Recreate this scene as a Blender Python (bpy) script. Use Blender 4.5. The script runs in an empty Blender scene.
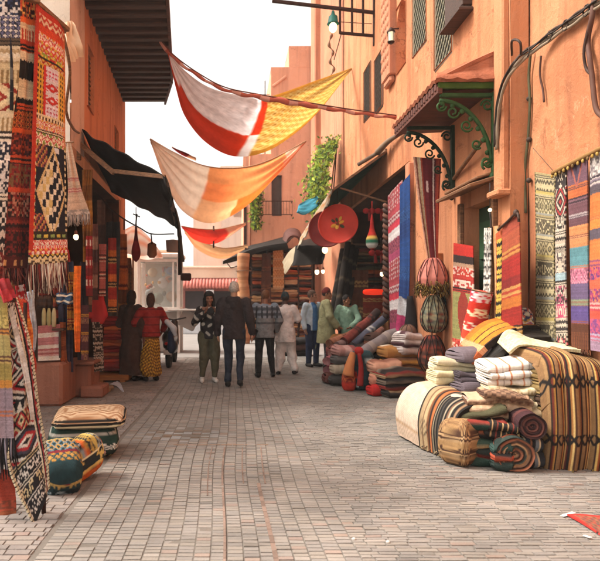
# A narrow market lane with textile shops, built object by object.
import bpy, math, random
import numpy as np
from mathutils import Vector, Matrix

SC = bpy.context.scene
COL = SC.collection
R = math.radians
FP, CXP, CYP, EYE = 600.0, 235.0, 300.0, 1.5


def S(h, k=1.0):
    h = h.lstrip('#')
    o = []
    for i in (0, 2, 4):
        c = int(h[i:i + 2], 16) / 255
        o.append((c / 12.92 if c <= .04045 else ((c + .055) / 1.055) ** 2.4) * k)
    return tuple(o)


def P(px, py, Y):
    return np.array(((px - CXP) / FP * Y, Y, EYE - (py - CYP) / FP * Y))


def PX(px, py, X):
    return P(px, py, FP * X / (px - CXP))


def A(*v):
    return np.array(v, float)


# ---------------------------------------------------------------- materials
MATS = {}


def nt(name):
    m = bpy.data.materials.new(name)
    m.use_nodes = True
    t = m.node_tree
    b = t.nodes['Principled BSDF']
    return m, t, b, (lambda ty: t.nodes.new(ty)), t.links.new


def ramp(n, t, stops):
    r = n('ShaderNodeValToRGB')
    e = r.color_ramp.elements
    while len(e) < len(stops):
        e.new(.5)
    for k, (p, c) in zip(e, stops):
        k.position = p
        k.color = tuple(c) + (1,) if len(c) == 3 else c
    return r


def mat(name, col=None, rough=.9, var=.12, vscale=6, bump=.0, bscale=80, weave=0, metal=0, trans=0, spec=.12, sheen=0, emit=None, alpha=None, bdist=.01):
    """Plain material: base colour (or the mesh's own woven colours), mottled by noise, with a fine bump."""
    if name in MATS:
        return MATS[name]
    m, t, b, n, l = nt(name)
    b.inputs['Roughness'].default_value = rough
    b.inputs['Metallic'].default_value = metal
    b.inputs['Specular IOR Level'].default_value = spec
    if sheen > 1:
        b.inputs['Sheen Weight'].default_value = sheen
        b.inputs['Sheen Roughness'].default_value = .5
    tc = n('ShaderNodeTexCoord')
    if col is None:
        src = n('ShaderNodeAttribute')
        src.attribute_name = 'Col'
        out = src.outputs['Color']
    else:
        src = n('ShaderNodeRGB')
        src.outputs[0].default_value = tuple(col) + (1,)
        out = src.outputs[0]
    if var:
        nz = n('ShaderNodeTexNoise')
        nz.inputs['Scale'].default_value = vscale
        nz.inputs['Detail'].default_value = 5
        l(tc.outputs['Object'], nz.inputs['Vector'])
        mr = n('ShaderNodeMapRange')
        mr.inputs[1].default_value = .3
        mr.inputs[2].default_value = .7
        mr.inputs[3].default_value = 1 - var
        mr.inputs[4].default_value = 1 + var
        l(nz.outputs['Fac'], mr.inputs[0])
        vm = n('ShaderNodeVectorMath')
        vm.operation = 'MULTIPLY'
        l(out, vm.inputs[0])
        l(mr.outputs[0], vm.inputs[1])
        out = vm.outputs[0]
    l(out, b.inputs['Base Color'])
    if bump:
        nb = n('ShaderNodeTexNoise')
        nb.inputs['Scale'].default_value = bscale
        nb.inputs['Detail'].default_value = 6
        l(tc.outputs['Object'], nb.inputs['Vector'])
        h = nb.outputs['Fac']
        if weave:
            w1 = n('ShaderNodeTexWave'); w1.bands_direction = 'Z'; w1.inputs['Scale'].default_value = weave
            w2 = n('ShaderNodeTexWave'); w2.bands_direction = 'X'; w2.inputs['Scale'].default_value = weave
            l(tc.outputs['Object'], w1.inputs['Vector'])
            l(tc.outputs['Object'], w2.inputs['Vector'])
            ma = n('ShaderNodeMath'); ma.operation = 'ADD'
            l(w1.outputs['Fac'], ma.inputs[0]); l(w2.outputs['Fac'], ma.inputs[1])
            mb = n('ShaderNodeMath'); mb.operation = 'MULTIPLY_ADD'; mb.inputs[1].default_value = .35
            l(ma.outputs[0], mb.inputs[0]); l(h, mb.inputs[2])
            h = mb.outputs[0]
        bp = n('ShaderNodeBump')
        bp.inputs['Strength'].default_value = min(1, bump)
        bp.inputs['Distance'].default_value = bdist
        l(h, bp.inputs['Height'])
        l(bp.outputs['Normal'], b.inputs['Normal'])
    if emit:
        b.inputs['Emission Color'].default_value = tuple(col) + (1,)
        b.inputs['Emission Strength'].default_value = emit
    if trans:
        tr = n('ShaderNodeBsdfTranslucent')
        l(out, tr.inputs['Color'])
        mx = n('ShaderNodeMixShader')
        mx.inputs[0].default_value = trans
        l(b.outputs[0], mx.inputs[1])
        l(tr.outputs[0], mx.inputs[2])
        l(mx.outputs[0], t.nodes['Material Output'].inputs['Surface'])
    MATS[name] = m
    return m


def plaster(name, c1, c2, c3, grain=.5, grime=.5):
    """Lime plaster: two broad tones, patches, rain streaks, hairline cracks, trowel bump."""
    if name in MATS:
        return MATS[name]
    m, t, b, n, l = nt(name)
    b.inputs['Roughness'].default_value = .92
    b.inputs['Specular IOR Level'].default_value = .08
    g = n('ShaderNodeNewGeometry')

    def noise(scale, vec=None, det=6, dist=0, rough=.55):
        z = n('ShaderNodeTexNoise')
        z.inputs['Scale'].default_value = scale
        z.inputs['Detail'].default_value = det
        z.inputs['Distortion'].default_value = dist
        z.inputs['Roughness'].default_value = rough
        l(vec or g.outputs['Position'], z.inputs['Vector'])
        return z.outputs['Fac']
    mp = n('ShaderNodeMapping')
    mp.inputs['Scale'].default_value = (2.4, 2.4, .22)
    l(g.outputs['Position'], mp.inputs['Vector'])

    def mix(fac, a, bb):
        x = n('ShaderNodeMix')
        x.data_type = 'RGBA'
        l(fac, x.inputs[0])
        for s, i in ((a, 6), (bb, 7)):
            if isinstance(s, tuple):
                x.inputs[i].default_value = s + (1,)
            else:
                l(s, x.inputs[i])
        return x.outputs[2]

    def rp(fac, lo, hi, k=1):
        r = n('ShaderNodeMapRange')
        r.inputs[1].default_value = lo
        r.inputs[2].default_value = hi
        r.inputs[4].default_value = k
        l(fac, r.inputs[0])
        return r.outputs[0]
    c = mix(rp(noise(.55, det=4, dist=.6), .36, .64), c1, c2)
    c = mix(rp(noise(1.5, mp.outputs[0], 5, .3), .48, .70, .6 * grime + .25), c, c3)
    c = mix(rp(noise(5.0, det=8, dist=1.2, rough=.7), .60, .72, .5), c, tuple(min(1, x * 1.28 + .02) for x in c1))
    c = mix(rp(noise(2.3, det=9, dist=.8, rough=.72), .60, .68, .55 * grime), c, tuple(x * .6 for x in c3))
    c = mix(rp(noise(1.15, det=12, dist=.4, rough=.78), .615, .63, .55 * grime), c, tuple(min(1, x * 1.22 + .05) for x in c2))
    c = mix(rp(noise(.9, det=12, dist=.9, rough=.8), .66, .67, .5 * grime), c, tuple(x * .8 + .03 for x in c3))
    vo = n('ShaderNodeTexVoronoi')
    vo.feature = 'DISTANCE_TO_EDGE'
    vo.inputs['Scale'].default_value = 1.1
    nzv = n('ShaderNodeTexNoise')
    nzv.inputs['Scale'].default_value = 3
    nzv.inputs['Detail'].default_value = 6
    l(g.outputs['Position'], nzv.inputs['Vector'])
    ad = n('ShaderNodeVectorMath')
    ad.operation = 'ADD'
    l(g.outputs['Position'], ad.inputs[0])
    l(nzv.outputs['Color'], ad.inputs[1])
    l(ad.outputs[0], vo.inputs['Vector'])
    crack = n('ShaderNodeMapRange')
    crack.inputs[1].default_value = .0
    crack.inputs[2].default_value = .012
    crack.inputs[3].default_value = .8 * grime
    crack.inputs[4].default_value = 0
    l(vo.outputs['Distance'], crack.inputs[0])
    cm = n('ShaderNodeMath')
    cm.operation = 'MULTIPLY'
    l(crack.outputs[0], cm.inputs[0])
    l(rp(noise(.8, det=3), .52, .62), cm.inputs[1])
    c = mix(cm.outputs[0], c, tuple(x * .4 for x in c3))
    l(c, b.inputs['Base Color'])
    s = n('ShaderNodeMath')
    s.operation = 'MULTIPLY_ADD'
    s.inputs[1].default_value = .35
    l(noise(30, det=8, rough=.7), s.inputs[0])
    l(noise(3.2, det=7, dist=.5, rough=.6), s.inputs[2])
    bp = n('ShaderNodeBump')
    bp.inputs['Strength'].default_value = grain
    bp.inputs['Distance'].default_value = .06
    l(s.outputs[0], bp.inputs['Height'])
    l(bp.outputs['Normal'], b.inputs['Normal'])
    MATS[name] = m
    return m


def wood(name, c1, c2, rough=.7, scale=(1, 14, 14)):
    if name in MATS:
        return MATS[name]
    m, t, b, n, l = nt(name)
    b.inputs['Roughness'].default_value = rough
    tc = n('ShaderNodeTexCoord')
    mp = n('ShaderNodeMapping')
    mp.inputs['Scale'].default_value = scale
    l(tc.outputs['Object'], mp.inputs['Vector'])
    z = n('ShaderNodeTexNoise')
    z.inputs['Scale'].default_value = 3
    z.inputs['Detail'].default_value = 8
    z.inputs['Distortion'].default_value = .8
    l(mp.outputs[0], z.inputs['Vector'])
    r = ramp(n, t, [(.3, c2), (.7, c1)])
    l(z.outputs['Fac'], r.inputs[0])
    l(r.outputs[0], b.inputs['Base Color'])
    bp = n('ShaderNodeBump')
    bp.inputs['Strength'].default_value = .5
    bp.inputs['Distance'].default_value = .01
    l(z.outputs['Fac'], bp.inputs['Height'])
    l(bp.outputs[0], b.inputs['Normal'])
    MATS[name] = m
    return m


# ---------------------------------------------------------------- geometry
class G:
    """Collects quads and triangles with one colour per face, then becomes ONE mesh."""

    def __init__(s):
        s.V, s.Q, s.T, s.cQ, s.cT, s.sQ, s.sT, s.n = [], [], [], [], [], [], [], 0

    def add(s, V, Q=None, T=None, col=(.5, .5, .5), colT=None, smooth=False):
        V = np.asarray(V, float).reshape(-1, 3)
        if Q is not None and len(Q):
            Q = np.asarray(Q, int).reshape(-1, 4)
            s.Q.append(Q + s.n)
            c = np.asarray(col, float)
            if c.ndim < 3 or c.shape[1:] != (4, 3):
                c = np.broadcast_to(c.reshape(-1, 3), (len(Q), 3))[:, None]
            s.cQ.append(np.broadcast_to(c, (len(Q), 4, 3)))
            s.sQ.append(np.full(len(Q), smooth))
        if T is not None and len(T):
            T = np.asarray(T, int).reshape(-1, 3)
            s.T.append(T + s.n)
            c = col if colT is None else colT
            c = np.asarray(c, float).reshape(-1, 3)
            if len(c) != len(T):
                c = c[:1]
            s.cT.append(np.broadcast_to(c, (len(T), 3)))
            s.sT.append(np.full(len(T), smooth))
        s.V.append(V)
        s.n += len(V)
        return s

    def box(s, c, size, bevel=.006, M=None, col=(.5, .5, .5)):
        """Box with chamfered edges, centre c, full size, M a 3x3 rotation."""
        h = np.asarray(size, float) / 2
        b = min(bevel, h.min() * .6)
        vs, idx = [], {}
        for sx in (-1, 1):
            for sy in (-1, 1):
                for sz in (-1, 1):
                    sg = np.array((sx, sy, sz))
                    for ax in range(3):
                        p = sg * (h - b)
                        p = p.astype(float)
                        p[ax] = sg[ax] * h[ax]
                        idx[(sx, sy, sz, ax)] = len(vs)
                        vs.append(p)
        Q, T = [], []
        for ax in range(3):
            o = [i for i in range(3) if i != ax]
            for sg in (-1, 1):
                q = []
                for a_, b_ in ((-1, -1), (1, -1), (1, 1), (-1, 1)):
                    k = [0, 0, 0]
                    k[ax] = sg; k[o[0]] = a_; k[o[1]] = b_
                    q.append(idx[(*k, ax)])
                Q.append(q)
            for a_ in (-1, 1):
                for b_ in (-1, 1):
                    k1 = [0, 0, 0]; k2 = [0, 0, 0]
                    k1[ax] = -1; k2[ax] = 1
                    for k in (k1, k2):
                        k[o[0]] = a_; k[o[1]] = b_
                    Q.append([idx[(*k1, o[0])], idx[(*k2, o[0])], idx[(*k2, o[1])], idx[(*k1, o[1])]])
        for sx in (-1, 1):
            for sy in (-1, 1):
                for sz in (-1, 1):
                    T.append([idx[(sx, sy, sz, a)] for a in range(3)])
        V = np.array(vs)
        if M is not None:
            V = V @ np.asarray(M).T
        return s.add(V + np.asarray(c), Q, T, col)

    def bar(s, p, q, w, h=None, bevel=.004, col=(.5, .5, .5), up=(0, 0, 1)):
        """Square bar from p to q."""
        p, q = np.asarray(p, float), np.asarray(q, float)
        d = q - p
        L = np.linalg.norm(d)
        x = d / L
        u = np.asarray(up, float)
        if abs(x @ u) > .95:
            u = A(0, 1, 0)
        y = np.cross(u, x); y /= np.linalg.norm(y)
        z = np.cross(x, y)
        return s.box((p + q) / 2, (L, w, h or w), bevel, np.stack([x, y, z], 1), col)

    def tube(s, path, r, n=8, col=(.5, .5, .5), caps=True, smooth=True):
        path = np.asarray(path, float)
        k = len(path)
        r = np.broadcast_to(np.asarray(r, float), (k,))
        tg = np.gradient(path, axis=0)
        tg /= np.linalg.norm(tg, axis=1)[:, None] + 1e-9
        u = A(0, 0, 1) if abs(tg[0][2]) < .9 else A(1, 0, 0)
        V = []
        an = np.linspace(0, 2 * np.pi, n, endpoint=False)
        for i in range(k):
            a = u - (u @ tg[i]) * tg[i]
            a /= np.linalg.norm(a) + 1e-9
            u = a
            b = np.cross(tg[i], a)
            V.append(path[i] + r[i] * (np.cos(an)[:, None] * a + np.sin(an)[:, None] * b))
        V = np.concatenate(V)
        Q = [[i * n + j, i * n + (j + 1) % n, (i + 1) * n + (j + 1) % n, (i + 1) * n + j] for i in range(k - 1) for j in range(n)]
        T = []
        if caps:
            V = np.concatenate([V, path[:1], path[-1:]])
            T = [[k * n, (j + 1) % n, j] for j in range(n)] + [[k * n + 1, (k - 1) * n + j, (k - 1) * n + (j + 1) % n] for j in range(n)]
        c = np.asarray(col, float)
        if c.ndim == 2:                         # one colour per ring
            cq = np.repeat(c[:k - 1], n, 0)
            return s.add(V, Q, T, cq, c[:1], smooth)
        return s.add(V, Q, T, col, None, smooth)

    def grid(s, pts, col=(.5, .5, .5), closed=False, smooth=True):
        pts = np.asarray(pts, float)
        nv, nu = pts.shape[:2]
        i, j = np.meshgrid(np.arange(nv - 1), np.arange(nu if closed else nu - 1), indexing='ij')
        j2 = (j + 1) % nu
        Q = np.stack([i * nu + j, i * nu + j2, (i + 1) * nu + j2, (i + 1) * nu + j], -1).reshape(-1, 4)
        col = np.asarray(col, float)
        if col.ndim == 3 and min(col.shape[:2]) >= 10:        # threads blend into each other: colours meet at the corners
            cv = np.concatenate([col[:, -1:], col, col[:, :1]] if closed else [col[:, :1], col, col[:, -1:]], 1)
            cv = np.concatenate([cv[:1], cv, cv[-1:]], 0)
            cv = (cv[:-1, :-1] + cv[1:, :-1] + cv[:-1, 1:] + cv[1:, 1:]) / 4
            if closed:
                cv = cv[:, :-1]
            cv = cv.reshape(-1, 3)
            return s.add(pts, Q, None, cv[Q], None, smooth)
        return s.add(pts, Q, None, col.reshape(-1, 3), None, smooth)

    def shell(s, pts, col, th, backcol=None):
        """A cloth: the sheet, its back face at thickness th, and the rim."""
        pts = np.asarray(pts, float)
        nv, nu = pts.shape[:2]
        du = np.gradient(pts, axis=1)
        dv = np.gradient(pts, axis=0)
        nn = np.cross(du, dv)
        nn /= np.linalg.norm(nn, axis=2)[..., None] + 1e-12
        f, b = pts + nn * th / 2, pts - nn * th / 2
        col = np.asarray(col, float)
        if col.ndim == 1:
            col = np.broadcast_to(col, (nv - 1, nu - 1, 3))
        s.grid(f, col)
        s.grid(b, col if backcol is None else np.broadcast_to(np.asarray(backcol), col.shape))
        for E, C in (((f[:, 0], b[:, 0]), col[:, 0]), ((f[:, -1], b[:, -1]), col[:, -1]), ((f[0], b[0]), col[0]), ((f[-1], b[-1]), col[-1])):
            s.grid(np.stack(E, 1), C.reshape(-1, 1, 3) if len(C) else C)
        return s

    def lathe(s, prof, c, n=20, col=(.5, .5, .5), axis=None):
        """prof: [(radius, height)], optional axis direction."""
        prof = np.asarray(prof, float)
        an = np.linspace(0, 2 * np.pi, n, endpoint=False)
        pts = np.zeros((len(prof), n, 3))
        pts[..., 0] = prof[:, :1] * np.cos(an)
        pts[..., 1] = prof[:, :1] * np.sin(an)
        pts[..., 2] = prof[:, 1:2]
        if axis is not None:
            z = np.asarray(axis, float); z = z / np.linalg.norm(z)
            x = np.cross(A(0, 1, .01), z); x /= np.linalg.norm(x)
            y = np.cross(z, x)
            pts = pts @ np.stack([x, y, z], 0)
        col = np.asarray(col, float)
        if col.ndim == 2:
            col = np.repeat(col[:, None], n, 1)
        return s.grid(pts + np.asarray(c), col, True)

    def ball(s, c, r, n=12, col=(.5, .5, .5)):
        r = np.broadcast_to(np.asarray(r, float), (3,))
        th = np.linspace(0.02, np.pi - .02, n)
        an = np.linspace(0, 2 * np.pi, n * 2, endpoint=False)
        pts = np.stack([np.sin(th)[:, None] * np.cos(an), np.sin(th)[:, None] * np.sin(an), np.cos(th)[:, None] * np.ones_like(an)], -1)
        return s.grid(pts * r + np.asarray(c), col, True)

    def mesh(s, name, off=None):
        V = np.concatenate(s.V)
        if off is not None:
            V = V - np.asarray(off)
        Q = np.concatenate(s.Q) if s.Q else np.zeros((0, 4), int)
        T = np.concatenate(s.T) if s.T else np.zeros((0, 3), int)
        cQ = np.concatenate(s.cQ) if s.cQ else np.zeros((0, 4, 3))
        cT = np.concatenate(s.cT) if s.cT else np.zeros((0, 3))
        sm = np.concatenate([*(s.sQ), *(s.sT)]) if (s.sQ or s.sT) else np.zeros(0, bool)
        corner = np.concatenate([cQ.reshape(-1, 3), np.repeat(cT, 3, 0)])
        return raw_mesh(name, V, Q, T, corner, sm)

    def base(s):
        V = np.concatenate(s.V)
        lo, hi = V.min(0), V.max(0)
        return A((lo[0] + hi[0]) / 2, (lo[1] + hi[1]) / 2, lo[2])


def raw_mesh(name, V, Q, T, corner, sm):
    me = bpy.data.meshes.new(name)
    nQ, nT = len(Q), len(T)
    me.vertices.add(len(V))
    me.vertices.foreach_set('co', np.ascontiguousarray(V, np.float32).ravel())
    loops = np.concatenate([Q.ravel(), T.ravel()]).astype(np.int32)
    me.loops.add(len(loops))
    me.loops.foreach_set('vertex_index', loops)
    me.polygons.add(nQ + nT)
    me.polygons.foreach_set('loop_start', np.concatenate([np.arange(nQ) * 4, nQ * 4 + np.arange(nT) * 3]).astype(np.int32))
    me.polygons.foreach_set('use_smooth', np.asarray(sm, bool))
    me.update(calc_edges=True)
    ca = me.color_attributes.new('Col', 'FLOAT_COLOR', 'CORNER')
    c4 = np.ones((len(loops), 4), np.float32)
    c4[:, :3] = np.clip(corner * .93 + .014, 0, 1)
    ca.data.foreach_set('color', c4.ravel())
    return me


WLOC = {}


def link(name, me, m, loc, parent=None):
    o = bpy.data.objects.new(name, me)
    COL.objects.link(o)
    if m is not None and me is not None:
        me.materials.append(m)
    if parent is not None:
        o.parent = parent
        o.location = Vector(np.asarray(loc) - WLOC[parent.name])
    else:
        o.location = Vector(loc)
    WLOC[o.name] = np.asarray(loc, float)
    return o


def tag(o, label=None, cat=None, group=None, kind=None):
    for k, v in (('label', label), ('category', cat), ('group', group), ('kind', kind)):
        if v:
            o[k] = v
    return o


def thing(name, loc, label, cat, group=None):
    """An Empty at the thing's base that carries its parts."""
    return tag(link(name, None, None, A(*loc)), label, cat, group)


def part(name, g, m, parent, label=None):
    loc = g.base()
    return tag(link(name, g.mesh(name, loc), m, loc, parent), label)


def single(name, g, m, label, cat, group=None):
    """A thing that is one mesh."""
    loc = g.base()
    return tag(link(name, g.mesh(name, loc), m, loc), label, cat, group)


def struct(name, g, m):
    loc = g.base()
    return tag(link(name, g.mesh(name, loc), m, loc), kind='structure')


# ---------------------------------------------------------------- curves, cloth
def spl(pts, n):
    """Catmull-Rom through pts, resampled to n points evenly by length."""
    p = np.asarray(pts, float)
    if len(p) == 2:
        t = np.linspace(0, 1, n)[:, None]
        return p[0] * (1 - t) + p[1] * t
    q = np.vstack([2 * p[0] - p[1], p, 2 * p[-1] - p[-2]])
    out = []
    for i in range(1, len(q) - 2):
        t = np.linspace(0, 1, 24, endpoint=False)[:, None]
        a, b, c, d = q[i - 1], q[i], q[i + 1], q[i + 2]
        out.append(.5 * (2 * b + (c - a) * t + (2 * a - 5 * b + 4 * c - d) * t * t + (3 * b - a - 3 * c + d) * t ** 3))
    out = np.vstack(out + [p[-1:]])
    L = np.concatenate([[0], np.cumsum(np.linalg.norm(np.diff(out, axis=0), axis=1))])
    s = np.linspace(0, L[-1], n)
    return np.stack([np.interp(s, L, out[:, k]) for k in range(3)], 1)


def pe(*pts):
    """An edge given as (px, py, depth) points."""
    return [P(*p) for p in pts]


def waves(U, V, seed, k=5, lo=1, hi=4, aniso=.35):
    rng = np.random.RandomState(seed)
    w = np.zeros_like(U)
    for _ in range(k):
        f = rng.uniform(lo, hi)
        w += np.sin(2 * np.pi * (f * U + rng.uniform(-aniso, aniso) * f * V) + rng.uniform(0, 6.3)) / k
    return w


def sheet(eA, eB, nv, nu, amp=.01, seed=0, lo=1, hi=4, flare=None, bulge=0):
    """Surface between two edges, both running top to bottom; folds of amplitude amp along its normal."""
    a, b = spl(eA, nv + 1), spl(eB, nv + 1)
    u = np.linspace(0, 1, nu + 1)
    pts = a[:, None] * (1 - u)[None, :, None] + b[:, None] * u[None, :, None]
    nn = np.cross(np.gradient(pts, axis=1), np.gradient(pts, axis=0))
    nn /= np.linalg.norm(nn, axis=2)[..., None] + 1e-9
    V, U = np.meshgrid(np.linspace(0, 1, nv + 1), u, indexing='ij')
    w = waves(U, V, seed, lo=lo, hi=hi) * amp
    if flare:
        w = w * (flare[0] + (flare[1] - flare[0]) * V)
    if bulge:
        w = w + bulge * np.sin(np.pi * U) * np.sin(np.pi * V)
    return pts + nn * w[..., None]


# ---------------------------------------------------------------- woven patterns
def motif(kind, n, nu, rng, k):
    U, V = np.meshgrid(np.arange(nu), np.arange(n))
    p = max(6, int(nu / rng.choice((3, 4, 5)))) if kind in ('dia', 'bigdia') else max(4, int(nu / rng.choice((6, 7, 8))))
    if kind == 'onedia':
        p = nu
    tri = np.abs((U % p) - (p - 1) / 2)
    if kind == 'sol':
        return np.zeros((n, nu), int)
    if kind == 'str':
        return (V * k * 2 // max(n, 1)) % k
    if kind == 'vstr':
        return (U // max(1, nu // 14)) % k
    if kind == 'zig':
        return ((tri + V) // max(2, n // (k + 1))).astype(int) % k
    if kind in ('dia', 'bigdia', 'onedia'):
        d = tri * (n / p) + np.abs(V - (n - 1) / 2)
        return (d // max(1.5, n / (2.2 * k))).astype(int) % k
    if kind == 'tri':
        return (V < tri * 2 * n / p).astype(int) % k
    if kind == 'dot':
        return (((U % p) < p * .55) & (V > n * .25) & (V < n * .75)).astype(int) * (1 + (U // p) % max(1, k - 1))
    if kind == 'chk':
        w = max(1, n // 4)
        return ((U // w) + (V // w)) % k
    if kind == 'comb':
        return (((U // 2) % 2 == 0) & (V > n * .3)).astype(int) % k
    if kind == 'scr':
        a = rng.rand((n + 1) // 2 + 1, (nu // 2 + 2) // 2 + 1)
        a = np.kron(a, np.ones((2, 2)))[:n, :(nu + 1) // 2]
        a = np.concatenate([a, a[:, ::-1]], 1)[:, :nu]
        return (a * k).astype(int) % k
    if kind == 'fl':
        a = np.sin(U * 2 * np.pi / p + rng.rand() * 6) + np.cos(V * 2 * np.pi / p) + .8 * (rng.rand(n, nu) - .5)
        return np.clip(((a + 2) / 4 * k).astype(int), 0, k - 1)
    return np.zeros((n, nu), int)


def bands(nv, nu, spec, seed=0, wear=.07, abrash=.07):
    """spec: (motif, relative height, colours...) from top to bottom. Returns one colour per woven cell."""
    rng = np.random.RandomState(seed)
    out = np.zeros((nv, nu, 3))
    tot = float(sum(s[1] for s in spec))
    e = 0
    for s in spec:
        a = int(round(e / tot * nv))
        e += s[1]
        b = int(round(e / tot * nv))
        if b <= a:
            continue
        cs = np.array([S(c) if isinstance(c, str) else c for c in s[2:]])
        m = motif(s[0], b - a, nu, rng, len(cs))
        out[a:b] = cs[m % len(cs)]
    out *= 1 + abrash * rng.randn(nv, 1, 1)
    out *= 1 + wear * rng.randn(nv, nu, 1)
    return np.clip(out, .002, 1)


def rndspec(pal, seed, n=14, kinds=('sol', 'zig', 'dia', 'tri', 'dot', 'scr', 'str', 'comb', 'chk')):
    rng = np.random.RandomState(seed)
    sp = []
    for i in range(n):
        k = kinds[rng.randint(len(kinds))]
        cs = [pal[j] for j in rng.permutation(len(pal))[:rng.randint(2, 4)]]
        sp.append((k, (rng.uniform(.3, .7) if k in ('sol', 'str') else rng.uniform(.8, 1.6)), *cs))
        sp.append(('str', .25, pal[rng.randint(len(pal))], pal[rng.randint(len(pal))]))
    return sp


def weave(p, k=2, seed=0, amp=.5):
    """Finer threads with the slightly wandering edges of hand weaving."""
    nv, nu = p.shape[0] * k, p.shape[1] * k
    rng = np.random.RandomState(seed + 77)
    I, J = np.meshgrid(np.arange(nv), np.arange(nu), indexing='ij')
    wi = sum(np.sin(I * rng.uniform(.02, .5) + J * rng.uniform(.05, .9) + rng.rand() * 6) for _ in range(4)) / 2 * amp
    wj = sum(np.sin(J * rng.uniform(.02, .5) + I * rng.uniform(.05, .9) + rng.rand() * 6) for _ in range(4)) / 2 * amp
    ii = np.clip(((I + wi + rng.uniform(-.6, .6, I.shape) * amp) / k).astype(int), 0, p.shape[0] - 1)
    jj = np.clip(((J + wj + rng.uniform(-.6, .6, I.shape) * amp) / k).astype(int), 0, p.shape[1] - 1)
    o = p[ii, jj] * (1 + .10 * rng.randn(nv, nu, 1)) * (1 + .06 * rng.randn(nv, 1, 1))
    fade = 1 + .10 * np.sin(I * 2.2 / nv * 3 + rng.rand() * 6) * np.sin(J / nu * 4 + rng.rand() * 6)
    return np.clip(o * fade[..., None], .002, 1)


def frame(c, w, col):
    """A woven border w cells wide down both sides."""
    c = c.copy()
    cs = np.array([S(x) for x in col])
    n = c.shape[0]
    idx = (np.arange(n) // 2) % len(cs)
    c[:, :w] = cs[idx][:, None]
    c[:, -w:] = cs[idx][:, None]
    return c


def fringe(g, pts, length, cols, seed=0, n=40, r=.004, sway=.02):
    """Hanging yarn tassels below an edge, part of the same mesh."""
    rng = np.random.RandomState(seed)
    e = spl(pts, n)
    for i in range(n):
        L = length * rng.uniform(.7, 1.1)
        p = e[i] + A(rng.randn() * .004, rng.randn() * .004, 0)
        dx, dy = rng.randn(2) * sway
        path = [p, p + A(dx * .3, dy * .3, -L * .45), p + A(dx, dy, -L)]
        c = cols[rng.randint(len(cols))]
        g.tube(path, [r, r * 1.15, r * .5], 5, S(c) if isinstance(c, str) else c)


# ---------------------------------------------------------------- folded, rolled, stuffed textiles
def rotz(a):
    c, s_ = math.cos(R(a)), math.sin(R(a))
    return np.array(((c, -s_, 0), (s_, c, 0), (0, 0, 1)))


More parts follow.
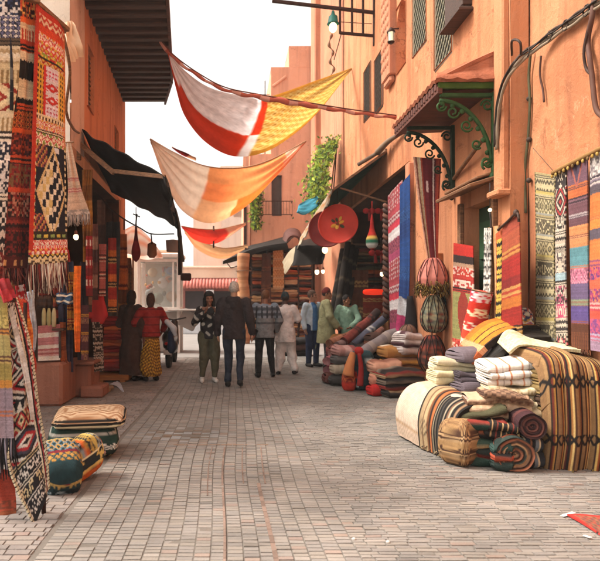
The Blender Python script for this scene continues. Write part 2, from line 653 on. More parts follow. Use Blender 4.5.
def folded(g, base, w, d, h, n=3, yaw=0, tilt=0, roll=0, seed=0, colors=('#888888',), mode='u', nu=40, soft=.012, lay=None, droop=0, pat=None):
    """A blanket folded into n layers: rounded folds towards its front (-y local), width w along local x."""
    rng = np.random.RandomState(seed)
    t = h / n
    r = t / 2
    prof = []
    off = rng.uniform(-.03, .03, n) * min(1, d * 2)
    ka = 7
    for i in range(n):                                    # front folds, bottom to top
        zc = (i + .5) * t
        for a in np.linspace(-80, 80, ka):
            prof.append((-d / 2 + r - r * math.cos(R(a)) + off[i], zc + r * math.sin(R(a))))
    for k in range(1, 8):                                 # top
        f = k / 8
        prof.append((-d / 2 + r + (d - 2 * r) * f, h + .012 * math.sin(math.pi * f)))
    for i in reversed(range(n)):                          # back
        zc = (i + .5) * t
        for a in np.linspace(80, -80, ka):
            prof.append((d / 2 - r + r * math.cos(R(a)) + off[i], zc + r * math.sin(R(a))))
    for k in range(1, 4):
        f = k / 4
        prof.append((d / 2 - r - (d - 2 * r) * f, .0))
    prof = np.array(prof)
    m = len(prof)
    xs = np.linspace(-w / 2, w / 2, nu + 1)
    e = np.minimum(1, (w / 2 - np.abs(xs)) / max(r * 1.2, .03))
    sc = .80 + .20 * np.sqrt(np.clip(1 - (1 - e) ** 2, 0, 1))
    pts = np.zeros((nu + 1, m, 3))
    pts[..., 0] = xs[:, None]
    pts[..., 1] = prof[None, :, 0] * (.93 + .07 * sc[:, None])
    pts[..., 2] = h / 2 + (prof[None, :, 1] - h / 2) * sc[:, None]
    lx = np.arange(m) // ka
    ends = np.where(lx < n, off[np.clip(lx, 0, n - 1)], 0)      # layers end unevenly
    pts[..., 0] += np.sign(xs)[:, None] * (np.abs(xs)[:, None] / (w / 2)) ** 6 * ends[None] * .8
    ph = rng.uniform(0, 6.3, 6)
    X, Yp, Z = pts[..., 0], pts[..., 1], pts[..., 2]
    zn = Z / h
    pts[..., 2] += zn * soft * (np.sin(X * 11 + ph[0]) + np.sin(X * 5 + Yp * 9 + ph[1])) - droop * zn * (2 * X / w) ** 2 + .5 * soft * np.sin(X * 23 + Z * 40 + ph[5])
    pts[..., 1] += soft * (np.sin(X * 9 + Z * 25 + ph[2]) + np.sin(X * 17 + ph[3]) * .6)
    M = rotz(yaw) @ np.array(((math.cos(R(roll)), 0, -math.sin(R(roll))), (0, 1, 0), (math.sin(R(roll)), 0, math.cos(R(roll))))) @ \
        np.array(((1, 0, 0), (0, math.cos(R(tilt)), -math.sin(R(tilt))), (0, math.sin(R(tilt)), math.cos(R(tilt)))))
    W = pts @ M.T
    W = W + np.asarray(base, float)
    if pat is not None:                                   # pattern array (profile, width)
        ii = (np.arange(m) * pat.shape[0] // m)
        jj = (np.arange(nu) * pat.shape[1] // nu)
        C = pat[ii][:, jj].transpose(1, 0, 2)
    else:
        cs = np.array([S(c) if isinstance(c, str) else c for c in colors])
        if mode == 'u':
            C = np.repeat(cs[np.arange(nu) * len(cs) // nu][:, None], m, 1)
        elif mode == 'layer':
            li = np.concatenate([np.repeat(np.arange(n), ka), np.full(7, n - 1), np.repeat(np.arange(n)[::-1], ka), np.zeros(3, int)])
            C = np.repeat(cs[li % len(cs)][None], nu, 0)
        else:
            C = np.repeat(cs[np.arange(m) * len(cs) * 2 // m % len(cs)][None], nu, 0)
        C = C * (1 + .07 * rng.randn(nu, m, 1))
    g.grid(W, np.clip(C, .002, 1), closed=True)
    for row, cc, sgn in ((W[0], C[0], 1), (W[-1], C[-1], -1)):        # ends show the layers
        cen = row.mean(0)
        # strips between the front and back of each layer
        f = row[:n * ka].reshape(n, ka, 3)
        bk = row[n * ka + 7:2 * n * ka + 7].reshape(n, ka, 3)[::-1][:, ::-1]
        ax = (W[0].mean(0) - W[-1].mean(0)) * sgn
        ax = ax / np.linalg.norm(ax)
        for i in range(n):
            nr = 19
            s_ = np.linspace(0, 1, 11)[None, :, None]
            tt = np.linspace(0, ka - 1, nr)
            f2_ = np.stack([np.interp(tt, np.arange(ka), f[i][:, q]) for q in range(3)], 1)
            b2_ = np.stack([np.interp(tt, np.arange(ka), bk[i][:, q]) for q in range(3)], 1)
            strip = f2_[:, None] * (1 - s_) + b2_[:, None] * s_
            bul = np.sin(np.linspace(0, math.pi, nr))[:, None, None] ** .6 * np.sin(np.linspace(0, math.pi, 11))[None, :, None] ** .4
            rid = (np.abs(np.sin(np.linspace(0, 3 * math.pi, nr))) ** .5)[:, None, None] * min(.022, r * .5) * np.sin(np.linspace(0, math.pi, 11))[None, :, None]
            strip = strip + ax * (bul * r * .35 + rid)
            ce = np.stack([cc[i * ka + 1 + (q // 6) % (ka - 2)] for q in range(nr - 1)])
            g.grid(strip, np.repeat(ce[:, None], 10, 1))
        g.grid(np.stack([row[n * ka - 1:n * ka + 8][::-1], row[n * ka - 1:n * ka + 8][::-1]], 0), (.1, .1, .1))
    return g


def rolled(g, p0, p1, r, colors, spec=None, n=28, seed=0, nl=30, soft=0):
    n, nl = n * 2, nl * 2
    """A rolled rug from end p0 (seen) to p1: wound spiral on both ends, patterned outside."""
    p0, p1 = np.asarray(p0, float), np.asarray(p1, float)
    d = p1 - p0
    L = np.linalg.norm(d)
    z = d / L
    x = np.cross(A(0, 0, 1) if abs(z[2]) < .9 else A(1, 0, 0), z); x /= np.linalg.norm(x)
    y = np.cross(z, x)
    an = np.linspace(0, 2 * np.pi, n, endpoint=False)
    rng = np.random.RandomState(seed)
    rr = r * (1 + .05 * np.sin(2 * an + rng.rand() * 6) + .02 * np.sin(5 * an))
    st = np.linspace(0, L, nl + 1)
    ring = np.cos(an)[:, None] * x + np.sin(an)[:, None] * y
    pts = p0 + st[:, None, None] * z + (rr[:, None] * ring)[None]
    pts = pts + ring[None] * (.03 * r * np.sin(st * 14 + rng.rand() * 6) + .05 * r * np.sin(st * 5.3 + rng.rand() * 6))[:, None, None]
    pts[..., 2] -= (soft * np.sin(np.pi * st / L))[:, None]
    pts += (soft * .5 * np.sin(st / L * 7 + rng.rand() * 6))[:, None, None] * x
    cs = np.array([S(c) for c in colors])
    if spec is not None:
        C = weave(bands(nl // 2, n // 2, spec, seed), 2, seed)
    else:
        C = np.repeat(cs[np.arange(nl) % len(cs)][:, None], n, 1)
    g.grid(pts, C, True)
    turns = 5
    for end, sg in ((pts[0], -1), (pts[-1], 1)):
        cen = end.mean(0)
        m = turns * 4
        f = np.linspace(1, .03, m + 1)
        cap = cen + (end - cen)[None] * f[:, None, None]
        bulge = (np.arange(m + 1) % 4 < 2) * .012 - np.linspace(0, .02, m + 1)
        cap = cap + (sg * z)[None, None] * bulge[:, None, None]
        sw = ((np.arange(m)[:, None] + np.arange(n)[None] * 4 / n) // 2).astype(int)
        g.grid(cap, cs[sw % len(cs)] * .9, True)
    return g


def cushion(g, base, w, d, h, yaw=0, pat=None, colors=('#888888',), e=.55, seed=0, tilt=0, m=110, k=220, planar=None, pz=.3):
    """A stuffed cushion: a puffed box with pinched corners; pat (k rows from top to bottom, around)."""
    t1 = np.arcsin(np.linspace(1e-4, .96, m // 3 + 1) ** (1 / .38))
    th = np.concatenate([t1[:-1], np.linspace(t1[-1], np.pi - t1[-1], m - 2 * (m // 3) + 1), (np.pi - t1[:-1])[::-1]])
    m = len(th) - 1
    an = np.linspace(0, 2 * np.pi, k, endpoint=False)
    def sp(v, q):
        return np.sign(v) * np.abs(v) ** q
    x = sp(np.sin(th), .38)[:, None] * sp(np.cos(an), e)[None]
    y = sp(np.sin(th), .38)[:, None] * sp(np.sin(an), e)[None]
    z = sp(np.cos(th), .8)[:, None] * np.ones(k)[None]
    rng = np.random.RandomState(seed)
    w_ = 1 + .02 * np.sin(3 * an + rng.rand() * 6)[None] + .015 * np.sin(7 * an + 5 * th[:, None])
    edge = np.maximum(np.abs(x), np.abs(y))
    pts = np.stack([x * w / 2 * w_, y * d / 2 * w_, h / 2 + z * h / 2 * (1 - .18 * edge ** 6)], -1)
    flat = pts.copy()
    M = rotz(yaw) @ np.array(((1, 0, 0), (0, math.cos(R(tilt)), -math.sin(R(tilt))), (0, math.sin(R(tilt)), math.cos(R(tilt)))))
    pts = pts @ M.T + np.asarray(base, float)
    if pat is None:
        cs = np.array([S(c) for c in colors])
        pat = np.repeat(cs[np.arange(m) * len(cs) // m][:, None], k, 1)
    else:
        pat = weave(pat, 2, seed, .8)
        tm = (th[:-1] + th[1:]) / 2 / np.pi
        pat = pat[np.clip((tm * pat.shape[0]).astype(int), 0, pat.shape[0] - 1)][:, (np.arange(k) * pat.shape[1] // k)]
    if planar is not None:                                # the top panel is woven flat, not wound round
        pl = weave(planar, 2, seed, .7)
        fi = np.clip(((flat[:-1, :, 1] / d + .5) * pl.shape[0]).astype(int), 0, pl.shape[0] - 1)
        fj = np.clip(((flat[:-1, :, 0] / w + .5) * pl.shape[1]).astype(int), 0, pl.shape[1] - 1)
        up = z[:-1] > pz
        pat = np.where(np.broadcast_to(up[..., None], (m, k, 1)), pl[fi, fj], pat)
    g.grid(pts, pat, True)
    return g


# ---------------------------------------------------------------- implicit surfaces for figures
def surface_nets(f, lo, vox):
    sg = f < 0
    nx, ny, nz = f.shape
    c = [(0, 0, 0), (1, 0, 0), (0, 1, 0), (1, 1, 0), (0, 0, 1), (1, 0, 1), (0, 1, 1), (1, 1, 1)]
    sl = lambda o: (slice(o[0], nx - 1 + o[0]), slice(o[1], ny - 1 + o[1]), slice(o[2], nz - 1 + o[2]))
    cnt = sum(sg[sl(o)].astype(np.int8) for o in c)
    act = (cnt > 0) & (cnt < 8)
    ids = -np.ones(act.shape, int)
    I = np.argwhere(act)
    ids[act] = np.arange(len(I))
    acc = np.zeros((len(I), 3)); wt = np.zeros(len(I))
    for a in range(8):
        for ax in range(3):
            if c[a][ax]:
                continue
            b = list(c[a]); b[ax] = 1
            ia = I + np.array(c[a]); ib = I + np.array(b)
            fa = f[ia[:, 0], ia[:, 1], ia[:, 2]]; fb = f[ib[:, 0], ib[:, 1], ib[:, 2]]
            k = (fa < 0) != (fb < 0)
            t = np.where(k, fa / np.where(k, fa - fb, 1), 0)
            acc += np.where(k[:, None], np.array(c[a])[None] + t[:, None] * (np.array(b) - np.array(c[a]))[None], 0)
            wt += k
    V = lo + (I + acc / wt[:, None]) * vox
    Q = []
    for ax in range(3):
        o = [i for i in range(3) if i != ax]
        s0 = [slice(1, n - 1) for n in f.shape]; s1 = list(s0)
        s0[ax] = slice(0, f.shape[ax] - 1); s1[ax] = slice(1, f.shape[ax])
        a0, a1 = sg[tuple(s0)], sg[tuple(s1)]
        E = np.argwhere(a0 != a1)
        for i in o:
            E[:, i] += 1
        flip = sg[E[:, 0], E[:, 1], E[:, 2]]
        q = []
        for da, db in ((1, 1), (0, 1), (0, 0), (1, 0)):
            J = E.copy()
            J[:, o[0]] -= da; J[:, o[1]] -= db
            q.append(ids[J[:, 0], J[:, 1], J[:, 2]])
        q = np.stack(q, 1)
        if ax == 1:
            flip = ~flip
        q[~flip] = q[~flip][:, ::-1]
        Q.append(q)
    Q = np.concatenate(Q)
    return V, Q[(Q >= 0).all(1)]


def implicit(prims, vox, k=.03, noise=0, nseed=0, cut=None, nf=22):
    """prims: (a, b, ra, rb, squash axis or None, factor). Smooth union, meshed."""
    los, his = [], []
    for a, b, ra, rb, *_ in prims:
        m = max(ra, rb) * 1.15 + .02
        los.append(np.minimum(a, b) - m); his.append(np.maximum(a, b) + m)
    lo, hi = np.min(los, 0) - vox * 2, np.max(his, 0) + vox * 2
    n = np.ceil((hi - lo) / vox).astype(int) + 1
    ax = [lo[i] + np.arange(n[i]) * vox for i in range(3)]
    f = np.full(n, 1.0)
    for pr, l_, h_ in zip(prims, los, his):
        a, b, ra, rb = pr[:4]
        sa = pr[4] if len(pr) > 4 else None
        pad = .07 + k
        s0 = np.maximum(0, np.floor((l_ - pad - lo) / vox).astype(int)); s1 = np.minimum(n, np.ceil((h_ + pad - lo) / vox).astype(int) + 1)
        g = np.stack(np.meshgrid(*[ax[i][s0[i]:s1[i]] for i in range(3)], indexing='ij'), -1)
        ab = b - a
        w = g - a
        if sa is not None:
            sa = np.asarray(sa, float)
            dn = w @ sa
            abn = ab @ sa
            q = 1 / pr[5] - 1
            w = w + (dn * q)[..., None] * sa
            ab = ab + abn * q * sa
        t = np.clip((w @ ab) / max(ab @ ab, 1e-9), 0, 1)
        d = np.linalg.norm(w - t[..., None] * ab, axis=-1) - (ra + (rb - ra) * t)
        if sa is not None:
            d = d * min(1, (1 + pr[5]) / 2)
        sub = tuple(slice(s0[i], s1[i]) for i in range(3))
        o = f[sub]
        h = np.clip(.5 + .5 * (o - d) / k, 0, 1)
        f[sub] = o * (1 - h) + d * h - k * h * (1 - h)
    if noise or cut:
        X, Y, Z = np.meshgrid(*ax, indexing='ij')
        if noise:
            rng = np.random.RandomState(nseed)
            for _ in range(6):
                d = rng.randn(3); d /= np.linalg.norm(d)
                q = rng.uniform(.6, 1.6) * nf
                f += noise / 3 * np.sin(q * (d[0] * X + d[1] * Y + d[2] * Z * .6) + rng.rand() * 6 + 1.5 * np.sin(7 * Z + 5 * X))
        if cut:
            f = np.maximum(f, cut(X, Y, Z))
    return surface_nets(f, lo, vox)

# ---------------------------------------------------------------- people
YSQ = A(0, 1, 0)


def vmesh(name, V, Q, colV, off, smooth=True):
    corner = np.asarray(colV)[Q.ravel()]
    return raw_mesh(name, V - np.asarray(off), Q, np.zeros((0, 3), int), corner, np.full(len(Q), smooth))


def person(loc, Ht, face, label, clothes, group=None, skin='#8a5a3c', hair=None, pose=None, head=(0, 0, 0), hairfn=None, hands=True, wide=1.0):
    """One body mesh (head, face, neck, trunk, limbs, hands) with hair and garments as children.
    Local frame: x right, y the way the person faces, z up, for a height of 1.75."""
    J = dict(hipL=(-.095, 0, .93), kneL=(-.10, .03, .50), ankL=(-.11, 0, .085), hipR=(.095, 0, .93), kneR=(.10, .03, .50), ankR=(.11, 0, .085),
             shL=(-.18, 0, 1.43), elL=(-.25, -.02, 1.15), wrL=(-.25, .06, .90), shR=(.18, 0, 1.43), elR=(.25, -.02, 1.15), wrR=(.25, .06, .90),
             neck=(0, -.005, 1.47), head=(0, .02, 1.63), pel=(0, 0, .95), chest=(0, .005, 1.30), toeL=None, toeR=None)
    J.update(pose or {})
    for k, v in J.items():
        if v is not None:
            v = np.asarray(v, float).copy()
            if k[:2] in ('sh', 'el', 'wr', 'hi'):
                v[0] *= wide
            J[k] = v
    s = Ht / 1.75
    M = rotz(-face) * s
    loc = np.asarray(loc, float)
    W = lambda V: V @ M.T + loc
    yaw, nod, lean = head
    Hm = rotz(yaw) @ np.array(((1, 0, 0), (0, math.cos(R(nod)), -math.sin(R(nod))), (0, math.sin(R(nod)), math.cos(R(nod))))) @ \
        np.array(((math.cos(R(lean)), 0, math.sin(R(lean))), (0, 1, 0), (-math.sin(R(lean)), 0, math.cos(R(lean)))))
    hc = J['head']
    HP = lambda x, y, z: hc + Hm @ A(x, y, z)
    # body below the chin
    b = [(J['pel'], J['chest'], .125, .135, YSQ, .7), (J['chest'], J['neck'] - A(0, 0, .07), .135, .085, YSQ, .7),
         (J['neck'] - A(0, 0, .06), HP(0, -.02, -.04), .058, .052),
         (J['shL'], J['shR'], .055, .055)]
    for q in 'LR':
        b += [(J['sh' + q], J['el' + q], .047, .040), (J['el' + q], J['wr' + q], .040, .027),
              (J['hip' + q], J['kne' + q], .078, .054), (J['kne' + q], J['ank' + q], .052, .036)]
    V1, Q1 = implicit(b, .014, .035)
    # head with face
    hx, hy = Hm @ A(1, 0, 0), Hm @ A(0, 1, 0)
    hd = [(HP(0, -.012, .025), HP(0, -.008, .055), .088, .086, hx, .84), (HP(0, .03, -.045), HP(0, .055, -.075), .062, .042, hx, .85),
          (HP(0, .092, .012), HP(0, .108, -.028), .011, .017), (HP(-.035, .082, .035), HP(.035, .082, .035), .016, .016),
          (HP(-.02, .088, -.062), HP(.02, .088, -.062), .010, .010), (HP(0, .078, -.098), HP(0, .082, -.1), .022, .022),
          (HP(-.078, -.005, .012), HP(-.084, -.015, -.022), .016, .010), (HP(.078, -.005, .012), HP(.084, -.015, -.022), .016, .010),
          (HP(-.045, .062, -.015), HP(.045, .062, -.015), .024, .024), (J['neck'] - A(0, 0, .03), HP(0, -.02, -.03), .057, .056)]
    V2, Q2 = implicit(hd, .008, .018)
    Vs, Qs, n0 = [V1, V2], [Q1, Q2 + len(V1)], len(V1) + len(V2)
    if hands:
        for q, sg in (('L', -1), ('R', 1)):
            w = J['wr' + q]
            d = w - J['el' + q]; d /= np.linalg.norm(d)
            side = np.cross(d, A(0, 1, 0) if abs(d[1]) < .9 else A(0, 0, 1)); side /= np.linalg.norm(side)
            pn = np.cross(side, d)          # across the knuckles: pn, palm normal: side
            pr = [(w - d * .02, w + d * .075, .026, .036, side, .5)]
            for i, (o, Lf) in enumerate(((-.03, .062), (-.01, .075), (.011, .070), (.03, .055))):
                a = w + d * .085 + pn * o
                m_ = a + d * Lf * .55 - side * sg * .008
                e = m_ + d * Lf * .45 - side * sg * .024
                pr += [(a - d * .02, m_, .0098, .009), (m_, e, .009, .0072)]
            a = w + d * .03 - pn * .03
            m_ = a + d * .03 - pn * .028 - side * sg * .012
            pr += [(a, m_, .0135, .011), (m_, m_ + d * .032 - side * sg * .012, .0105, .008)]
            V3, Q3 = implicit(pr, .006, .007)
            Vs.append(V3); Qs.append(Q3 + n0); n0 += len(V3)
    V, Q = np.concatenate(Vs), np.concatenate(Qs)
    sk = np.array(S(skin))
    C = np.tile(sk, (len(V), 1))
    hl = (V - hc) @ Hm                       # head-local
    for ex in (-.032, .032):                 # eyes and brows
        dd = np.hypot((hl[:, 0] - ex) / .013, (hl[:, 2] - .012) / .007)
        C[(dd < 1) & (hl[:, 1] > .06)] = S('#1a1210')
        C[(np.abs(hl[:, 0] - ex) < .022) & (np.abs(hl[:, 2] - .036) < .006) & (hl[:, 1] > .06)] = sk * .25
    C[(np.abs(hl[:, 0]) < .024) & (np.abs(hl[:, 2] + .062) < .009) & (hl[:, 1] > .07)] = sk * A(.75, .5, .5)
    Wv = W(V)
    body = link('person', vmesh('person', Wv, Q, C, loc), mat('skin', rough=.55, var=.08, vscale=20, bump=.15, bscale=120, spec=.4), loc)
    tag(body, label, 'person', group)

    def child(name, V, Q, colfn, m):
        Wc = W(V)
        c = colfn(V) if callable(colfn) else np.tile(S(colfn), (len(V), 1))
        lo = A(loc[0], loc[1], Wc[:, 2].min())
        return link(name, vmesh(name, Wc, Q, c, lo), m, lo, body)
    if hair:
        pr = [(HP(0, -.022, .038), HP(0, -.016, .062), .098, .094, hx, .86)] + ([] if hairfn is None else hairfn(HP, J))
        def cut(X, Y, Z):
            L = np.stack([X, Y, Z], -1) - hc
            L = L @ Hm
            face_ = np.minimum(L[..., 1] - .035, .062 - L[..., 2])      # open over the face
            neck_ = -(L[..., 2] + .055) if hairfn is None else np.full(X.shape, -1.0)
            return np.maximum(face_, neck_)
        Vh, Qh = implicit(pr, .009, .02, .004, 3, cut, 60)
        child('hair', Vh, Qh, hair, mat('hair', rough=.7, var=.3, vscale=40, bump=.6, bscale=150, sheen=.2))
    fab = mat('garment', rough=.93, var=.16, vscale=9, bump=.75, bscale=13, bdist=.05)
    for kind, colr, o in clothes:
        pr, nz, vox, cut = [], o.get('fold', .006) * 1.5, .013, None
        e = o.get('ease', .02)
        if kind in ('jacket', 'sweater', 'shirt', 'robe', 'tunic', 'coat'):
            hem = o.get('hem', .84)
            pr += [(A(J['pel'][0], J['pel'][1], hem - .10), J['chest'], .152 + e, .138 + e, YSQ, .76), (J['chest'], J['neck'] - A(0, 0, .07), .13 + e, .075 + e * .5, YSQ, .72),
                   (J['shL'] - A(-.02, 0, .02), J['shR'] - A(.02, 0, .02), .052 + e * .4, .052 + e * .4)]
            if kind in ('robe', 'tunic', 'coat'):
                pr += [(J['pel'], A(J['pel'][0], J['pel'][1], hem - .12), .16 + e, .185 + e * 1.5, YSQ, .85)]
            sl = o.get('sleeve', 1.0)
            for q in 'LR':
                sh, el, wr = J['sh' + q], J['el' + q], J['wr' + q]
                if sl > .6:
                    pr += [(sh, el, .056 + e * .6, .050 + e * .6), (el, el + (wr - el) * min(1, sl), .050 + e * .6, .036 + e * .6)]
                else:
                    pr += [(sh, sh + (el - sh) * sl * 2, .056 + e * .6, .054 + e * .6)]
            hz = hem
            cut = lambda X, Y, Z, hz=hz: np.where((np.hypot(X - J['pel'][0], (Y - J['pel'][1]) * 1.3) < .245 + e), hz - Z, -1.0) if True else 0
            if o.get('hood'):
                pr += [(J['neck'] + A(-.06, -.075, -.01), J['neck'] + A(.06, -.075, -.01), .055, .055), (J['neck'] + A(0, -.10, -.06), J['neck'] + A(0, -.125, -.13), .065, .035, YSQ, .7),
                       (J['neck'] + A(-.085, .0, -.02), J['neck'] + A(-.07, -.07, .0), .035, .045), (J['neck'] + A(.085, .0, -.02), J['neck'] + A(.07, -.07, .0), .035, .045)]
            else:
                pr += [(J['neck'] + A(0, 0, -.06), J['neck'] + A(0, 0, o.get('collar', -.02)), .085, .068)]
        elif kind == 'trousers':
            for q in 'LR':
                k_, a_ = J['kne' + q], J['ank' + q]
                pr += [(J['hip' + q], k_, .088 + e, .060 + e), (k_, a_ + A(0, 0, o.get('lift', .03)), .062 + e, .043 + e * o.get('cuff', 1.0))]
            pr += [(J['pel'] + A(0, 0, -.03), J['pel'] + A(0, 0, .06), .118 + e * .3, .112, YSQ, .72)]
        elif kind == 'skirt':
            pr += [(J['pel'] + A(0, 0, .08), A(J['pel'][0], J['pel'][1] + .02, .22), .145, .215 + e, YSQ, .8)]
            z0 = o.get('hem', .1)
            cut = lambda X, Y, Z, z0=z0: z0 - Z
        elif kind == 'shoe':
            for q in 'LR':
                a_ = J['ank' + q]
                toe = J['toe' + q] if J['toe' + q] is not None else A(a_[0] * 1.15, a_[1] + .16, a_[2] - .045)
                hl_ = a_ + A(0, -.03, -.035)
                pr = [(hl_, toe, .045, .040), (a_ + A(0, 0, .0), hl_, .044, .045)]
                g0 = min(hl_[2], toe[2]) - .036
                Vg, Qg = implicit(pr, .010, .02, 0, 0, lambda X, Y, Z: g0 - Z)
                cc = np.array(S(colr)); so = np.array(S(o.get('sole', colr)))
                child('shoe', Vg, Qg, lambda P_: np.where((P_[:, 2] < g0 + .025)[:, None], so, cc), mat('shoe_leather', rough=.6, var=.1, bump=.1))
            continue
        elif kind == 'cap':
            pr = [(HP(0, -.02, .055), HP(0, -.015, .072), .101, .092, hx, .88)]
            cut = lambda X, Y, Z: ((np.stack([X, Y, Z], -1) - hc) @ Hm)[..., 2] * -1 + o.get('low', .04) + .25 * ((np.stack([X, Y, Z], -1) - hc) @ Hm)[..., 1]
            vox, nz = .010, .002
        elif kind == 'beard':
            pr = [(HP(-.045, .05, -.06), HP(0, .085, -.095), .026, .03), (HP(.045, .05, -.06), HP(0, .085, -.095), .026, .03)]
            vox, nz = .008, .002
        elif kind == 'custom':
            pr = o['prims'](J, HP)
            vox = o.get('vox', .012)
            nz = o.get('fold', 0)
        Vg, Qg = implicit(pr, vox, .03, nz, hash(label) % 97 if False else len(label), cut)
        child(o.get('name', kind), Vg, Qg, colr, o.get('mat', fab))
    return body


# ---------------------------------------------------------------- building pieces
def wall_panel(g, org, u, v, ulen, vlen, holes=(), depth=.18, step=.5, rough=.012, seed=0, col=(.5, .5, .5)):
    """A wall face from org along u and v (unit vectors) with real openings (u0, u1, v0, v1) and their reveals; nearly flat, hand-trowelled."""
    org, u, v = (np.asarray(q, float) for q in (org, u, v))
    nrm = np.cross(u, v)
    us = sorted(set([0, ulen] + [x for h in holes for x in h[:2]] + list(np.arange(step, ulen, step))))
    vs = sorted(set([0, vlen] + [x for h in holes for x in h[2:4]] + list(np.arange(step, vlen, step))))
    rng = np.random.RandomState(seed)
    us, vs = np.array(us), np.array(vs)
    U, V = np.meshgrid(us, vs, indexing='ij')
    dz = sum(np.sin(U * rng.uniform(.6, 2.5) + V * rng.uniform(-2, 2) + rng.rand() * 6) for _ in range(5)) * rough / 2
    pts = org + U[..., None] * u + V[..., None] * v + nrm * dz[..., None]
    nV = len(vs)
    Q = []
    for i in range(len(us) - 1):
        for j in range(len(vs) - 1):
            cu, cv = (us[i] + us[i + 1]) / 2, (vs[j] + vs[j + 1]) / 2
            if any(h[0] < cu < h[1] and h[2] < cv < h[3] for h in holes):
                continue
            Q.append([i * nV + j, (i + 1) * nV + j, (i + 1) * nV + j + 1, i * nV + j + 1])
    g.add(pts.reshape(-1, 3), Q, None, col, None, True)
    for h in holes:
        dp = h[4] if len(h) > 4 else depth
        c = [org + h[0] * u + h[2] * v, org + h[1] * u + h[2] * v, org + h[1] * u + h[3] * v, org + h[0] * u + h[3] * v]
        for k in range(4):
            a, b = c[k] + nrm * rough * 2, c[(k + 1) % 4] + nrm * rough * 2
            g.add([a, b, b - nrm * dp, a - nrm * dp], [[0, 1, 2, 3]], None, col)
    return g


def leaves(g, fn, n, size, cols, seed=0):
    """Leaf-sized faces: fn(rng) gives a position and an outward direction."""
    rng = np.random.RandomState(seed)
    V, Q, C = [], [], []
    cs = [np.array(S(c)) for c in cols]
    for i in range(n):
        p, d = fn(rng)
        d = d + rng.randn(3) * .6
        d /= np.linalg.norm(d)
        a = np.cross(d, rng.randn(3)); a /= np.linalg.norm(a)
        b = np.cross(d, a)
        s_ = size * rng.uniform(.4, 1.5)
        tip = a * s_
        V += [p - tip, p + b * s_ * .5 + d * s_ * .15, p + tip, p - b * s_ * .5 + d * s_ * .15]
        Q.append([4 * i, 4 * i + 1, 4 * i + 2, 4 * i + 3])
        C.append(cs[rng.randint(len(cs))] * rng.uniform(.7, 1.3))
    g.add(np.array(V), Q, None, np.array(C))
    return g


def scroll(g, c, r0, r1, a0, a1, u, v, rad, n=20, col=(.5, .5, .5)):
    """A wrought-iron scroll in the plane of u and v."""
    t = np.linspace(0, 1, n)
    a = np.radians(a0 + (a1 - a0) * t)
    r = r0 + (r1 - r0) * t
    g.tube(np.asarray(c) + (r * np.cos(a))[:, None] * np.asarray(u, float) + (r * np.sin(a))[:, None] * np.asarray(v, float), rad, 6, col)


WOVEN = mat('woven_wool', rough=.97, var=.08, vscale=14, bump=.55, bscale=220, weave=55, sheen=.25, spec=.1)
PILE = mat('soft_blanket', rough=.97, var=.10, vscale=10, bump=.6, bscale=160, weave=40, sheen=.3, spec=.1)
SHADE = mat('thin_cotton', rough=.95, var=.06, vscale=8, bump=.3, bscale=120, trans=.93, spec=.1)
TARP = mat('black_tarpaulin', S('#1f1c1a'), rough=.7, var=.25, vscale=5, bump=.3, bscale=40)
CANVAS = mat('dyed_canvas', rough=.9, var=.15, vscale=5, bump=.3, bscale=90)
WOODD = wood('dark_wood', S('#4a2c1c'), S('#22130c'))
WOODM = wood('old_wood', S('#8a5f3c'), S('#4c2f1c'))
IRON = mat('dark_iron', S('#3a2620'), rough=.6, var=.3, vscale=12, bump=.2, metal=.4)
GREENI = mat('green_painted_iron', S('#2f4a28'), rough=.5, var=.3, vscale=14, bump=.2)
DKGREEN = mat('dark_green_iron', S('#1f2c20'), rough=.5, var=.3, vscale=14, bump=.2)
COLR = mat('painted', rough=.6, var=.12, bump=.15)
METAL = mat('grey_metal', S('#8a8d8f'), rough=.35, var=.1, metal=.8)
GLOW = mat('lamp_glow', S('#ffd9a0'), var=0, emit=2.6)
TERRA = plaster('terracotta_plaster', S('#c58a66'), S('#b97a56'), S('#966147'), .6, 1.1)
TERRA2 = plaster('rose_plaster', S('#c4896c'), S('#b87a5e'), S('#986652'), .5, .9)
TERRA3 = plaster('shade_lifted_rose_plaster', S('#dba68a'), S('#d19a7e'), S('#b3826c'), .5, .8)  # rose plaster copy, colour lightened to offset the shade on the far front
ORANGE = plaster('ochre_orange_plaster', S('#cb8560'), S('#c07a55'), S('#9c5f44'), .5, .9)
CREAM = plaster('cream_plaster', S('#d9c3ae'), S('#cdb29c'), S('#a98f7c'), .4, .7)
PINKW = plaster('pink_plaster', S('#996a58'), S('#8c5f50'), S('#6a463a'), .6, .9)
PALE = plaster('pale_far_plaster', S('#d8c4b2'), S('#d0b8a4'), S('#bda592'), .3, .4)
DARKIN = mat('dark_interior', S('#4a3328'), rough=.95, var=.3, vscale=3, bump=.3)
LEAF = mat('leaf_green', rough=.6, var=.1, trans=.3)
GLASS = None


def glassmat():
    m, t, b, n, l = nt('window_glass')
    b.inputs['Base Color'].default_value = (.5, .55, .55, 1)
    b.inputs['Roughness'].default_value = .06
    tr = n('ShaderNodeBsdfTransparent')
    mx = n('ShaderNodeMixShader'); mx.inputs[0].default_value = .7
    l(b.outputs[0], mx.inputs[1]); l(tr.outputs[0], mx.inputs[2])
    l(mx.outputs[0], t.nodes['Material Output'].inputs['Surface'])
    return m


GLASS = glassmat()

# ================================================================= camera, light, sky
cam = bpy.data.cameras.new('camera')
cam.lens = 36
cam.sensor_width = 36
cam.sensor_fit = 'HORIZONTAL'
cam.shift_x = (300 - CXP) / 600
cam.shift_y = (CYP - 280.5) / 600
cam.clip_end = 2000
cam.dof.use_dof = True
cam.dof.focus_distance = 6.2
cam.dof.aperture_fstop = 2.8
co = bpy.data.objects.new('camera', cam)
COL.objects.link(co)
co.location = (0, 0, EYE)
co.rotation_euler = (R(90), 0, 0)
SC.camera = co

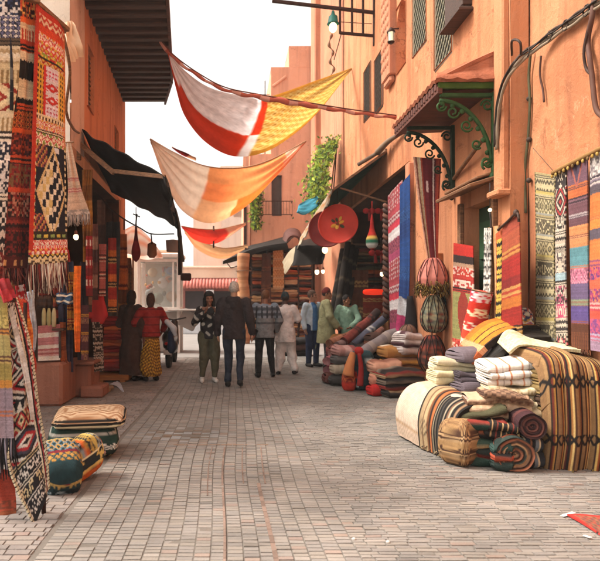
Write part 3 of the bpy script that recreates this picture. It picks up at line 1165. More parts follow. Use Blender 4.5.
SUN_EL, SUN_AZ = 52, 276           # degrees; azimuth clockwise from +Y (the way the lane runs)
W_ = bpy.data.worlds.new('World')
SC.world = W_
W_.use_nodes = True
wt = W_.node_tree
sky = wt.nodes.new('ShaderNodeTexSky')
sky.sky_type = 'NISHITA'
sky.sun_disc = False
sky.sun_elevation = R(SUN_EL)
sky.sun_rotation = R(SUN_AZ)
sky.air_density = 1.0
sky.dust_density = 7.0
sky.ozone_density = .6
hs = wt.nodes.new('ShaderNodeHueSaturation')
hs.inputs['Saturation'].default_value = .25
wm = wt.nodes.new('ShaderNodeMix')
wm.data_type = 'RGBA'
wm.blend_type = 'MULTIPLY'
wm.inputs[0].default_value = 1
wm.inputs[7].default_value = (1.07, 1.0, .92, 1)
wt.links.new(sky.outputs[0], hs.inputs['Color'])
wt.links.new(hs.outputs[0], wm.inputs[6])
hz = wt.nodes.new('ShaderNodeMix')      # a bright hazy sky: never darker than this white
hz.data_type = 'RGBA'
hz.blend_type = 'LIGHTEN'
hz.inputs[0].default_value = 1
hz.inputs[7].default_value = (4.3, 4.12, 3.9, 1)
wt.links.new(wm.outputs[2], hz.inputs[6])
wt.links.new(hz.outputs[2], wt.nodes['Background'].inputs['Color'])
wt.nodes['Background'].inputs['Strength'].default_value = .15

sl = bpy.data.lights.new('sun', 'SUN')
sl.energy = 1.5
sl.angle = R(12)
sl.color = (1, .93, .84)
so_ = bpy.data.objects.new('sun', sl)
COL.objects.link(so_)
dv_ = Vector((math.sin(R(SUN_AZ)) * math.cos(R(SUN_EL)), math.cos(R(SUN_AZ)) * math.cos(R(SUN_EL)), math.sin(R(SUN_EL))))
so_.rotation_euler = dv_.to_track_quat('Z', 'Y').to_euler()
so_.location = (0, 0, 30)
SC.view_settings.view_transform = 'Standard'
SC.view_settings.look = 'None'
SC.view_settings.exposure = 1.12
SC.view_settings.gamma = 1
SC.view_settings.use_curve_mapping = False
SC.cycles.max_bounces = 8
SC.cycles.diffuse_bounces = 5
SC.cycles.use_denoising = True
SC.cycles.caustics_reflective = False
SC.cycles.caustics_refractive = False

# ================================================================= ground
g = G()
g.add([(-40, -12, -.03), (40, -12, -.03), (40, 110, -.03), (-40, 110, -.03)], [[0, 1, 2, 3]], None, (.3, .3, .3))
struct('ground', g, mat('ground_dust', S('#a89a8a'), var=.2, vscale=.6, bump=.3, bscale=8))
g = G()
g.add([(-9, 15.6, .004), (7, 15.6, .004), (7, 60, .004), (-9, 60, .004)], [[0, 1, 2, 3]], None, (.4, .4, .4))
struct('street', g, mat('pale_concrete', S('#85827f'), var=.12, vscale=1.2, bump=.3, bscale=30))


def paving():
    rng = np.random.RandomState(5)
    g = G()
    g.add([(-3.6, 1.2, -.0055), (3.6, 1.2, -.0055), (3.6, 15.6, -.0055), (-3.6, 15.6, -.0055)], [[0, 1, 2, 3]], None, S('#6c665f'))
    B = []

    def wander(x, y):
        return x + .018 * np.sin(y * .9 + x * .8) + .010 * np.sin(y * 2.1 + x * 2.3) + .03 * np.sin(y * .33 + 1)
    seam = -1.21
    x = seam + .02
    i = 0
    while x < .62:
        wd = rng.choice([.094, .100, .108])
        if -.4 < x < .5:
            wd = .098
        y = 1.3 + (rng.rand() * .06 if x > .9 else (i % 2) * .02)
        while y < 15.5:
            ln = .050 + rng.randn() * .003
            w2 = wd
            B.append((x, y, w2 - .004, ln - .004, 0))
            y += ln
        x += wd
        i += 1
    y, xr = 1.3, x
    while y < 15.5:                                            # courses in running bond towards the right wall
        ln = .043 + rng.randn() * .003
        x = xr - rng.rand() * .0
        wd = rng.uniform(.06, .15)
        while x < 3.55:
            B.append((x, y, wd - .004, ln - .0038, 2))
            x += wd
            wd = .132 + rng.randn() * .018
        y += ln
    y = 1.3
    while y < 15.5:                                            # wider bricks laid in running bond against the left wall
        ln = .072 + rng.randn() * .004
        x = seam - .015 - rng.rand() * .12
        B.append((x, y, seam - .015 - x - .005, ln - .006, 1))
        while x > -3.5:
            wd = .125 + rng.randn() * .02
            x -= wd
            B.append((x, y, wd - .005, ln - .005, 1))
        y += ln
    B = np.array(B)
    keep = rng.rand(len(B)) > .0012
    keep &= ~((np.abs(B[:, 1] - 6.75) < .3) & (np.abs(B[:, 0] + .62) < .35) & (rng.rand(len(B)) < .35))
    B = B[keep]
    n = len(B)
    x0, y0, w, l_ = B[:, 0], B[:, 1], B[:, 2], B[:, 3]
    zt = rng.randn(n) * .0016 + .002 * np.sin(B[:, 0] * 3) * np.sin(B[:, 1] * 2)
    tx, ty = rng.randn(n) * .010, rng.randn(n) * .016
    sk = rng.randn(n) * .012
    V = np.zeros((n, 8, 3))
    be = .003
    for k, (a, b) in enumerate(((0, 0), (1, 0), (1, 1), (0, 1))):
        for top in (0, 1):
            ins = be * top
            px_ = x0 + (w * a + ins * (1 - 2 * a))
            py_ = y0 + (l_ * b + ins * (1 - 2 * b))
            V[:, k + 4 * top, 0] = px_ + sk * (b - .5) * l_
            V[:, k + 4 * top, 1] = py_ + sk * (a - .5) * w
            V[:, k + 4 * top, 2] = np.where(top, zt + tx * (a - .5) * w + ty * (b - .5) * l_, -.012)
    V[..., 0] = wander(V[..., 0], V[..., 1])
    q = np.array([[4, 5, 6, 7], [0, 1, 5, 4], [1, 2, 6, 5], [2, 3, 7, 6], [3, 0, 4, 7]])
    Q = (np.arange(n)[:, None, None] * 8 + q[None]).reshape(-1, 4)
    base = np.array([S('#85807a'), S('#817c77'), S('#89837c'), S('#7e7a75'), S('#868078')])[rng.randint(0, 5, n)]
    base = base * (1 + rng.randn(n, 1) * .05)
    stn = np.exp(-(((B[:, 0] + .62) / .45) ** 2 + ((B[:, 1] - 6.65) / .35) ** 2))[:, None]
    base = base * (1 - .75 * stn) + np.where(rng.rand(n, 1) < .5, np.array([S('#8f9496')]), np.array([S('#6b5139')])) * .75 * stn
    lf = (B[:, 4] == 1)
    base[lf] *= A(.98, .94, .95)
    dk = rng.rand(n) < .015
    base[dk] *= .75
    base = np.where((rng.rand(n) < .05)[:, None], base * .8 + np.array([S('#9c6a50')]) * .2, base)
    g.add(V.reshape(-1, 3), Q, None, np.repeat(np.clip(base, .01, 1), 5, 0))
    # brick-red strips of the old gutter, set between the rows of bricks
    red = S('#7d6a5f')
    for xr, ya, yb, wr in ((-.095, 2.6, 6.2, .016), (.205, 2.6, 5.0, .03), (.08, 4.9, 6.2, .012), (.26, 4.9, 6.2, .012), (-.22, 4.6, 6.2, .010)):
        ys = np.arange(ya, yb, .11)
        for a, b in zip(ys[:-1], ys[1:]):
            c = np.array(red) * rng.uniform(.75, 1.25)
            v = [(wander(xr - wr / 2, a), a + .004, .003), (wander(xr + wr / 2, a), a + .004, .003), (wander(xr + wr / 2, b), b - .003, .004), (wander(xr - wr / 2, b), b - .003, .004)]
            vb = [(p[0], p[1], -.011) for p in v]
            g.add(v + vb, [[0, 1, 2, 3], [0, 1, 5, 4], [1, 2, 6, 5], [2, 3, 7, 6], [3, 0, 4, 7]], None, c)
    for a in np.arange(-.62, .28, .12):
        g.box((wander(a + .06, 6.2), 6.215, -.004), (.114, .028, .016), .003, None, np.array(S('#85705f')) * rng.uniform(.8, 1.2))
    return g


PAVE = mat('worn_brick', rough=.85, var=.2, vscale=1.6, bump=.5, bscale=70)
struct('street_paving', paving(), PAVE)

# ================================================================= right-hand house
house = thing('terracotta_house', (3.1, 8, 0), 'tall terracotta plastered house along the right of the lane with lattice windows', 'house')
XW, XN = 3.1, 3.3
g = G()
holes = [(17 - 16.8, 17 - 10.6, 0, 3.95, .3), (17 - 8.05, 17 - 7.15, 0, 2.72, .28), (17 - 10.45, 17 - 9.68, 5.7, 8.1, .16), (17 - 9.3, 17 - 8.55, 5.05, 7.8, .16),
         (17 - 14.4, 17 - 13.7, 5.75, 6.95, .12), (17 - 13.3, 17 - 12.6, 5.6, 6.78, .12), (17 - 11.5, 17 - 10.85, 5.8, 7.05, .25)]
wall_panel(g, (XW, 17, 0), (0, -1, 0), (0, 0, 1), 10.25, 13, holes, seed=2)
wall_panel(g, (XW, 6.75, 0), (1, 0, 0), (0, 0, 1), .2, 13, seed=3, rough=.006)
wall_panel(g, (XN, 6.75, 0), (0, -1, 0), (0, 0, 1), 9, 13, seed=4, rough=.02)
g.add([(XW, 17, 13), (XW, -2.2, 13), (9, -2.2, 13), (9, 17, 13)], [[0, 1, 2, 3]])
g.add([(9, -2.2, 0), (9, -2.2, 13), (9, 17, 13), (9, 17, 0)], [[0, 1, 2, 3]])
g.add([(XN, -2.2, 0), (9, -2.2, 0), (9, -2.2, 13), (XN, -2.2, 13)], [[0, 1, 2, 3]])
part('wall', g, TERRA, house)
g = G()
for y0, y1 in ((6.78, 7.02),):
    g.box((XW - .035, (y0 + y1) / 2, 6.5 + 1.35), (.09, y1 - y0, 10.3), .02)
g.box((XW - .07, 6.9, 2.72), (.16, .30, .07), .015)
part('pilaster', g, TERRA, house)
g = G()
g.box((XW - .06, 11.85, 9.4), (.16, .62, 7.1), .02)
g.box((XW - .05, 11.85, 5.80), (.12, .5, .14), .04)
rng = np.random.RandomState(8)
for k in range(60):                                   # carved stucco on the strip
    g.ball((XW - .14, 11.62 + .46 * (k % 4) / 3, 6.1 + .19 * (k // 4)), (.025, .05, .07), 5)
part('carved_pilaster', g, TERRA2, house)
# niche with an arched head
g = G()
an = np.linspace(0, math.pi, 13)
for sg in (0,):
    pts = [(XW + .2, 11.175 - .325 * math.cos(a), 6.72 + .33 * math.sin(a)) for a in an]
    g.add([(XW + .2, 10.85, 5.8), (XW + .2, 11.5, 5.8)] + pts, None, [[0, k + 2, k + 3] for k in range(12)] + [[0, 14, 1]])
    for k in range(12):                               # spandrels either side of the arch, flush inside the opening
        c = (XW + .012, 10.85 if k >= 6 else 10.85, 7.05)
        a, b = pts[k], pts[k + 1]
        g.add([(XW + .004, a[1], a[2]), (XW + .004, b[1], b[2]), (XW + .004, b[1], 7.055), (XW + .004, a[1], 7.055)], [[0, 1, 2, 3]])
        g.add([(XW + .004, a[1], a[2]), (XW + .004, b[1], b[2]), (XW + .2, b[1], b[2]), (XW + .2, a[1], a[2])], [[0, 1, 2, 3]])
part('niche', g, ORANGE, house)


def lattice(y0, y1, z0, z1, X, dep, cells, barc, backc, name='window'):
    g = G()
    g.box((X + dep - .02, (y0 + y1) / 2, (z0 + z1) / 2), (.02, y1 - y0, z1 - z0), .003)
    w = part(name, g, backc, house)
    g = G()
    sp = (y1 - y0) / cells
    for sg in (-1, 1):
        for k in range(-40, 60):
            # diagonal laths clipped to the opening
            a = A(y0 + k * sp, z0); d = A(1, sg)
            if sg < 0:
                a = A(y0 + k * sp, z1)
            t0, t1 = max(0, (y0 - a[0])), min(z1 - z0, y1 - a[0])
            if t1 - t0 < .04:
                continue
            p, q = a + d * t0, a + d * t1
            g.bar((X + dep - .05 + .008 * sg, p[0], p[1]), (X + dep - .05 + .008 * sg, q[0], q[1]), .030, .012, .002, S('#7a7663') if y0 < 11 else S('#463c34'), up=(1, 0, 0))
    for p, q in (((y0, z0), (y1, z0)), ((y1, z0), (y1, z1)), ((y1, z1), (y0, z1)), ((y0, z1), (y0, z0))):
        g.bar((X + dep - .045, *p), (X + dep - .045, *q), .06, .05, .004, barc, up=(1, 0, 0))
    part('lattice', g, COLR, w)
    return w


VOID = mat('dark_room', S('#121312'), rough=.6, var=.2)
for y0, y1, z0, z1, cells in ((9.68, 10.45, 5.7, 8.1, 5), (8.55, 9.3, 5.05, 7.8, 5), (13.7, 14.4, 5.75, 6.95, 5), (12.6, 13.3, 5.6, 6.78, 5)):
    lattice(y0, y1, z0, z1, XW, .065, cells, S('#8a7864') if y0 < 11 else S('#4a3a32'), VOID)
g = G()
g.box((XW + .2, 7.6, 1.36), (.05, .9, 2.72), .004, None, S('#1f3b24'))
for k in range(4):
    for j in range(2):
        g.box((XW + .168, 7.38 + .44 * j, .42 + .62 * k), (.03, .32, .5), .012, None, S('#2a4c2e'))
door = part('door', g, COLR, house)
g = G(); g.ball((XW + .13, 7.95, 1.15), (.03, .03, .03), 7, S('#a08850')); part('handle', g, METAL, door)
# door hood of old boards, and its lamp
g = G()
g.box((XW - .17, 7.65, 2.90), (.36, 1.2, .045), .01, np.array(((math.cos(.3), 0, -math.sin(.3)), (0, 1, 0), (math.sin(.3), 0, math.cos(.3)))))
g.box((XW - .10, 7.65, 2.99), (.30, 1.1, .035), .01, np.array(((math.cos(.3), 0, -math.sin(.3)), (0, 1, 0), (math.sin(.3), 0, math.cos(.3)))))
g.box((XW - .04, 8.14, 1.4), (.06, .10, 2.8), .01)
g.box((XW - .04, 7.1, 1.4), (.06, .08, 2.8), .01)
part('door_hood', g, WOODM, house)
g = G()
g.box((3.03, 8.15, 6.3), (.14, .66, 1.9), .01)
for k in range(5):
    g.box((3.02, 8.15, 5.28 - .0 + k * .012), (.24 - k * .03, .76 - k * .03, .03), .004)
part('window_box', g, WOODD, house)
# shop room
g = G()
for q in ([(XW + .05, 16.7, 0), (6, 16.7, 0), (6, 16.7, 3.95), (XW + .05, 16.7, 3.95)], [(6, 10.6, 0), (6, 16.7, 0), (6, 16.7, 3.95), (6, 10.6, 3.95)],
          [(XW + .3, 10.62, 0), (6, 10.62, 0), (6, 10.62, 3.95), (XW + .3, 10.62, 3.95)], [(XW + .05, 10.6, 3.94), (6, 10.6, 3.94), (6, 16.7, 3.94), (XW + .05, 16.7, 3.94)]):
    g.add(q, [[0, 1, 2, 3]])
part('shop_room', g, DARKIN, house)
g = G()
g.box((XW + .02, 10.52, 1.95), (.22, .22, 3.9), .02)
part('corner_post', g, TERRA2, house)

# door canopy: tiled hood on two green iron brackets
can = thing('door_canopy', (2.75, 8.0, 4.05), 'tiled canopy on green scrolled iron brackets above the door', 'canopy')
g = G()
yn, yf, xo, ze, zr = 7.05, 8.95, 2.36, 4.06, 4.42
nv, nu = 22, 8
pts = np.zeros((nv + 1, nu + 1, 3))
for i in range(nv + 1):
    for j in range(nu + 1):
        u = j / nu
        y = yn + (yf - yn) * i / nv
        pts[i, j] = (XW - .01 + (xo - XW) * u, y, zr + (ze - zr) * u + .05 * (1 - u) * u + .028 * abs(math.sin(math.pi * i / 2)))
g.shell(pts, (.5, .5, .5), .04)
g.add([(xo - .01, yn + .0, ze - .0), (XW - .02, yn - .0, ze - .0), (XW - .02, yn + .02, zr + .02), (xo + .12, yn + .14, ze + .13)], [[0, 1, 2, 3]])
zz_ = np.linspace(0, 1, 9)
hp = np.zeros((9, 13, 3))
for i in range(9):
    for j in range(13):
        u = j / 12
        hp[i, j] = (xo - .02 + (XW - xo) * u + .10 * zz_[i] * (1 - u), yn - .05 + .22 * zz_[i] ** 1.3 + .006 * math.sin(u * 17 + i), ze + .005 + zz_[i] * (.14 + .24 * u) + .008 * math.sin(u * 23 + i * 2))
g.shell(hp, (.5, .5, .5), .05)
part('tiles', g, plaster('clay_tile', S('#b57358'), S('#a5664d'), S('#7a4a39'), .8, 1), can)
g = G()
for i in range(18):                                   # toothed eaves board
    y = yn + .06 + (yf - yn - .12) * i / 17
    g.box((xo + .03, y, ze - .05), (.05, .06, .09), .01)
g.bar((xo + .05, yn, ze - .09), (xo + .05, yf, ze - .09), .06, .08)
g.add([(xo + .05, yn + .03, ze - .1), (XW - .02, yn + .03, ze - .06), (XW - .02, yf, ze - .06), (xo + .05, yf, ze - .1)], [[0, 1, 2, 3]])
part('eaves_board', g, wood('red_brown_wood', S('#6a3524'), S('#3a1c14')), can)
g = G()
g.bar((xo + .03, yn + .02, ze - .035), (XW - .02, yn + .02, ze - .035), .05, .075, .008)
part('green_beam', g, mat('green_paint', S('#3f5522'), rough=.6, var=.25, vscale=10, bump=.3), can)
for yb, mt_ in ((7.1, GREENI), (8.45, DKGREEN)):
    g = G()
    g.bar((XW - .035, yb, 2.98), (XW - .035, yb, ze - .1), .06, .06, .01)
    g.bar((XW - .03, yb, ze - .14), (xo + .06, yb, ze - .14), .05, .05, .01)
    arc = [(XW - .68 + .62 * math.sin(a), yb, ze - 1.0 + .80 * math.cos(a)) for a in np.linspace(.0, 1.5, 16)]
    g.tube(arc, .026, 7)
    X_, Z_ = (-1, 0, 0), (0, 0, 1)
    scroll(g, (XW - .115, yb, ze - .26), .075, .02, 0, 520, X_, Z_, .014)
    scroll(g, (XW - .36, yb, ze - .50), .075, .02, 200, 700, X_, Z_, .013)
    scroll(g, (XW - .24, yb, ze - .72), .06, .02, 220, 700, X_, Z_, .013)
    scroll(g, (XW - .52, yb, ze - .34), .075, .02, 180, 640, X_, Z_, .013)
    scroll(g, (XW - .13, yb, ze - .92), .055, .02, 200, 640, X_, Z_, .013)
    scroll(g, (XW - .11, yb, ze - .95), .075, .02, -60, 400, X_, Z_, .016)
    scroll(g, (XW - .66, yb, ze - .27), .06, .02, 180, 660, X_, Z_, .014)
    for k, a in enumerate(arc[1:-1:2]):
        g.ball(A(*a) + A(-.03, 0, -.03), (.032, .02, .032), 6)
    g.ball((XW - .05, yb, 2.96), (.04, .04, .06), 7)
    b_ = part('bracket', g, mt_, can)
g = G(); g.bar((XW - .03, 8.42, 3.2), (2.95, 7.12, 3.42), .045, .045, .01); part('brace', g, WOODM, can)

# cables and pipes along the wall
g = G()
path = [PX(604, 0, XN - .05), PX(570, 24, XN - .05), PX(552, 36, XN - .06), PX(537, 48, XN - .1), PX(524, 57, XW), PX(514, 68, XW - .10), PX(506, 82, XW - .12), PX(501, 99, XW - .11), PX(498, 122, XW - .10), PX(497, 148, XW - .10)]
pp = spl(path, 60)
for k, (dz, dx, r, c) in enumerate(((0, 0, .02, '#7a6a58'), (.035, -.02, .014, '#4a3a30'), (-.03, -.01, .016, '#8b7a66'), (.015, -.035, .009, '#2a211c'))):
    w_ = np.stack([np.zeros(60), .006 * np.sin(np.arange(60) * .9 + k), .008 * np.sin(np.arange(60) * .6 + 2 * k)], 1)
    g.tube(pp + A(dx, 0, dz) + w_, r, 7, S(c))
for k in (6, 15, 22, 30):
    g.tube([pp[k] + .05 * A(0, math.cos(a), math.sin(a)) + A(-.02, 0, .005) for a in np.linspace(0, 6.28, 10)], .008, 5, S('#3a2c22'))
single('cable_bundle', g, COLR, 'bundle of old pipes and cables running along the terracotta wall and bending down', 'cables')
g = G()
g.tube(spl([PX(531, 50, XN - .04), PX(529, 75, XN - .03), PX(530, 105, XN - .03), PX(528, 140, XN - .03), PX(525, 172, XN - .03), PX(526, 213, XN - .03)], 30), .016, 7, S('#4d4a30'))
for k in (.3, .55, .8):
    q = PX(529, 50 + 163 * k, XN - .03); g.ball(q, .03, 6, S('#3a2c22'))
single('wall_pipe', g, COLR, 'thin dark downpipe beside the khaki wall rug', 'pipe')
g = G()
g.tube(spl([PX(541, 56, XN - .04), PX(540, 75, XN - .05), PX(543, 90, XN - .04), PX(544, 102, XN - .04)], 16), .012, 6, S('#54352a'))
single('loose_cable', g, COLR, 'short loose brown cable end hanging from the pipe bundle', 'cable')
g = G()
g.tube(spl([PX(594, 0, XN - .05), PX(592, 18, XN - .07), PX(588, 40, XN - .04), PX(590, 60, XN - .06), PX(592, 75, XN - .05), PX(596, 108, XN - .05), PX(604, 118, XN - .05)], 30), .024, 7, S('#5a3a2e'))
g.tube(spl([PX(589, 25, XN - .06), PX(584, 50, XN - .07), PX(586, 68, XN - .05), PX(592, 75, XN - .05)], 18), .015, 6, S('#3a241c'))
single('bent_pipe', g, COLR, 'brown pipe with a kinked hose at the top right corner of the wall', 'pipe')
g = G()
g.tube(spl([PX(512, 55, XW - .02), PX(512, 41, XW - .15), PX(520, 42, XW - .16), PX(521, 54, XW - .1)], 16), .014, 6, S('#3c2a22'))
single('wall_hook', g, COLR, 'small curved iron hook on the pilaster above the pipes', 'hook')

# iron bracket high on the right wall, with a lantern
g = G()
yb = 13.4
for p, q, w in ((P(272, 1, yb), P(376, 13, yb), .07), (P(340, 33, yb), P(374, 36, yb), .06), (P(374.5, -30, yb), P(374.5, 46, yb), .07), (P(352, -20, yb), P(352, 34, yb), .05), (P(363, -20, yb), P(363, 35, yb), .05), (P(340, -20, yb), P(340, 34, yb), .05), (P(341, 35, yb), P(334, 60, yb + .6), .02), (P(340, 22, yb), P(372, 24, yb), .015)):
    g.bar(p, q, w, None, .01)
single('iron_bracket', g, IRON, 'dark iron frame bracket jutting out high on the terracotta wall', 'bracket')
lan = thing('hanging_lantern', P(333, 32, yb), 'green hanging lantern with a glowing bulb under the iron bracket', 'lantern')
c = P(333, 24, yb)
g = G(); g.lathe([(.01, .30), (.03, .28), (.05, .2), (.10, .16), (.12, .02), (.14, .0), (.12, -.02)], c, 14); g.tube([c + A(0, 0, .3), P(333, 6, yb)], .012, 5)
part('lamp_shade', g, mat('teal_metal', S('#1f5a50'), rough=.4, var=.2), lan)
g = G(); g.ball(c - A(0, 0, .08), (.09, .09, .11), 8); part('bulb', g, GLOW, lan)
wl = thing('wall_lantern', PX(391, 42, XW), 'small lit lantern on the carved pilaster', 'lantern')
c = PX(391, 37, XW - .22)
g = G(); g.lathe([(.02, .17), (.08, .10), (.08, .08)], c, 8); g.lathe([(.07, -.09), (.03, -.13)], c, 8); g.bar(c + A(0, 0, .15), c + A(.15, 0, .15), .02)
for k in range(4):
    a = k * math.pi / 2 + .4; g.bar(c + A(.07 * math.cos(a), .07 * math.sin(a), .10), c + A(.065 * math.cos(a), .065 * math.sin(a), -.11), .012)
part('frame', g, IRON, wl)
g = G(); g.lathe([(.06, .08), (.055, -.09)], c, 8); part('lamp_glass', g, mat('frosted_glass', S('#d8c8a8'), emit=.5), wl)
# twisted dark vine of cables left of the lantern
g = G()
g.tube(spl(pe((332, 34, 17), (329, 45, 17), (333, 52, 17), (330, 62, 17), (334, 68, 17), (331, 76, 17)), 40), [.03 + .018 * math.sin(k * .8) for k in range(40)], 6)
single('twisted_cable', g, WOODM, 'dark twisted cable hanging down the wall below the green lantern', 'cable')

# ================================================================= further houses
h2 = thing('rose_house', (3.2, 20, 0), 'tall rose plastered house beyond the shop with a green creeper', 'house')
g = G()
wall_panel(g, (3.18, 24.9, 0), (0, -1, 0), (0, 0, 1), 7.9, 14, [(1.2, 2.0, 8.5, 10.2, .15)], seed=12, step=.8)
g.box((3.12, 22.9, 7), (.3, 1.2, 14), .03)
g.box((3.14, 17.2, 7), (.2, .3, 14), .03)
g.add([(3.18, 17, 14), (9, 17, 14), (9, 24.9, 14), (3.18, 24.9, 14)], [[0, 1, 2, 3]])
g.add([(3.18, 24.9, 0), (9, 24.9, 0), (9, 24.9, 14), (3.18, 24.9, 14)], [[0, 1, 2, 3]])
g.add([(9, 24.9, 0), (9, 17.1, 0), (9, 17.1, 14), (9, 24.9, 14)], [[0, 1, 2, 3]])
part('wall', g, TERRA2, h2)
g = G(); g.box((3.3, 23.3, 9.35), (.04, .8, 1.7), .004, None, S('#3b2f2a')); part('window', g, COLR, h2)

h3 = thing('stepped_house', (1.8, 25, 0), 'rose house across the far end with a stepped roof', 'house')
g = G()
wall_panel(g, (.35, 25.1, 0), (1, 0, 0), (0, 0, 1), 1.2, 7.6, [(.02, .14, 2.5, 5.4, .12)], seed=13, step=.8)
wall_panel(g, (1.5, 25, 0), (1, 0, 0), (0, 0, 1), 2.0, 11.2, [(.02, .45, 5.0, 6.7, .15)], seed=14, step=.8)
wall_panel(g, (2.25, 25.05, 11.1), (1, 0, 0), (0, 0, 1), 1.2, 1.0, seed=15)
wall_panel(g, (.35, 33, 0), (0, -1, 0), (0, 0, 1), 7.9, 7.6, seed=16, step=.8)
wall_panel(g, (1.5, 33, 0), (0, -1, 0), (0, 0, 1), 8.0, 11.2, seed=17, step=.8)
wall_panel(g, (2.25, 33, 11.1), (0, -1, 0), (0, 0, 1), 7.95, 1.0, seed=18, step=.8)
g.add([(.35, 25.1, 7.6), (1.5, 25.1, 7.6), (1.5, 33, 7.6), (.35, 33, 7.6)], [[0, 1, 2, 3]])
g.add([(1.5, 25, 11.2), (3.5, 25, 11.2), (3.5, 33, 11.2), (1.5, 33, 11.2)], [[0, 1, 2, 3]])
g.add([(2.25, 25.05, 12.1), (3.5, 25.05, 12.1), (3.5, 33, 12.1), (2.25, 33, 12.1)], [[0, 1, 2, 3]])
g.box((1.85, 24.98, 10.6), (.7, .06, .1), .02, np.array(((.8, 0, -.6), (0, 1, 0), (.6, 0, .8))))
part('wall', g, TERRA3, h3)
g = G(); g.box((1.735, 25.12, 5.85), (.43, .03, 1.7), .004, None, S('#4a3c36')); w3 = part('window', g, COLR, h3)
g = G()
for z in (5.0, 5.55):
    g.bar(A(1.15, 24.6, z), A(2.35, 24.6, z), .03); g.bar(A(1.15, 24.6, z), A(1.15, 25, z), .03); g.bar(A(2.35, 24.6, z), A(2.35, 25, z), .03)
for k in range(11):
    g.bar(A(1.15 + .12 * k, 24.6, 5.0), A(1.15 + .12 * k, 24.6, 5.55), .014)
g.bar(A(1.15, 24.6, 5.5), A(1.15, 24.6, 7.0), .03)
part('railing', g, IRON, h3)
g = G(); g.box((.43, 25.2, 3.95), (.12, .03, 2.9), .004, None, S('#54433c')); part('window', g, COLR, h3)
g = G(); g.tube([(1.3, 26, 7.6), (1.3, 26, 11.0)], .025, 5); g.bar((1.1, 26, 10.4), (1.5, 26, 10.4), .02); g.bar((1.15, 26, 10.1), (1.45, 26, 10.1), .02); part('antenna', g, IRON, h3)
g = G(); g.tube([(.62, 24.98, 2.6), (.62, 24.98, 7.5)], .04, 6); part('downpipe', g, TERRA2, h3)


def ivy(name, label, fn, n, size, cols, stem, seed):
    t = thing(name, fn(np.random.RandomState(1))[0], label, 'creeper')
    g = G(); leaves(g, fn, n, size, cols, seed); part('foliage', g, LEAF, t)
    g = G()
    for s_ in stem:
        g.tube(spl(s_, 14), .02, 5, S('#4a3826'))
    part('stem', g, COLR, t)


GREENS = ('#7c9424', '#93a830', '#5c781c', '#a8b844', '#47601a', '#869c2c', '#33481a', '#6a5a28', '#5c781c')


def f_big(rng):
    v = rng.rand()
    z = 6.15 - 2.1 * v
    y = 18.0 - .4 * v + rng.randn() * (.42 + .30 * math.sin(2.4 * v))
    x = 3.05 - abs(rng.randn()) * .20 - .22 * math.sin(math.pi * v) - .42 * v
    return A(x, y, z + rng.randn() * .08), A(-1, -.5, .3)


def f_small(rng):
    v = rng.rand()
    return A(.85 + rng.randn() * .13 * (1 - .3 * v), 24.7 - abs(rng.randn()) * .12, 6.0 - 1.6 * v), A(0, -1, .2)


ivy('green_creeper', 'bright green creeper hanging on the rose wall above the green awning', f_big, 4200, .07, GREENS, [[(3.12, 18.2, 6.3), (2.95, 18, 5.4), (2.8, 17.7, 4.2)], [(3.12, 18.4, 6.2), (3.0, 18.2, 5.0), (2.85, 17.5, 4.5)]], 3)
ivy('potted_creeper', 'narrow green creeper trailing on the far house beside the balcony', f_small, 900, .075, GREENS, [[(.85, 24.95, 6.1), (.85, 24.8, 5), (.88, 24.8, 4.3)]], 4)

# ================================================================= left-hand house
XL = lambda y: -2.38 - .056 * (y - 9.4)
lh = thing('ochre_house', (-2.6, 10, 0), 'orange plastered house on the left under a deep wooden eave', 'house')
du = A(.056, -1, 0); du /= np.linalg.norm(du)
g = G()
LW = math.hypot(5.2, 5.2 * .056)
# upper wall, faces the lane (+x): u runs away from the camera
wall_panel(g, (XL(9.4), 9.4, 0), -du, (0, 0, 1), LW, 6.3, [(.3, .86, 4.65, 5.65, .12), (3.3, 3.9, 4.55, 5.2, .12), (.0001, 4.2, 0, 3.75, .02)], seed=21)
g.add([(XL(14.6), 14.6, 0), (-7, 14.6, 0), (-7, 14.6, 6.3), (XL(14.6), 14.6, 6.3)], [[0, 1, 2, 3]])
part('wall', g, ORANGE, lh)
g = G()
wall_panel(g, (XL(9.4) + .02, 8.56, 3.72), (0, 1, 0), (0, 0, 1), .86, 2.6, seed=22)
part('pale_wall', g, plaster('pink_cream_plaster', S('#cfae9c'), S('#c6a492'), S('#a68270'), .4, .6), lh)
g = G()
wall_panel(g, (-7.0, 8.55, 3.72), (1, 0, 0), (0, 0, 1), 7.0 + XL(9.4) + .03, 2.6, seed=23)
g.add([(-7, 8.55, 6.32), (-2.4, 8.55, 6.32), (-2.4, 14.5, 6.34), (-7, 14.5, 6.34)], [[0, 1, 2, 3]])
part('white_gable', g, plaster('whitewash', S('#ded4c6'), S('#d4c8b8'), S('#bfae9c'), .4, .5), lh)
for (u0, u1, z0, z1) in ((.3, .86, 4.65, 5.65), (3.3, 3.9, 4.55, 5.2)):
    g = G()
    c0 = A(XL(9.4), 9.4, 0) - du * u0 - A(.08, 0, 0); c1 = A(XL(9.4), 9.4, 0) - du * u1 - A(.08, 0, 0)
    for k in range(13):
        z = z0 + (z1 - z0) * (k + .5) / 13
        g.bar(c0 + A(.02, 0, z), c1 + A(.02, 0, z), .05, .02, .004)
    for q in (c0, c1):
        g.bar(q + A(0, 0, z0), q + A(0, 0, z1), .06, .06)
    part('shutter', g, WOODM, lh)
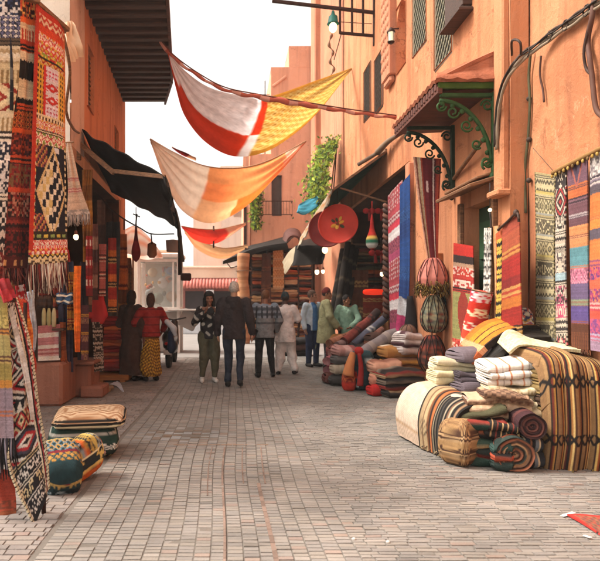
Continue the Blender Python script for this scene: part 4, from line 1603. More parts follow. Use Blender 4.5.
# eave: joists under boards
g = G()
zE = 6.22
def xo_(y):
    return -1.08 - .083 * (y - 9.4) if y < 12.9 else -1.37 - .22 * (y - 12.9)
for k in range(34):
    y = 9.0 + k * .3
    if y > 14.3:
        break
    g.box(((XL(y) - .1 + xo_(y)) / 2, y, zE + .02), (xo_(y) - XL(y) + .1, .13, .14), .012)
ev = part('eave', g, WOODD, lh)
g = G()
ys = np.linspace(8.85, 14.45, 30)
for a, b in zip(ys[:-1], ys[1:]):
    g.add([(XL(a) - 1.2, a, zE + .11), (xo_(a) + .04, a, zE + .10), (xo_(b) + .04, b, zE + .10), (XL(b) - 1.2, b, zE + .11), (XL(a) - 1.2, a, zE + .2), (xo_(a) + .04, a, zE + .16), (xo_(b) + .04, b, zE + .16), (XL(b) - 1.2, b, zE + .2)],
          [[0, 1, 2, 3], [4, 5, 6, 7], [1, 2, 6, 5], [0, 1, 5, 4], [2, 3, 7, 6]])
for a, b in ((8.85, 10.6), (10.75, 12.8), (12.95, 14.4)):
    g.bar(A(xo_(a) + .02, a, zE + .06), A(xo_(b) + .02, b, zE + .06), .05, .2)
part('eave_boards', g, wood('eave_boards', S('#5e3a2a'), S('#33201a')), lh)
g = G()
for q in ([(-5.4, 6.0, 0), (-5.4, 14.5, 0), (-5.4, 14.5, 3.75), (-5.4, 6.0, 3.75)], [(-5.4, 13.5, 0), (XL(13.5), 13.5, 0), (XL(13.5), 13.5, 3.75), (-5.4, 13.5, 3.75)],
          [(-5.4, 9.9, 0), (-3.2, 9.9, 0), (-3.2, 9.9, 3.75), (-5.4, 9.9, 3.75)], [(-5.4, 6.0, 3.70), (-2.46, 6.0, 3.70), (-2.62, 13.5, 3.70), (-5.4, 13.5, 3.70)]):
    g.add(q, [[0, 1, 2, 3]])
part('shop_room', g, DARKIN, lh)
# low plastered plinths by the shop
g = G(); g.box((-2.86, 8.8, .31), (.86, .75, .62), .04); single('plaster_plinth', g, PINKW, 'worn pink plaster plinth below the striped textiles on the left', 'plinth')
g = G(); g.box((-2.44, 9.55, .26), (.44, .66, .52), .04); g.box((-2.40, 9.5, .535), (.5, .74, .05), .02); g.box((-2.2, 9.4, .09), (.36, .5, .18), .03); single('plaster_step', g, PINKW, 'brown plaster step block with a flat top at the shop entrance', 'step')

# ================================================================= far end
fs = thing('far_shop', (-1.2, 27, 0), 'low far shop with a pink tiled eave closing the lane', 'shop')
g = G()
wall_panel(g, (-2.6, 27, 0), (1, 0, 0), (0, 0, 1), 3.2, 2.5, [(.35, 1.2, .9, 1.9, .2), (1.45, 2.6, .55, 1.9, .25)], seed=31)
g.box((-1.0, 27.6, 2.45), (3.2, 1.2, .1), .02)
part('wall', g, plaster('dull_rose_plaster', S('#8f5f58'), S('#865952'), S('#6d4742'), .4, .6), fs)
g = G()
for k in range(22):
    g.tube([(-2.55 + .145 * k, 26.65, 2.06), (-2.55 + .145 * k, 27.05, 2.42)], .07, 6)
part('tiled_eave', g, mat('pink_tile', S('#b8736a'), var=.2), fs)
g = G(); g.box((-1.85, 27.25, 1.4), (.9, .04, 1.05), .01, None, S('#3a3436')); g.box((-.57, 27.3, 1.22), (1.2, .04, 1.4), .01, None, S('#2a2a30')); part('window', g, COLR, fs)
g = G(); g.box((-1.0, 26.6, .28), (3.0, .5, .56), .03, None, S('#c9d0d6')); g.box((-1.0, 26.58, .60), (3.1, .56, .06), .02, None, S('#e6ebee')); part('counter', g, COLR, fs)
g = G(); g.box((-1.12, 26.86, 1.75), (.34, .03, .42), .01, None, S('#e8f2f8')); part('poster', g, COLR, fs)
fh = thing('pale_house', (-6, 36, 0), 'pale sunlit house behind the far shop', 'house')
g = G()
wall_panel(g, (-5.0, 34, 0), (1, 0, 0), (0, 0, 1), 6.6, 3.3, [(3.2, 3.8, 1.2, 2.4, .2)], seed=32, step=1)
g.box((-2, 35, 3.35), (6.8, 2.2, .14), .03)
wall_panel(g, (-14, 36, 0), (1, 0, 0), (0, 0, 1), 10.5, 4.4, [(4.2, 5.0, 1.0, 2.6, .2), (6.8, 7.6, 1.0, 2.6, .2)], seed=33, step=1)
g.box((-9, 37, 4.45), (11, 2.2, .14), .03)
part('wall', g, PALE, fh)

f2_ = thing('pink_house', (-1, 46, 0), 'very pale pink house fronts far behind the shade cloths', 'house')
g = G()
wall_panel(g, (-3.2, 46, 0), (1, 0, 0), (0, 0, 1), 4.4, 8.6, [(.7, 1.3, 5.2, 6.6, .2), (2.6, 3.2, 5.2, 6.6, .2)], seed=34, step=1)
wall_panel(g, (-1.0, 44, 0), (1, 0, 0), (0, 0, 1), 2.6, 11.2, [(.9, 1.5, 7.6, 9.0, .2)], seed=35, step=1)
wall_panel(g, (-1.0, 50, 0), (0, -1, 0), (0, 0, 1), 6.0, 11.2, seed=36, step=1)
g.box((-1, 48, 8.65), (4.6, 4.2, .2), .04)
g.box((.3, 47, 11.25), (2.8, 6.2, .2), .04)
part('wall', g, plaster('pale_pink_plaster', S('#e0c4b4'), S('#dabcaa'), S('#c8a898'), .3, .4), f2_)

# ================================================================= textiles on the right
def hang(name, label, cat, eA, eB, pat, amp=.012, th=.012, m=None, group=None, seed=0, lo=.6, hi=2.5, fr=None, flare=None, bulge=0, k=2, dim=.9):
    """A hung textile between two edges; pat[row, column]; an optional fringe becomes its part."""
    pat = weave(pat, k, seed) * dim
    nv, nu = pat.shape[:2]
    pts = sheet(eA, eB, nv, nu, amp, seed, lo, hi, flare, bulge)
    g = G()
    g.shell(pts, pat, th, None)
    if not fr:
        return single(name, g, m or WOVEN, label, cat, group)
    loc = g.base()
    t = thing(name, loc, label, cat, group)
    part('cloth', g, m or WOVEN, t)
    g = G()
    fringe(g, pts[-1], fr[0], fr[1], seed, fr[2] if len(fr) > 2 else 40, fr[3] if len(fr) > 3 else .004)
    part('fringe', g, PILE, t)
    return t


X3 = XN - .05
grp = 'rugs hung on the right wall'
KH = ('#a3936a', '#544c3c', '#bcae88', '#7c7350', '#655c48')
sp = []
for k in range(9):
    sp += [('sol', .25, KH[k % 2 * 2]), ('str', .35, KH[1], KH[2]), (('zig', 'dia', 'scr', 'dia', 'scr')[k % 5], 1.5, KH[(k + 2) % 5], KH[1], KH[2]), ('sol', .3, '#8f8f86' if k % 3 else '#b3a15f')]
hang('wall_rug', 'long khaki rug with dark geometric bands, hung on bare wall beside the pipe', 'rug', [PX(535, 172, X3), PX(536, 260, X3), PX(535, 362, X3)], [PX(555, 175, X3), PX(554, 260, X3), PX(556, 362, X3)],
     frame(bands(190, 44, sp, 4), 2, ('#8d8058', '#4b452f')), group=grp, seed=1, k=3)
BW = ('#c9bba8', '#37302f', '#a83a3a', '#bfae9a', '#54484a')
sp = [('scr', 2, BW[0], BW[1], BW[1]), ('onedia', 3, BW[2], BW[1], BW[0], BW[1]), ('scr', 1.5, BW[0], BW[1]), ('str', .6, BW[0], BW[1]), ('zig', 1.6, BW[0], BW[1], BW[3]), ('chk', .5, BW[0], BW[1]), ('scr', 2.2, BW[0], BW[4], BW[3]),
      ('sol', .8, '#9fb6bd'), ('str', .6, BW[1], BW[0]), ('scr', 2, '#a8566a', BW[0], BW[1]), ('scr', 1.6, '#b8486a', BW[0]), ('zig', 1.2, BW[0], BW[1]), ('str', .6, BW[1], BW[0]), ('scr', 2, '#c25a60', BW[0], BW[1])]
hang('wall_rug', 'narrow black and white rug with a red diamond, hung from the bamboo pole', 'rug', [PX(555.5, 172, X3 - .02), PX(555, 260, X3 - .02), PX(556, 352, X3 - .02)], [PX(567, 168, X3 - .02), PX(566, 250, X3 - .02), PX(568, 352, X3 - .02)], bands(170, 26, sp, 7), group=grp, seed=2, k=3)
PU = ('#6f4a52', '#c06a3a', '#86606a', '#54404c', '#a85a6a', '#d08a58')
sp = [('sol', 2.2, '#745260', '#7a5560'), ('str', .5, PU[1], PU[3]), ('sol', .9, '#c4693c'), ('str', .6, '#3c2c34', PU[2]), ('sol', 1.1, PU[0]), ('str', .5, '#b0a0a0', PU[3]), ('sol', .8, PU[0]), ('sol', .9, '#d08a58'), ('str', .4, '#8b4a40', '#d49a6a'), ('sol', .9, '#c88858'),
      ('sol', 1.9, '#5f8f98'), ('str', .3, '#c06a3a', '#5f8f98'), ('scr', 1.5, '#c0708a', '#8d5468', '#d890a0'), ('sol', 1.7, '#6a5878'), ('str', .7, '#7f8a70', '#8a6a58'), ('sol', 1.5, '#5e4c86'), ('str', .3, '#8a4a30', '#5e4c86'), ('comb', 2.6, '#5a3220', '#7a4428', '#4a2a1c')]
pc = bands(200, 44, sp, 9)
vv, uu = np.mgrid[0:26, 0:44]
pc[:26][np.abs(uu - 20) < (26 - vv) * .5] = S('#544458')
pc[:26][(np.abs(np.abs(uu - 20) - (26 - vv) * .5) < 1.6)] = S('#b06458')
hang('wall_rug', 'purple and orange banded rug with a turquoise panel, hung from the bamboo pole', 'rug', [PX(567.5, 166, X3 - .03), PX(570, 250, X3 - .03), PX(572, 348, X3 - .03)], [PX(588, 158, X3 - .03), PX(588.5, 250, X3 - .03), PX(589, 350, X3 - .03)], pc, group=grp, seed=3, dim=.82, fr=(.06, ('#5a3220', '#7a4428'), 30))
sp = [('scr', 1.8, '#b7aca8', '#7f7478', '#d8d0c8'), ('str', .8, '#3e3440', '#d8c8c0', '#8a7a88'), ('sol', .7, '#5c5058'), ('sol', 1.9, '#d27b40'), ('str', .3, '#b06038', '#d88a50'), ('sol', .8, '#d8843f'), ('sol', .9, '#5f5460'), ('sol', 1.7, '#cf7a40'), ('str', .6, '#8a4a6a', '#cf6a50'), ('scr', 1.1, '#b84868', '#6a3c78', '#d86a58'), ('sol', .8, '#d8664a'), ('scr', 1.1, '#a83e6a', '#e08058', '#70407a'), ('str', .7, '#e0a8a0', '#c84858'), ('sol', .7, '#d85a48'), ('scr', 1.2, '#8a4a86', '#c85a78'), ('str', .6, '#b8a8c0', '#c06078'), ('sol', .9, '#a88aa0')]
hang('wall_rug', 'pink, orange and mauve striped rug at the edge of the wall, largest under the pole', 'rug', [PX(589.5, 157, X3 - .02), PX(590, 250, X3 - .02), PX(591, 350, X3 - .02)], [PX(611, 146, X3 - .02), PX(612, 250, X3 - .02), PX(612, 354, X3 - .02)], bands(190, 44, sp, 11), group=grp, seed=4, dim=.8)
g = G()
pole = spl([PX(553, 173, X3 - .05), PX(570, 164, X3 - .06), PX(584, 157, X3 - .05), PX(606, 146, X3 - .06)], 24)
g.tube(pole, [.022 + .004 * (k % 5 == 0) for k in range(24)], 8, S('#8a6638'))
for k in range(0, 24, 2):
    g.ball(pole[k] + A(-.01, 0, -.035), (.012, .018, .02), 6, S(('#9a7a34', '#6a5028', '#a88a44')[k % 3]))
bp = single('bamboo_pole', g, COLR, 'yellow bamboo pole with brass rings carrying the rugs on the right wall', 'pole')
g = G(); g.tube([PX(533, 148, X3 - .02), PX(554, 172, X3 - .05)], .004, 4, S('#4a3a30')); single('string', g, COLR, 'thin string tying the bamboo pole to the wall', 'string')

grp = 'rugs leaning by the green door'
RD = ('#b02a22', '#d9c8a8', '#3a2320', '#c8502a', '#8a2a24')
sp = [('sol', 1.2, '#b7281e'), ('sol', .8, '#2c1c1a'), ('sol', .4, '#b08a70'), ('scr', .9, '#a82820', '#b8402c', '#d8b8a8'), ('sol', .5, '#a83028'), ('scr', .8, '#e0c0b0', '#a83028'), ('str', .5, '#2c1c1a', '#b03028'), ('sol', 5.0, '#8f8a54'), ('scr', 2, '#c85040', '#e0c0a8', '#a83028'), ('sol', 1.5, '#b83226'), ('scr', 1.4, '#b83226', '#d8a890')]
pf = bands(150, 30, sp, 13)
for i in range(48, 106):                              # the flame-shaped figure
    t_ = (i - 48) / 57
    hw = 8 * math.sin(math.pi * t_ ** .7) * (1 if t_ > .05 else .4)
    for j in range(30):
        if abs(j - 15) < hw:
            pf[i, j] = S('#8f2f22')
hang('leaning_rug', 'red topped rug with a dark flame figure left of the door', 'rug', [PX(454, 243, 3.0), PX(453, 320, 2.98), PX(453, 384, 2.95)], [PX(473, 246, 3.0), PX(474, 320, 2.98), PX(474, 390, 2.95)], pf, group=grp, seed=5, k=3)
sp = [('scr', 1, '#d8384a', '#e8e0e0'), ('sol', .6, '#c8301f'), ('scr', .9, '#e8d0a8', '#c8301f'), ('sol', .6, '#c42c1e'), ('scr', .9, '#e8c8b0', '#b82a20'), ('sol', .8, '#d8452a'), ('scr', .9, '#e8d8b8', '#c03022'), ('sol', .9, '#b82a20'), ('scr', .8, '#7a2a30', '#c03022'), ('sol', .9, '#d86a28'), ('sol', .6, '#d8a03a')]
g = G(); rolled(g, PX(482, 292, 2.86), PX(465, 378, 2.72), .125, ('#b82a20', '#e8d0a8'), sp, 30, 6, 110); single('rolled_rug', g, WOVEN, 'rolled red rug with cream lettering-like bands leaning before the green door', 'rug', grp)
hang('leaning_rug', 'narrow black and white scarf rug hanging at the door edge', 'rug', [PX(485, 228, 2.96), PX(484, 290, 2.95), PX(478, 372, 2.9)], [PX(491, 228, 2.96), PX(490, 290, 2.95), PX(486, 372, 2.9)], bands(130, 14, [('scr', 6, '#d8d4cc', '#3a3634', '#a8a29a'), ('zig', 2, '#d8d4cc', '#2c2a2a'), ('scr', 4, '#c8c4bc', '#3a3634')], 3), group=grp, seed=6)
hang('leaning_rug', 'tan rug with brown lengthwise stripes beside the door', 'rug', [PX(485, 229, 3.0), PX(488, 290, 3.0), PX(487, 372, 2.95)], [PX(499, 225, 3.0), PX(498, 290, 3.0), PX(498, 372, 2.95)], np.tile(np.array([S(c) for c in ('#b07a4a', '#8a5632', '#c99a64', '#7a4a2c', '#b8824e', '#d0a878', '#8a5632')])[np.arange(24) * 7 // 24][None], (100, 1, 1)) * (1 + .06 * np.random.RandomState(2).randn(100, 24, 1)), group=grp, seed=7, amp=.03, hi=4)
hang('leaning_rug', 'thin yellow rug with black hatching between two red rugs', 'rug', [PX(497.5, 240, 2.95), PX(497, 300, 2.95), PX(494, 345, 2.92)], [PX(502, 238, 2.95), PX(502, 300, 2.95), PX(500, 345, 2.92)], bands(110, 12, [('zig', 1, '#c8a848', '#1e1a18')] * 9, 5), group=grp, seed=8)
OR_ = [('sol', 1.0, '#b0503a'), ('sol', 1.4, '#b85a3c'), ('str', .8, '#c88a48', '#a8452e'), ('sol', 1.6, '#a82a22'), ('sol', .8, '#8a2420'), ('str', .9, '#d09a58', '#b8442e'), ('sol', .9, '#c8742f'), ('sol', 1.5, '#a3281f'), ('str', .6, '#3a2018', '#d0a05a'), ('scr', 1.5, '#8a5a24', '#b8862f', '#6a3a1c'), ('scr', .9, '#c84a24', '#d8742a')]
hang('leaning_rug', 'orange and crimson banded rug on the pilaster by the pole hook', 'rug', [PX(503, 226, 2.96), PX(502, 290, 2.95), PX(502, 362, 2.93)], [PX(519, 214, 2.97), PX(521, 290, 2.96), PX(523, 362, 2.95)], bands(150, 36, OR_, 17), group=grp, seed=9, dim=.72, k=2)
hang('leaning_rug', 'plain burnt orange rug hanging behind the crimson banded one', 'rug', [PX(496, 234, 2.98), PX(496, 290, 2.98), PX(492, 362, 2.96)], [PX(506, 226, 2.99), PX(505, 290, 2.98), PX(505, 362, 2.96)], bands(100, 14, [('sol', 3, '#b5552f'), ('sol', 2, '#c0602f'), ('sol', 2, '#c8592a')], 18), group=grp, seed=10)
g = G(); g.tube(spl([PX(498, 230, 2.95), PX(507, 222, 2.94), PX(517, 213, 2.94), PX(519, 222, 2.95)], 14), .014, 6); g.ball(PX(516, 213, 2.94), (.03, .03, .04), 6); single('rug_rod', g, WOODD, 'short dark bent rod holding the crimson banded rug', 'rod')
g = G(); g.ball(P(490, 210, 7.0), .022, 7); single('door_bulb', g, GLOW, 'tiny warm bulb hanging below the door hood', 'lamp')
g = G(); g.tube([P(490, 183, 7.0), P(490, 207, 7.0)], .006, 4, S('#2a2320')); g.tube(spl([P(490, 212, 7.0), P(491, 225, 7.0), P(489, 236, 7.0)], 8), .012, 5, S('#2a2320')); single('lamp_wire', g, COLR, 'dark flex with a tassel below the door hood', 'wire')

# maroon cloth gathered under the canopy, with woven bags below
YM = 8.75
sp_c = ['#d8a890', '#7a3a2c', '#c8b088', '#d8c8b0', '#b04a34', '#6e1a26', '#681824', '#6e1a26', '#681824', '#721c26', '#681824', '#dcc8bc', '#5a1a22', '#9a3428', '#b5482f', '#8a2a24']
pm = np.tile(np.array([S(c) for c in sp_c])[np.arange(48) * 16 // 48][None], (110, 1, 1)) * (1 + .05 * np.random.RandomState(3).randn(110, 48, 1))
pm[24:36, 20:24] = S('#d8b8b0')
hang('hanging_cloth', 'tall maroon cloth with striped edges gathered to a point under the canopy', 'cloth', pe((413, 157, YM), (419, 205, YM), (428, 262, YM)), pe((441, 159, YM), (439, 205, YM), (438, 262, YM)), pm, amp=.016, lo=1, hi=3, seed=11, flare=(.3, 1.3))


def woven_bag(label, px, pt, pb, pwid, Y, cols, cords, fuzzy=None, seed=0):
    top, bot = P(px, pt, Y), P(px, pb, Y)
    h = top[2] - bot[2]
    r = pwid / 2 / 600 * Y
    t = thing('woven_bag', bot, label, 'bag', 'woven bags hung on the pillar')
    prof = [(r * .3, h), (r * .55, h * .93), (r * .82, h * .72), (r, h * .45), (r * .92, h * .22), (r * .6, h * .05), (.02, 0)]
    p2 = spl([(a, 0, b) for a, b in prof], 40)[:, [0, 2]]
    n = 40
    pat = bands(39, n, cols, seed)
    an = np.linspace(0, 2 * np.pi, n, endpoint=False)
    pts = np.stack([p2[:, :1] * np.cos(an) * 1.0, p2[:, :1] * np.sin(an) * .75, np.repeat(p2[:, 1:2], n, 1)], -1) + bot
    pts += .008 * np.sin(9 * an)[None, :, None] * A(0, 1, 0)
    g = G(); g.grid(pts, pat, True); part('bag_body', g, WOVEN, t)
    g = G()
    for k in range(10):
        a0 = 2 * math.pi * k / 10
        for sg in (-1, 1):
            path = []
            for q in np.linspace(.04, .9, 14):
                i = min(39, int(q * 39))
                a = a0 + sg * (.6 * q)
                path.append(bot + A(p2[i, 0] * 1.04 * math.cos(a), p2[i, 0] * .80 * math.sin(a), p2[i, 1]))
            g.tube(path, .0055, 5, S(cords))
    part('cord', g, PILE, t)
    if fuzzy:
        g = G(); rng = np.random.RandomState(seed)
        for k in range(260):
            a = rng.rand() * 6.28; z = h * (.02 + .33 * rng.rand())
            p = bot + A(r * .98 * math.cos(a), r * .75 * math.sin(a), z)
            g.tube([p, p + A(.03 * math.cos(a), .03 * math.sin(a), -.02) + rng.randn(3) * .012, p + A(.04 * math.cos(a), .04 * math.sin(a), -.07) + rng.randn(3) * .02], [.008, .007, .003], 4, S(fuzzy[rng.randint(len(fuzzy))]))
        part('fringe', g, PILE, t)
    g = G(); g.tube([top, top + A(0, 0, .08)], .008, 5, S(cords)); part('strap', g, PILE, t)


woven_bag('salmon pink netted bag with a shaggy olive bottom', 433, 258, 294, 29, YM, [('sol', 1, '#c9786a'), ('sol', 2, '#d98a7c'), ('sol', 1, '#c9786a'), ('sol', 2, '#6a5224')], '#5a2420', ('#6a5224', '#8a6c30', '#4a3a1c'), 1)
woven_bag('grey green patterned bag, the middle one on the pillar', 434, 295, 333, 26, YM - .02, [('fl', 3, '#9c9676', '#5f7672', '#b8aa80', '#54504a'), ('fl', 4, '#7a7a64', '#b0a07a', '#3f5654', '#8a4a3a')], '#2f2620', None, 2)
woven_bag('dark brown red woven bag, the lowest on the pillar', 432, 335, 372, 27, YM - .03, [('zig', 2, '#54302a', '#8a3a2c', '#3a2420'), ('scr', 2, '#6a3a2c', '#a04a34', '#40281f'), ('zig', 2, '#4a2c22', '#94603c')], '#1e1614', None, 3)
woven_bag('small teal and black bag half hidden at the pillar edge', 446, 296, 326, 14, YM + .1, [('fl', 3, '#2f4a4e', '#1f2a2c', '#5a7a78')], '#1a1a1a', None, 4)
g = G()
for k, (px, w, c) in enumerate(((439, .12, '#a5643c'), (448, .15, '#8f5230'), (456, .09, '#b0713f'))):
    g.box(P(px, 300, 8.95 - .0) * A(1, 1, 0) + A(0, 0, 1.1), (w, .035, 2.2 - .1 * k), .008, None, S(c))
g.box(P(446, 300, 8.92) * A(1, 1, 0) + A(0, -.03, 1.5), (.40, .03, .07), .006, None, S('#8a4c2c'))
single('plank_screen', g, mat('plank_wood', rough=.75, var=.25, vscale=12, bump=.4, bscale=40), 'orange brown plank screen behind the woven bags', 'screen')

# ----------------------------------------------------------------- the big pile
grp = 'folded blankets in the large pile on the right'


def fold(label, base, w, d, h, n, yaw=0, name='folded_blanket', cat='blanket', group=None, m=None, **k):
    g = G()
    k.setdefault('nu', 90)
    folded(g, base, w, d, h, n, yaw, **k)
    return single(name, g, m or PILE, label, cat, group or grp)


def stripes(seq, rep=1, seed=0, nrow=60, dens=None):
    """lengthwise stripes: seq of (colour, width)"""
    cols = []
    for c, w in seq * rep:
        cols += [S(c)] * w
    a = np.array(cols)[None].repeat(nrow, 0)
    rng = np.random.RandomState(seed)
    return np.clip(a * (1 + .07 * rng.randn(*a.shape[:2], 1)), .002, 1)


# the supporting heart of the pile
fold('brown wool blankets folded at the heart of the big pile', (2.78, 6.25, 0), .8, .8, .48, 4, 5, colors=('#6a4a3c', '#54382e', '#7a5a48'), mode='layer', seed=1)
fold('dark brown blankets folded at the back of the pile against the wall', (2.72, 7.0, 0), .74, .62, .80, 6, -4, colors=('#4a342c', '#6a5448', '#3c2c28'), mode='layer', seed=2)
fold('grey brown blankets low in the middle of the pile', (2.28, 6.5, 0), .6, .7, .42, 4, 8, colors=('#5a4c48', '#6f5f58'), mode='layer', seed=3)
# large striped blanket draped over its stack
st = []
for c, w in (('#8a6844', 9), ('#9c7a50', 6), ('#2c1c18', 5), ('#6a2a1c', 3), ('#b58a44', 5), ('#221614', 5), ('#876642', 12), ('#2a1a16', 3), ('#8f4a24', 4), ('#c8a860', 4), ('#3a241c', 5), ('#8c6c46', 12), ('#b8945c', 5), ('#5a1f18', 4), ('#1f1412', 5), ('#a3703c', 5), ('#d0b070', 3), ('#4a2c1c', 5), ('#8e6e48', 9), ('#2c1a16', 5), ('#9a5a2c', 5), ('#1f1412', 4)):
    st += [S(c)] * w
st = np.array(st)
nU = len(st) * 2
nV = 300
rng = np.random.RandomState(4)
st = np.repeat(np.vstack([st[::2], st[1::2][::-1]]), 2, 0)
pd = np.tile(st[None], (nV, 1, 1)) * (1 + .10 * rng.randn(nV, nU, 1))
for r0, r1 in ((40, 58), (132, 154)):                 # knotted black bands across
    for i in range(r0, r1):
        for j in range(nU):
            if ((i - r0 + j) % 20 < 7) or ((j - i + r0) % 20 < 7):
                pd[i, j] = np.array(S('#17110f')) * rng.uniform(.7, 1.5)
t = thing('striped_blanket', (2.95, 5.5, 0), 'big brown, black and mustard striped blanket draped over the front stack', 'blanket', grp)
prof = spl([(0, 5.30, .0), (0, 5.262, .3), (0, 5.25, .7), (0, 5.27, .88), (0, 5.36, .975), (0, 5.6, 1.01), (0, 6.0, 1.02)], nV + 1)
us = np.linspace(0, 1, nU + 1)
pts = np.zeros((nV + 1, nU + 1, 3))
pts[..., 0] = 2.755 + .53 * us[None]
pts[..., 1] = prof[:, 1:2] - (.016 * np.sin(us * 17 + .5) + .012 * np.sin(us * 31 + 2))[None] * np.linspace(1.3, .2, nV + 1)[:, None] + .02 * np.sin(us * 5 + 1)[None]
pts[..., 2] = prof[:, 2:3] + .02 * np.sin(us * 4 + .5)[None] * (prof[:, 2:3] > .9)
eg = np.clip(1 - us / .10, 0, 1)
pts[..., 2] -= (.10 * eg ** 2)[None] * (prof[:, 2:3] > .6)
pts[..., 1] += (.12 * eg ** 1.5)[None] * (prof[:, 1:2] < 5.4)
pts[..., 0] += .012 * np.sin(np.linspace(0, 9, nV + 1))[:, None]
stp_ = 1 / (1 + np.exp(-(us - .47) * 160))
pts[..., 1] += (.034 * stp_)[None]
pts[..., 2] -= (.022 * stp_ * (1 + .3 * np.sin(us * 9)))[None] * (prof[:, 2:3] > .8)
pts[..., 2] += (.018 * np.exp(-((us - .45) / .03) ** 2))[None] * (prof[:, 2:3] > .9)
pts[..., 2] = np.maximum(pts[..., 2], .0)
g = G(); g.shell(pts, pd, .035); part('cloth', g, WOVEN, t)
g = G(); folded(g, (3.04, 5.68, 0), .46, .7, .95, 7, 0, colors=('#7a6238', '#4a3424', '#8a7448'), mode='layer', seed=5, nu=30); part('inner_stack', g, PILE, t)
g = G(); fringe(g, pts[0][:, :] + A(0, -.01, .012), .02, ('#2a1a16', '#75642f'), 2, 60, .005, .02); part('fringe', g, PILE, t)
wav = [('#e0d8ce', 9), ('#c98a66', 2), ('#e6e0d8', 7), ('#7a5a50', 1), ('#e6e0d8', 8), ('#c07850', 2), ('#ded6ca', 6)]
fold('white blanket with thin rust stripes, next to the draped brown stripes', (2.68, 5.90, .69), .46, .58, .22, 3, -8, roll=4, pat=stripes(wav, 2, 1), seed=6)
fold('cream blanket with tan tufts, under the white striped one', (2.66, 5.84, .49), .44, .54, .20, 3, -14, pat=bands(60, 60, [('scr', 3, '#d8c8a8', '#d8c8a8', '#b09a72'), ('sol', 1, '#e0d0b4')], 3), seed=7)
fold('cream blanket with a red edge, third below the white striped one', (2.67, 5.70, .31), .38, .48, .19, 3, -22, pat=stripes([('#a8303a', 3), ('#d8c4a4', 30), ('#cdb48e', 20)], 1, 2), seed=8)
fold('pale mauve grey blanket lying behind the white striped one', (2.66, 6.45, .86), .66, .40, .13, 1, 6, roll=5, colors=('#6d6168', '#7d7278', '#63585f'), seed=9)
ob = [('#c9761f', 8), ('#d8892c', 5), ('#2a1c16', 2), ('#d2801f', 7), ('#e0a04a', 3), ('#2a1c16', 2), ('#c8701f', 8)]
g = G()
ptsO = sheet([A(2.46, 6.22, .84), A(2.58, 6.18, 1.0), A(2.78, 6.22, 1.13), A(3.02, 6.3, 1.19), A(3.20, 6.35, 1.19), A(3.27, 6.4, 1.10)], [A(2.48, 6.7, .86), A(2.60, 6.7, 1.08), A(2.8, 6.72, 1.24), A(3.03, 6.75, 1.28), A(3.20, 6.75, 1.26), A(3.27, 6.7, 1.14)], 140, 84, .012, 3)
po = stripes([('#2a1c16', 2), ('#c9761f', 8), ('#2a1c16', 2), ('#d8892c', 8), ('#3a2418', 2), ('#d2801f', 9), ('#b8661c', 9)], 1, 5, 70)
po[:9] = S('#a8552c'); po[9:14] = S('#d0926a')
g.shell(ptsO, weave(po[:, :42] if po.shape[1] >= 42 else np.pad(po, ((0, 0), (0, 42 - po.shape[1]), (0, 0)), 'edge'), 2, 3), .06)
single('orange_blanket', g, PILE, 'orange blanket with black lengthwise lines slung on top of the pile', 'blanket', grp)
g = G()
ptsB = sheet([A(2.58, 6.08, .84), A(2.78, 6.06, 1.02), A(2.98, 6.1, 1.09), A(3.22, 6.12, 1.10)], [A(2.64, 6.36, .92), A(2.82, 6.36, 1.12), A(3.0, 6.36, 1.17), A(3.22, 6.38, 1.17)], 40, 20, .012, 6)
g.shell(ptsB, bands(40, 20, [('sol', 1, '#17140f'), ('sol', 1, '#221c16')], 3), .06)
single('black_blanket', g, mat('satin_black', rough=.35, var=.2, bump=.3, bscale=30, spec=.5), 'shiny black cover tucked under the orange blanket', 'blanket', grp)
g = G()
ptsC = sheet([A(2.66, 5.82, .98), A(2.76, 5.78, 1.06), A(2.95, 5.70, 1.045), A(3.18, 5.58, 1.03), A(3.285, 5.54, 1.005)], [A(2.70, 6.16, 1.06), A(2.80, 6.16, 1.18), A(2.97, 6.12, 1.10), A(3.18, 6.02, 1.06), A(3.285, 5.98, 1.03)], 90, 54, .018, 5, 1.5, 6)
g.shell(ptsC, bands(90, 54, [('fl', 2, '#cbc49a', '#d8d2b0', '#c8c096'), ('scr', 2, '#d2caa4', '#dcd6b6'), ('sol', 1, '#d0c8a0')], 8), .03)
single('cream_blanket', g, PILE, 'pale yellow rumpled blanket lying across the top of the pile', 'blanket', grp)
g = G()
cushion(g, A(3.13, 6.5, 1.16), .24, .16, .26, 25, bands(36, 72, [('fl', 3, '#d8c8b0', '#3a3a5a', '#c86a50', '#e0d8c8'), ('fl', 3, '#c8788a', '#e8e0d0', '#d8a040', '#4a5a6a')], 4), seed=3, tilt=-12)
single('floral_bag', g, WOVEN, 'small flower patterned stuffed bag on the top of the pile', 'bag')
# cream folds at the back left
fold('cream quilt folded thick, topmost of the cream stack', (2.40, 6.55, .73), .48, .46, .14, 2, -10, colors=('#ddd2b0', '#d6caa6'), seed=10)
fold('cream quilt with a dark hem, second in the cream stack', (2.39, 6.53, .61), .52, .48, .125, 2, -7, colors=('#d8cca4', '#cfc298', '#d8cca4'), seed=11)
fold('cream quilt with a dark zigzag, third in the cream stack', (2.41, 6.54, .48), .54, .48, .13, 2, -12, pat=bands(60, 60, [('zig', 1, '#d6cba4', '#8a7d55', '#d6cba4'), ('sol', 2, '#dcd0ac')], 2), seed=12)
fold('buff quilt drooping at the left of the cream stack', (2.24, 6.55, .42), .36, .44, .13, 1, 12, droop=.05, colors=('#cbb894', '#c2ae88'), seed=13)
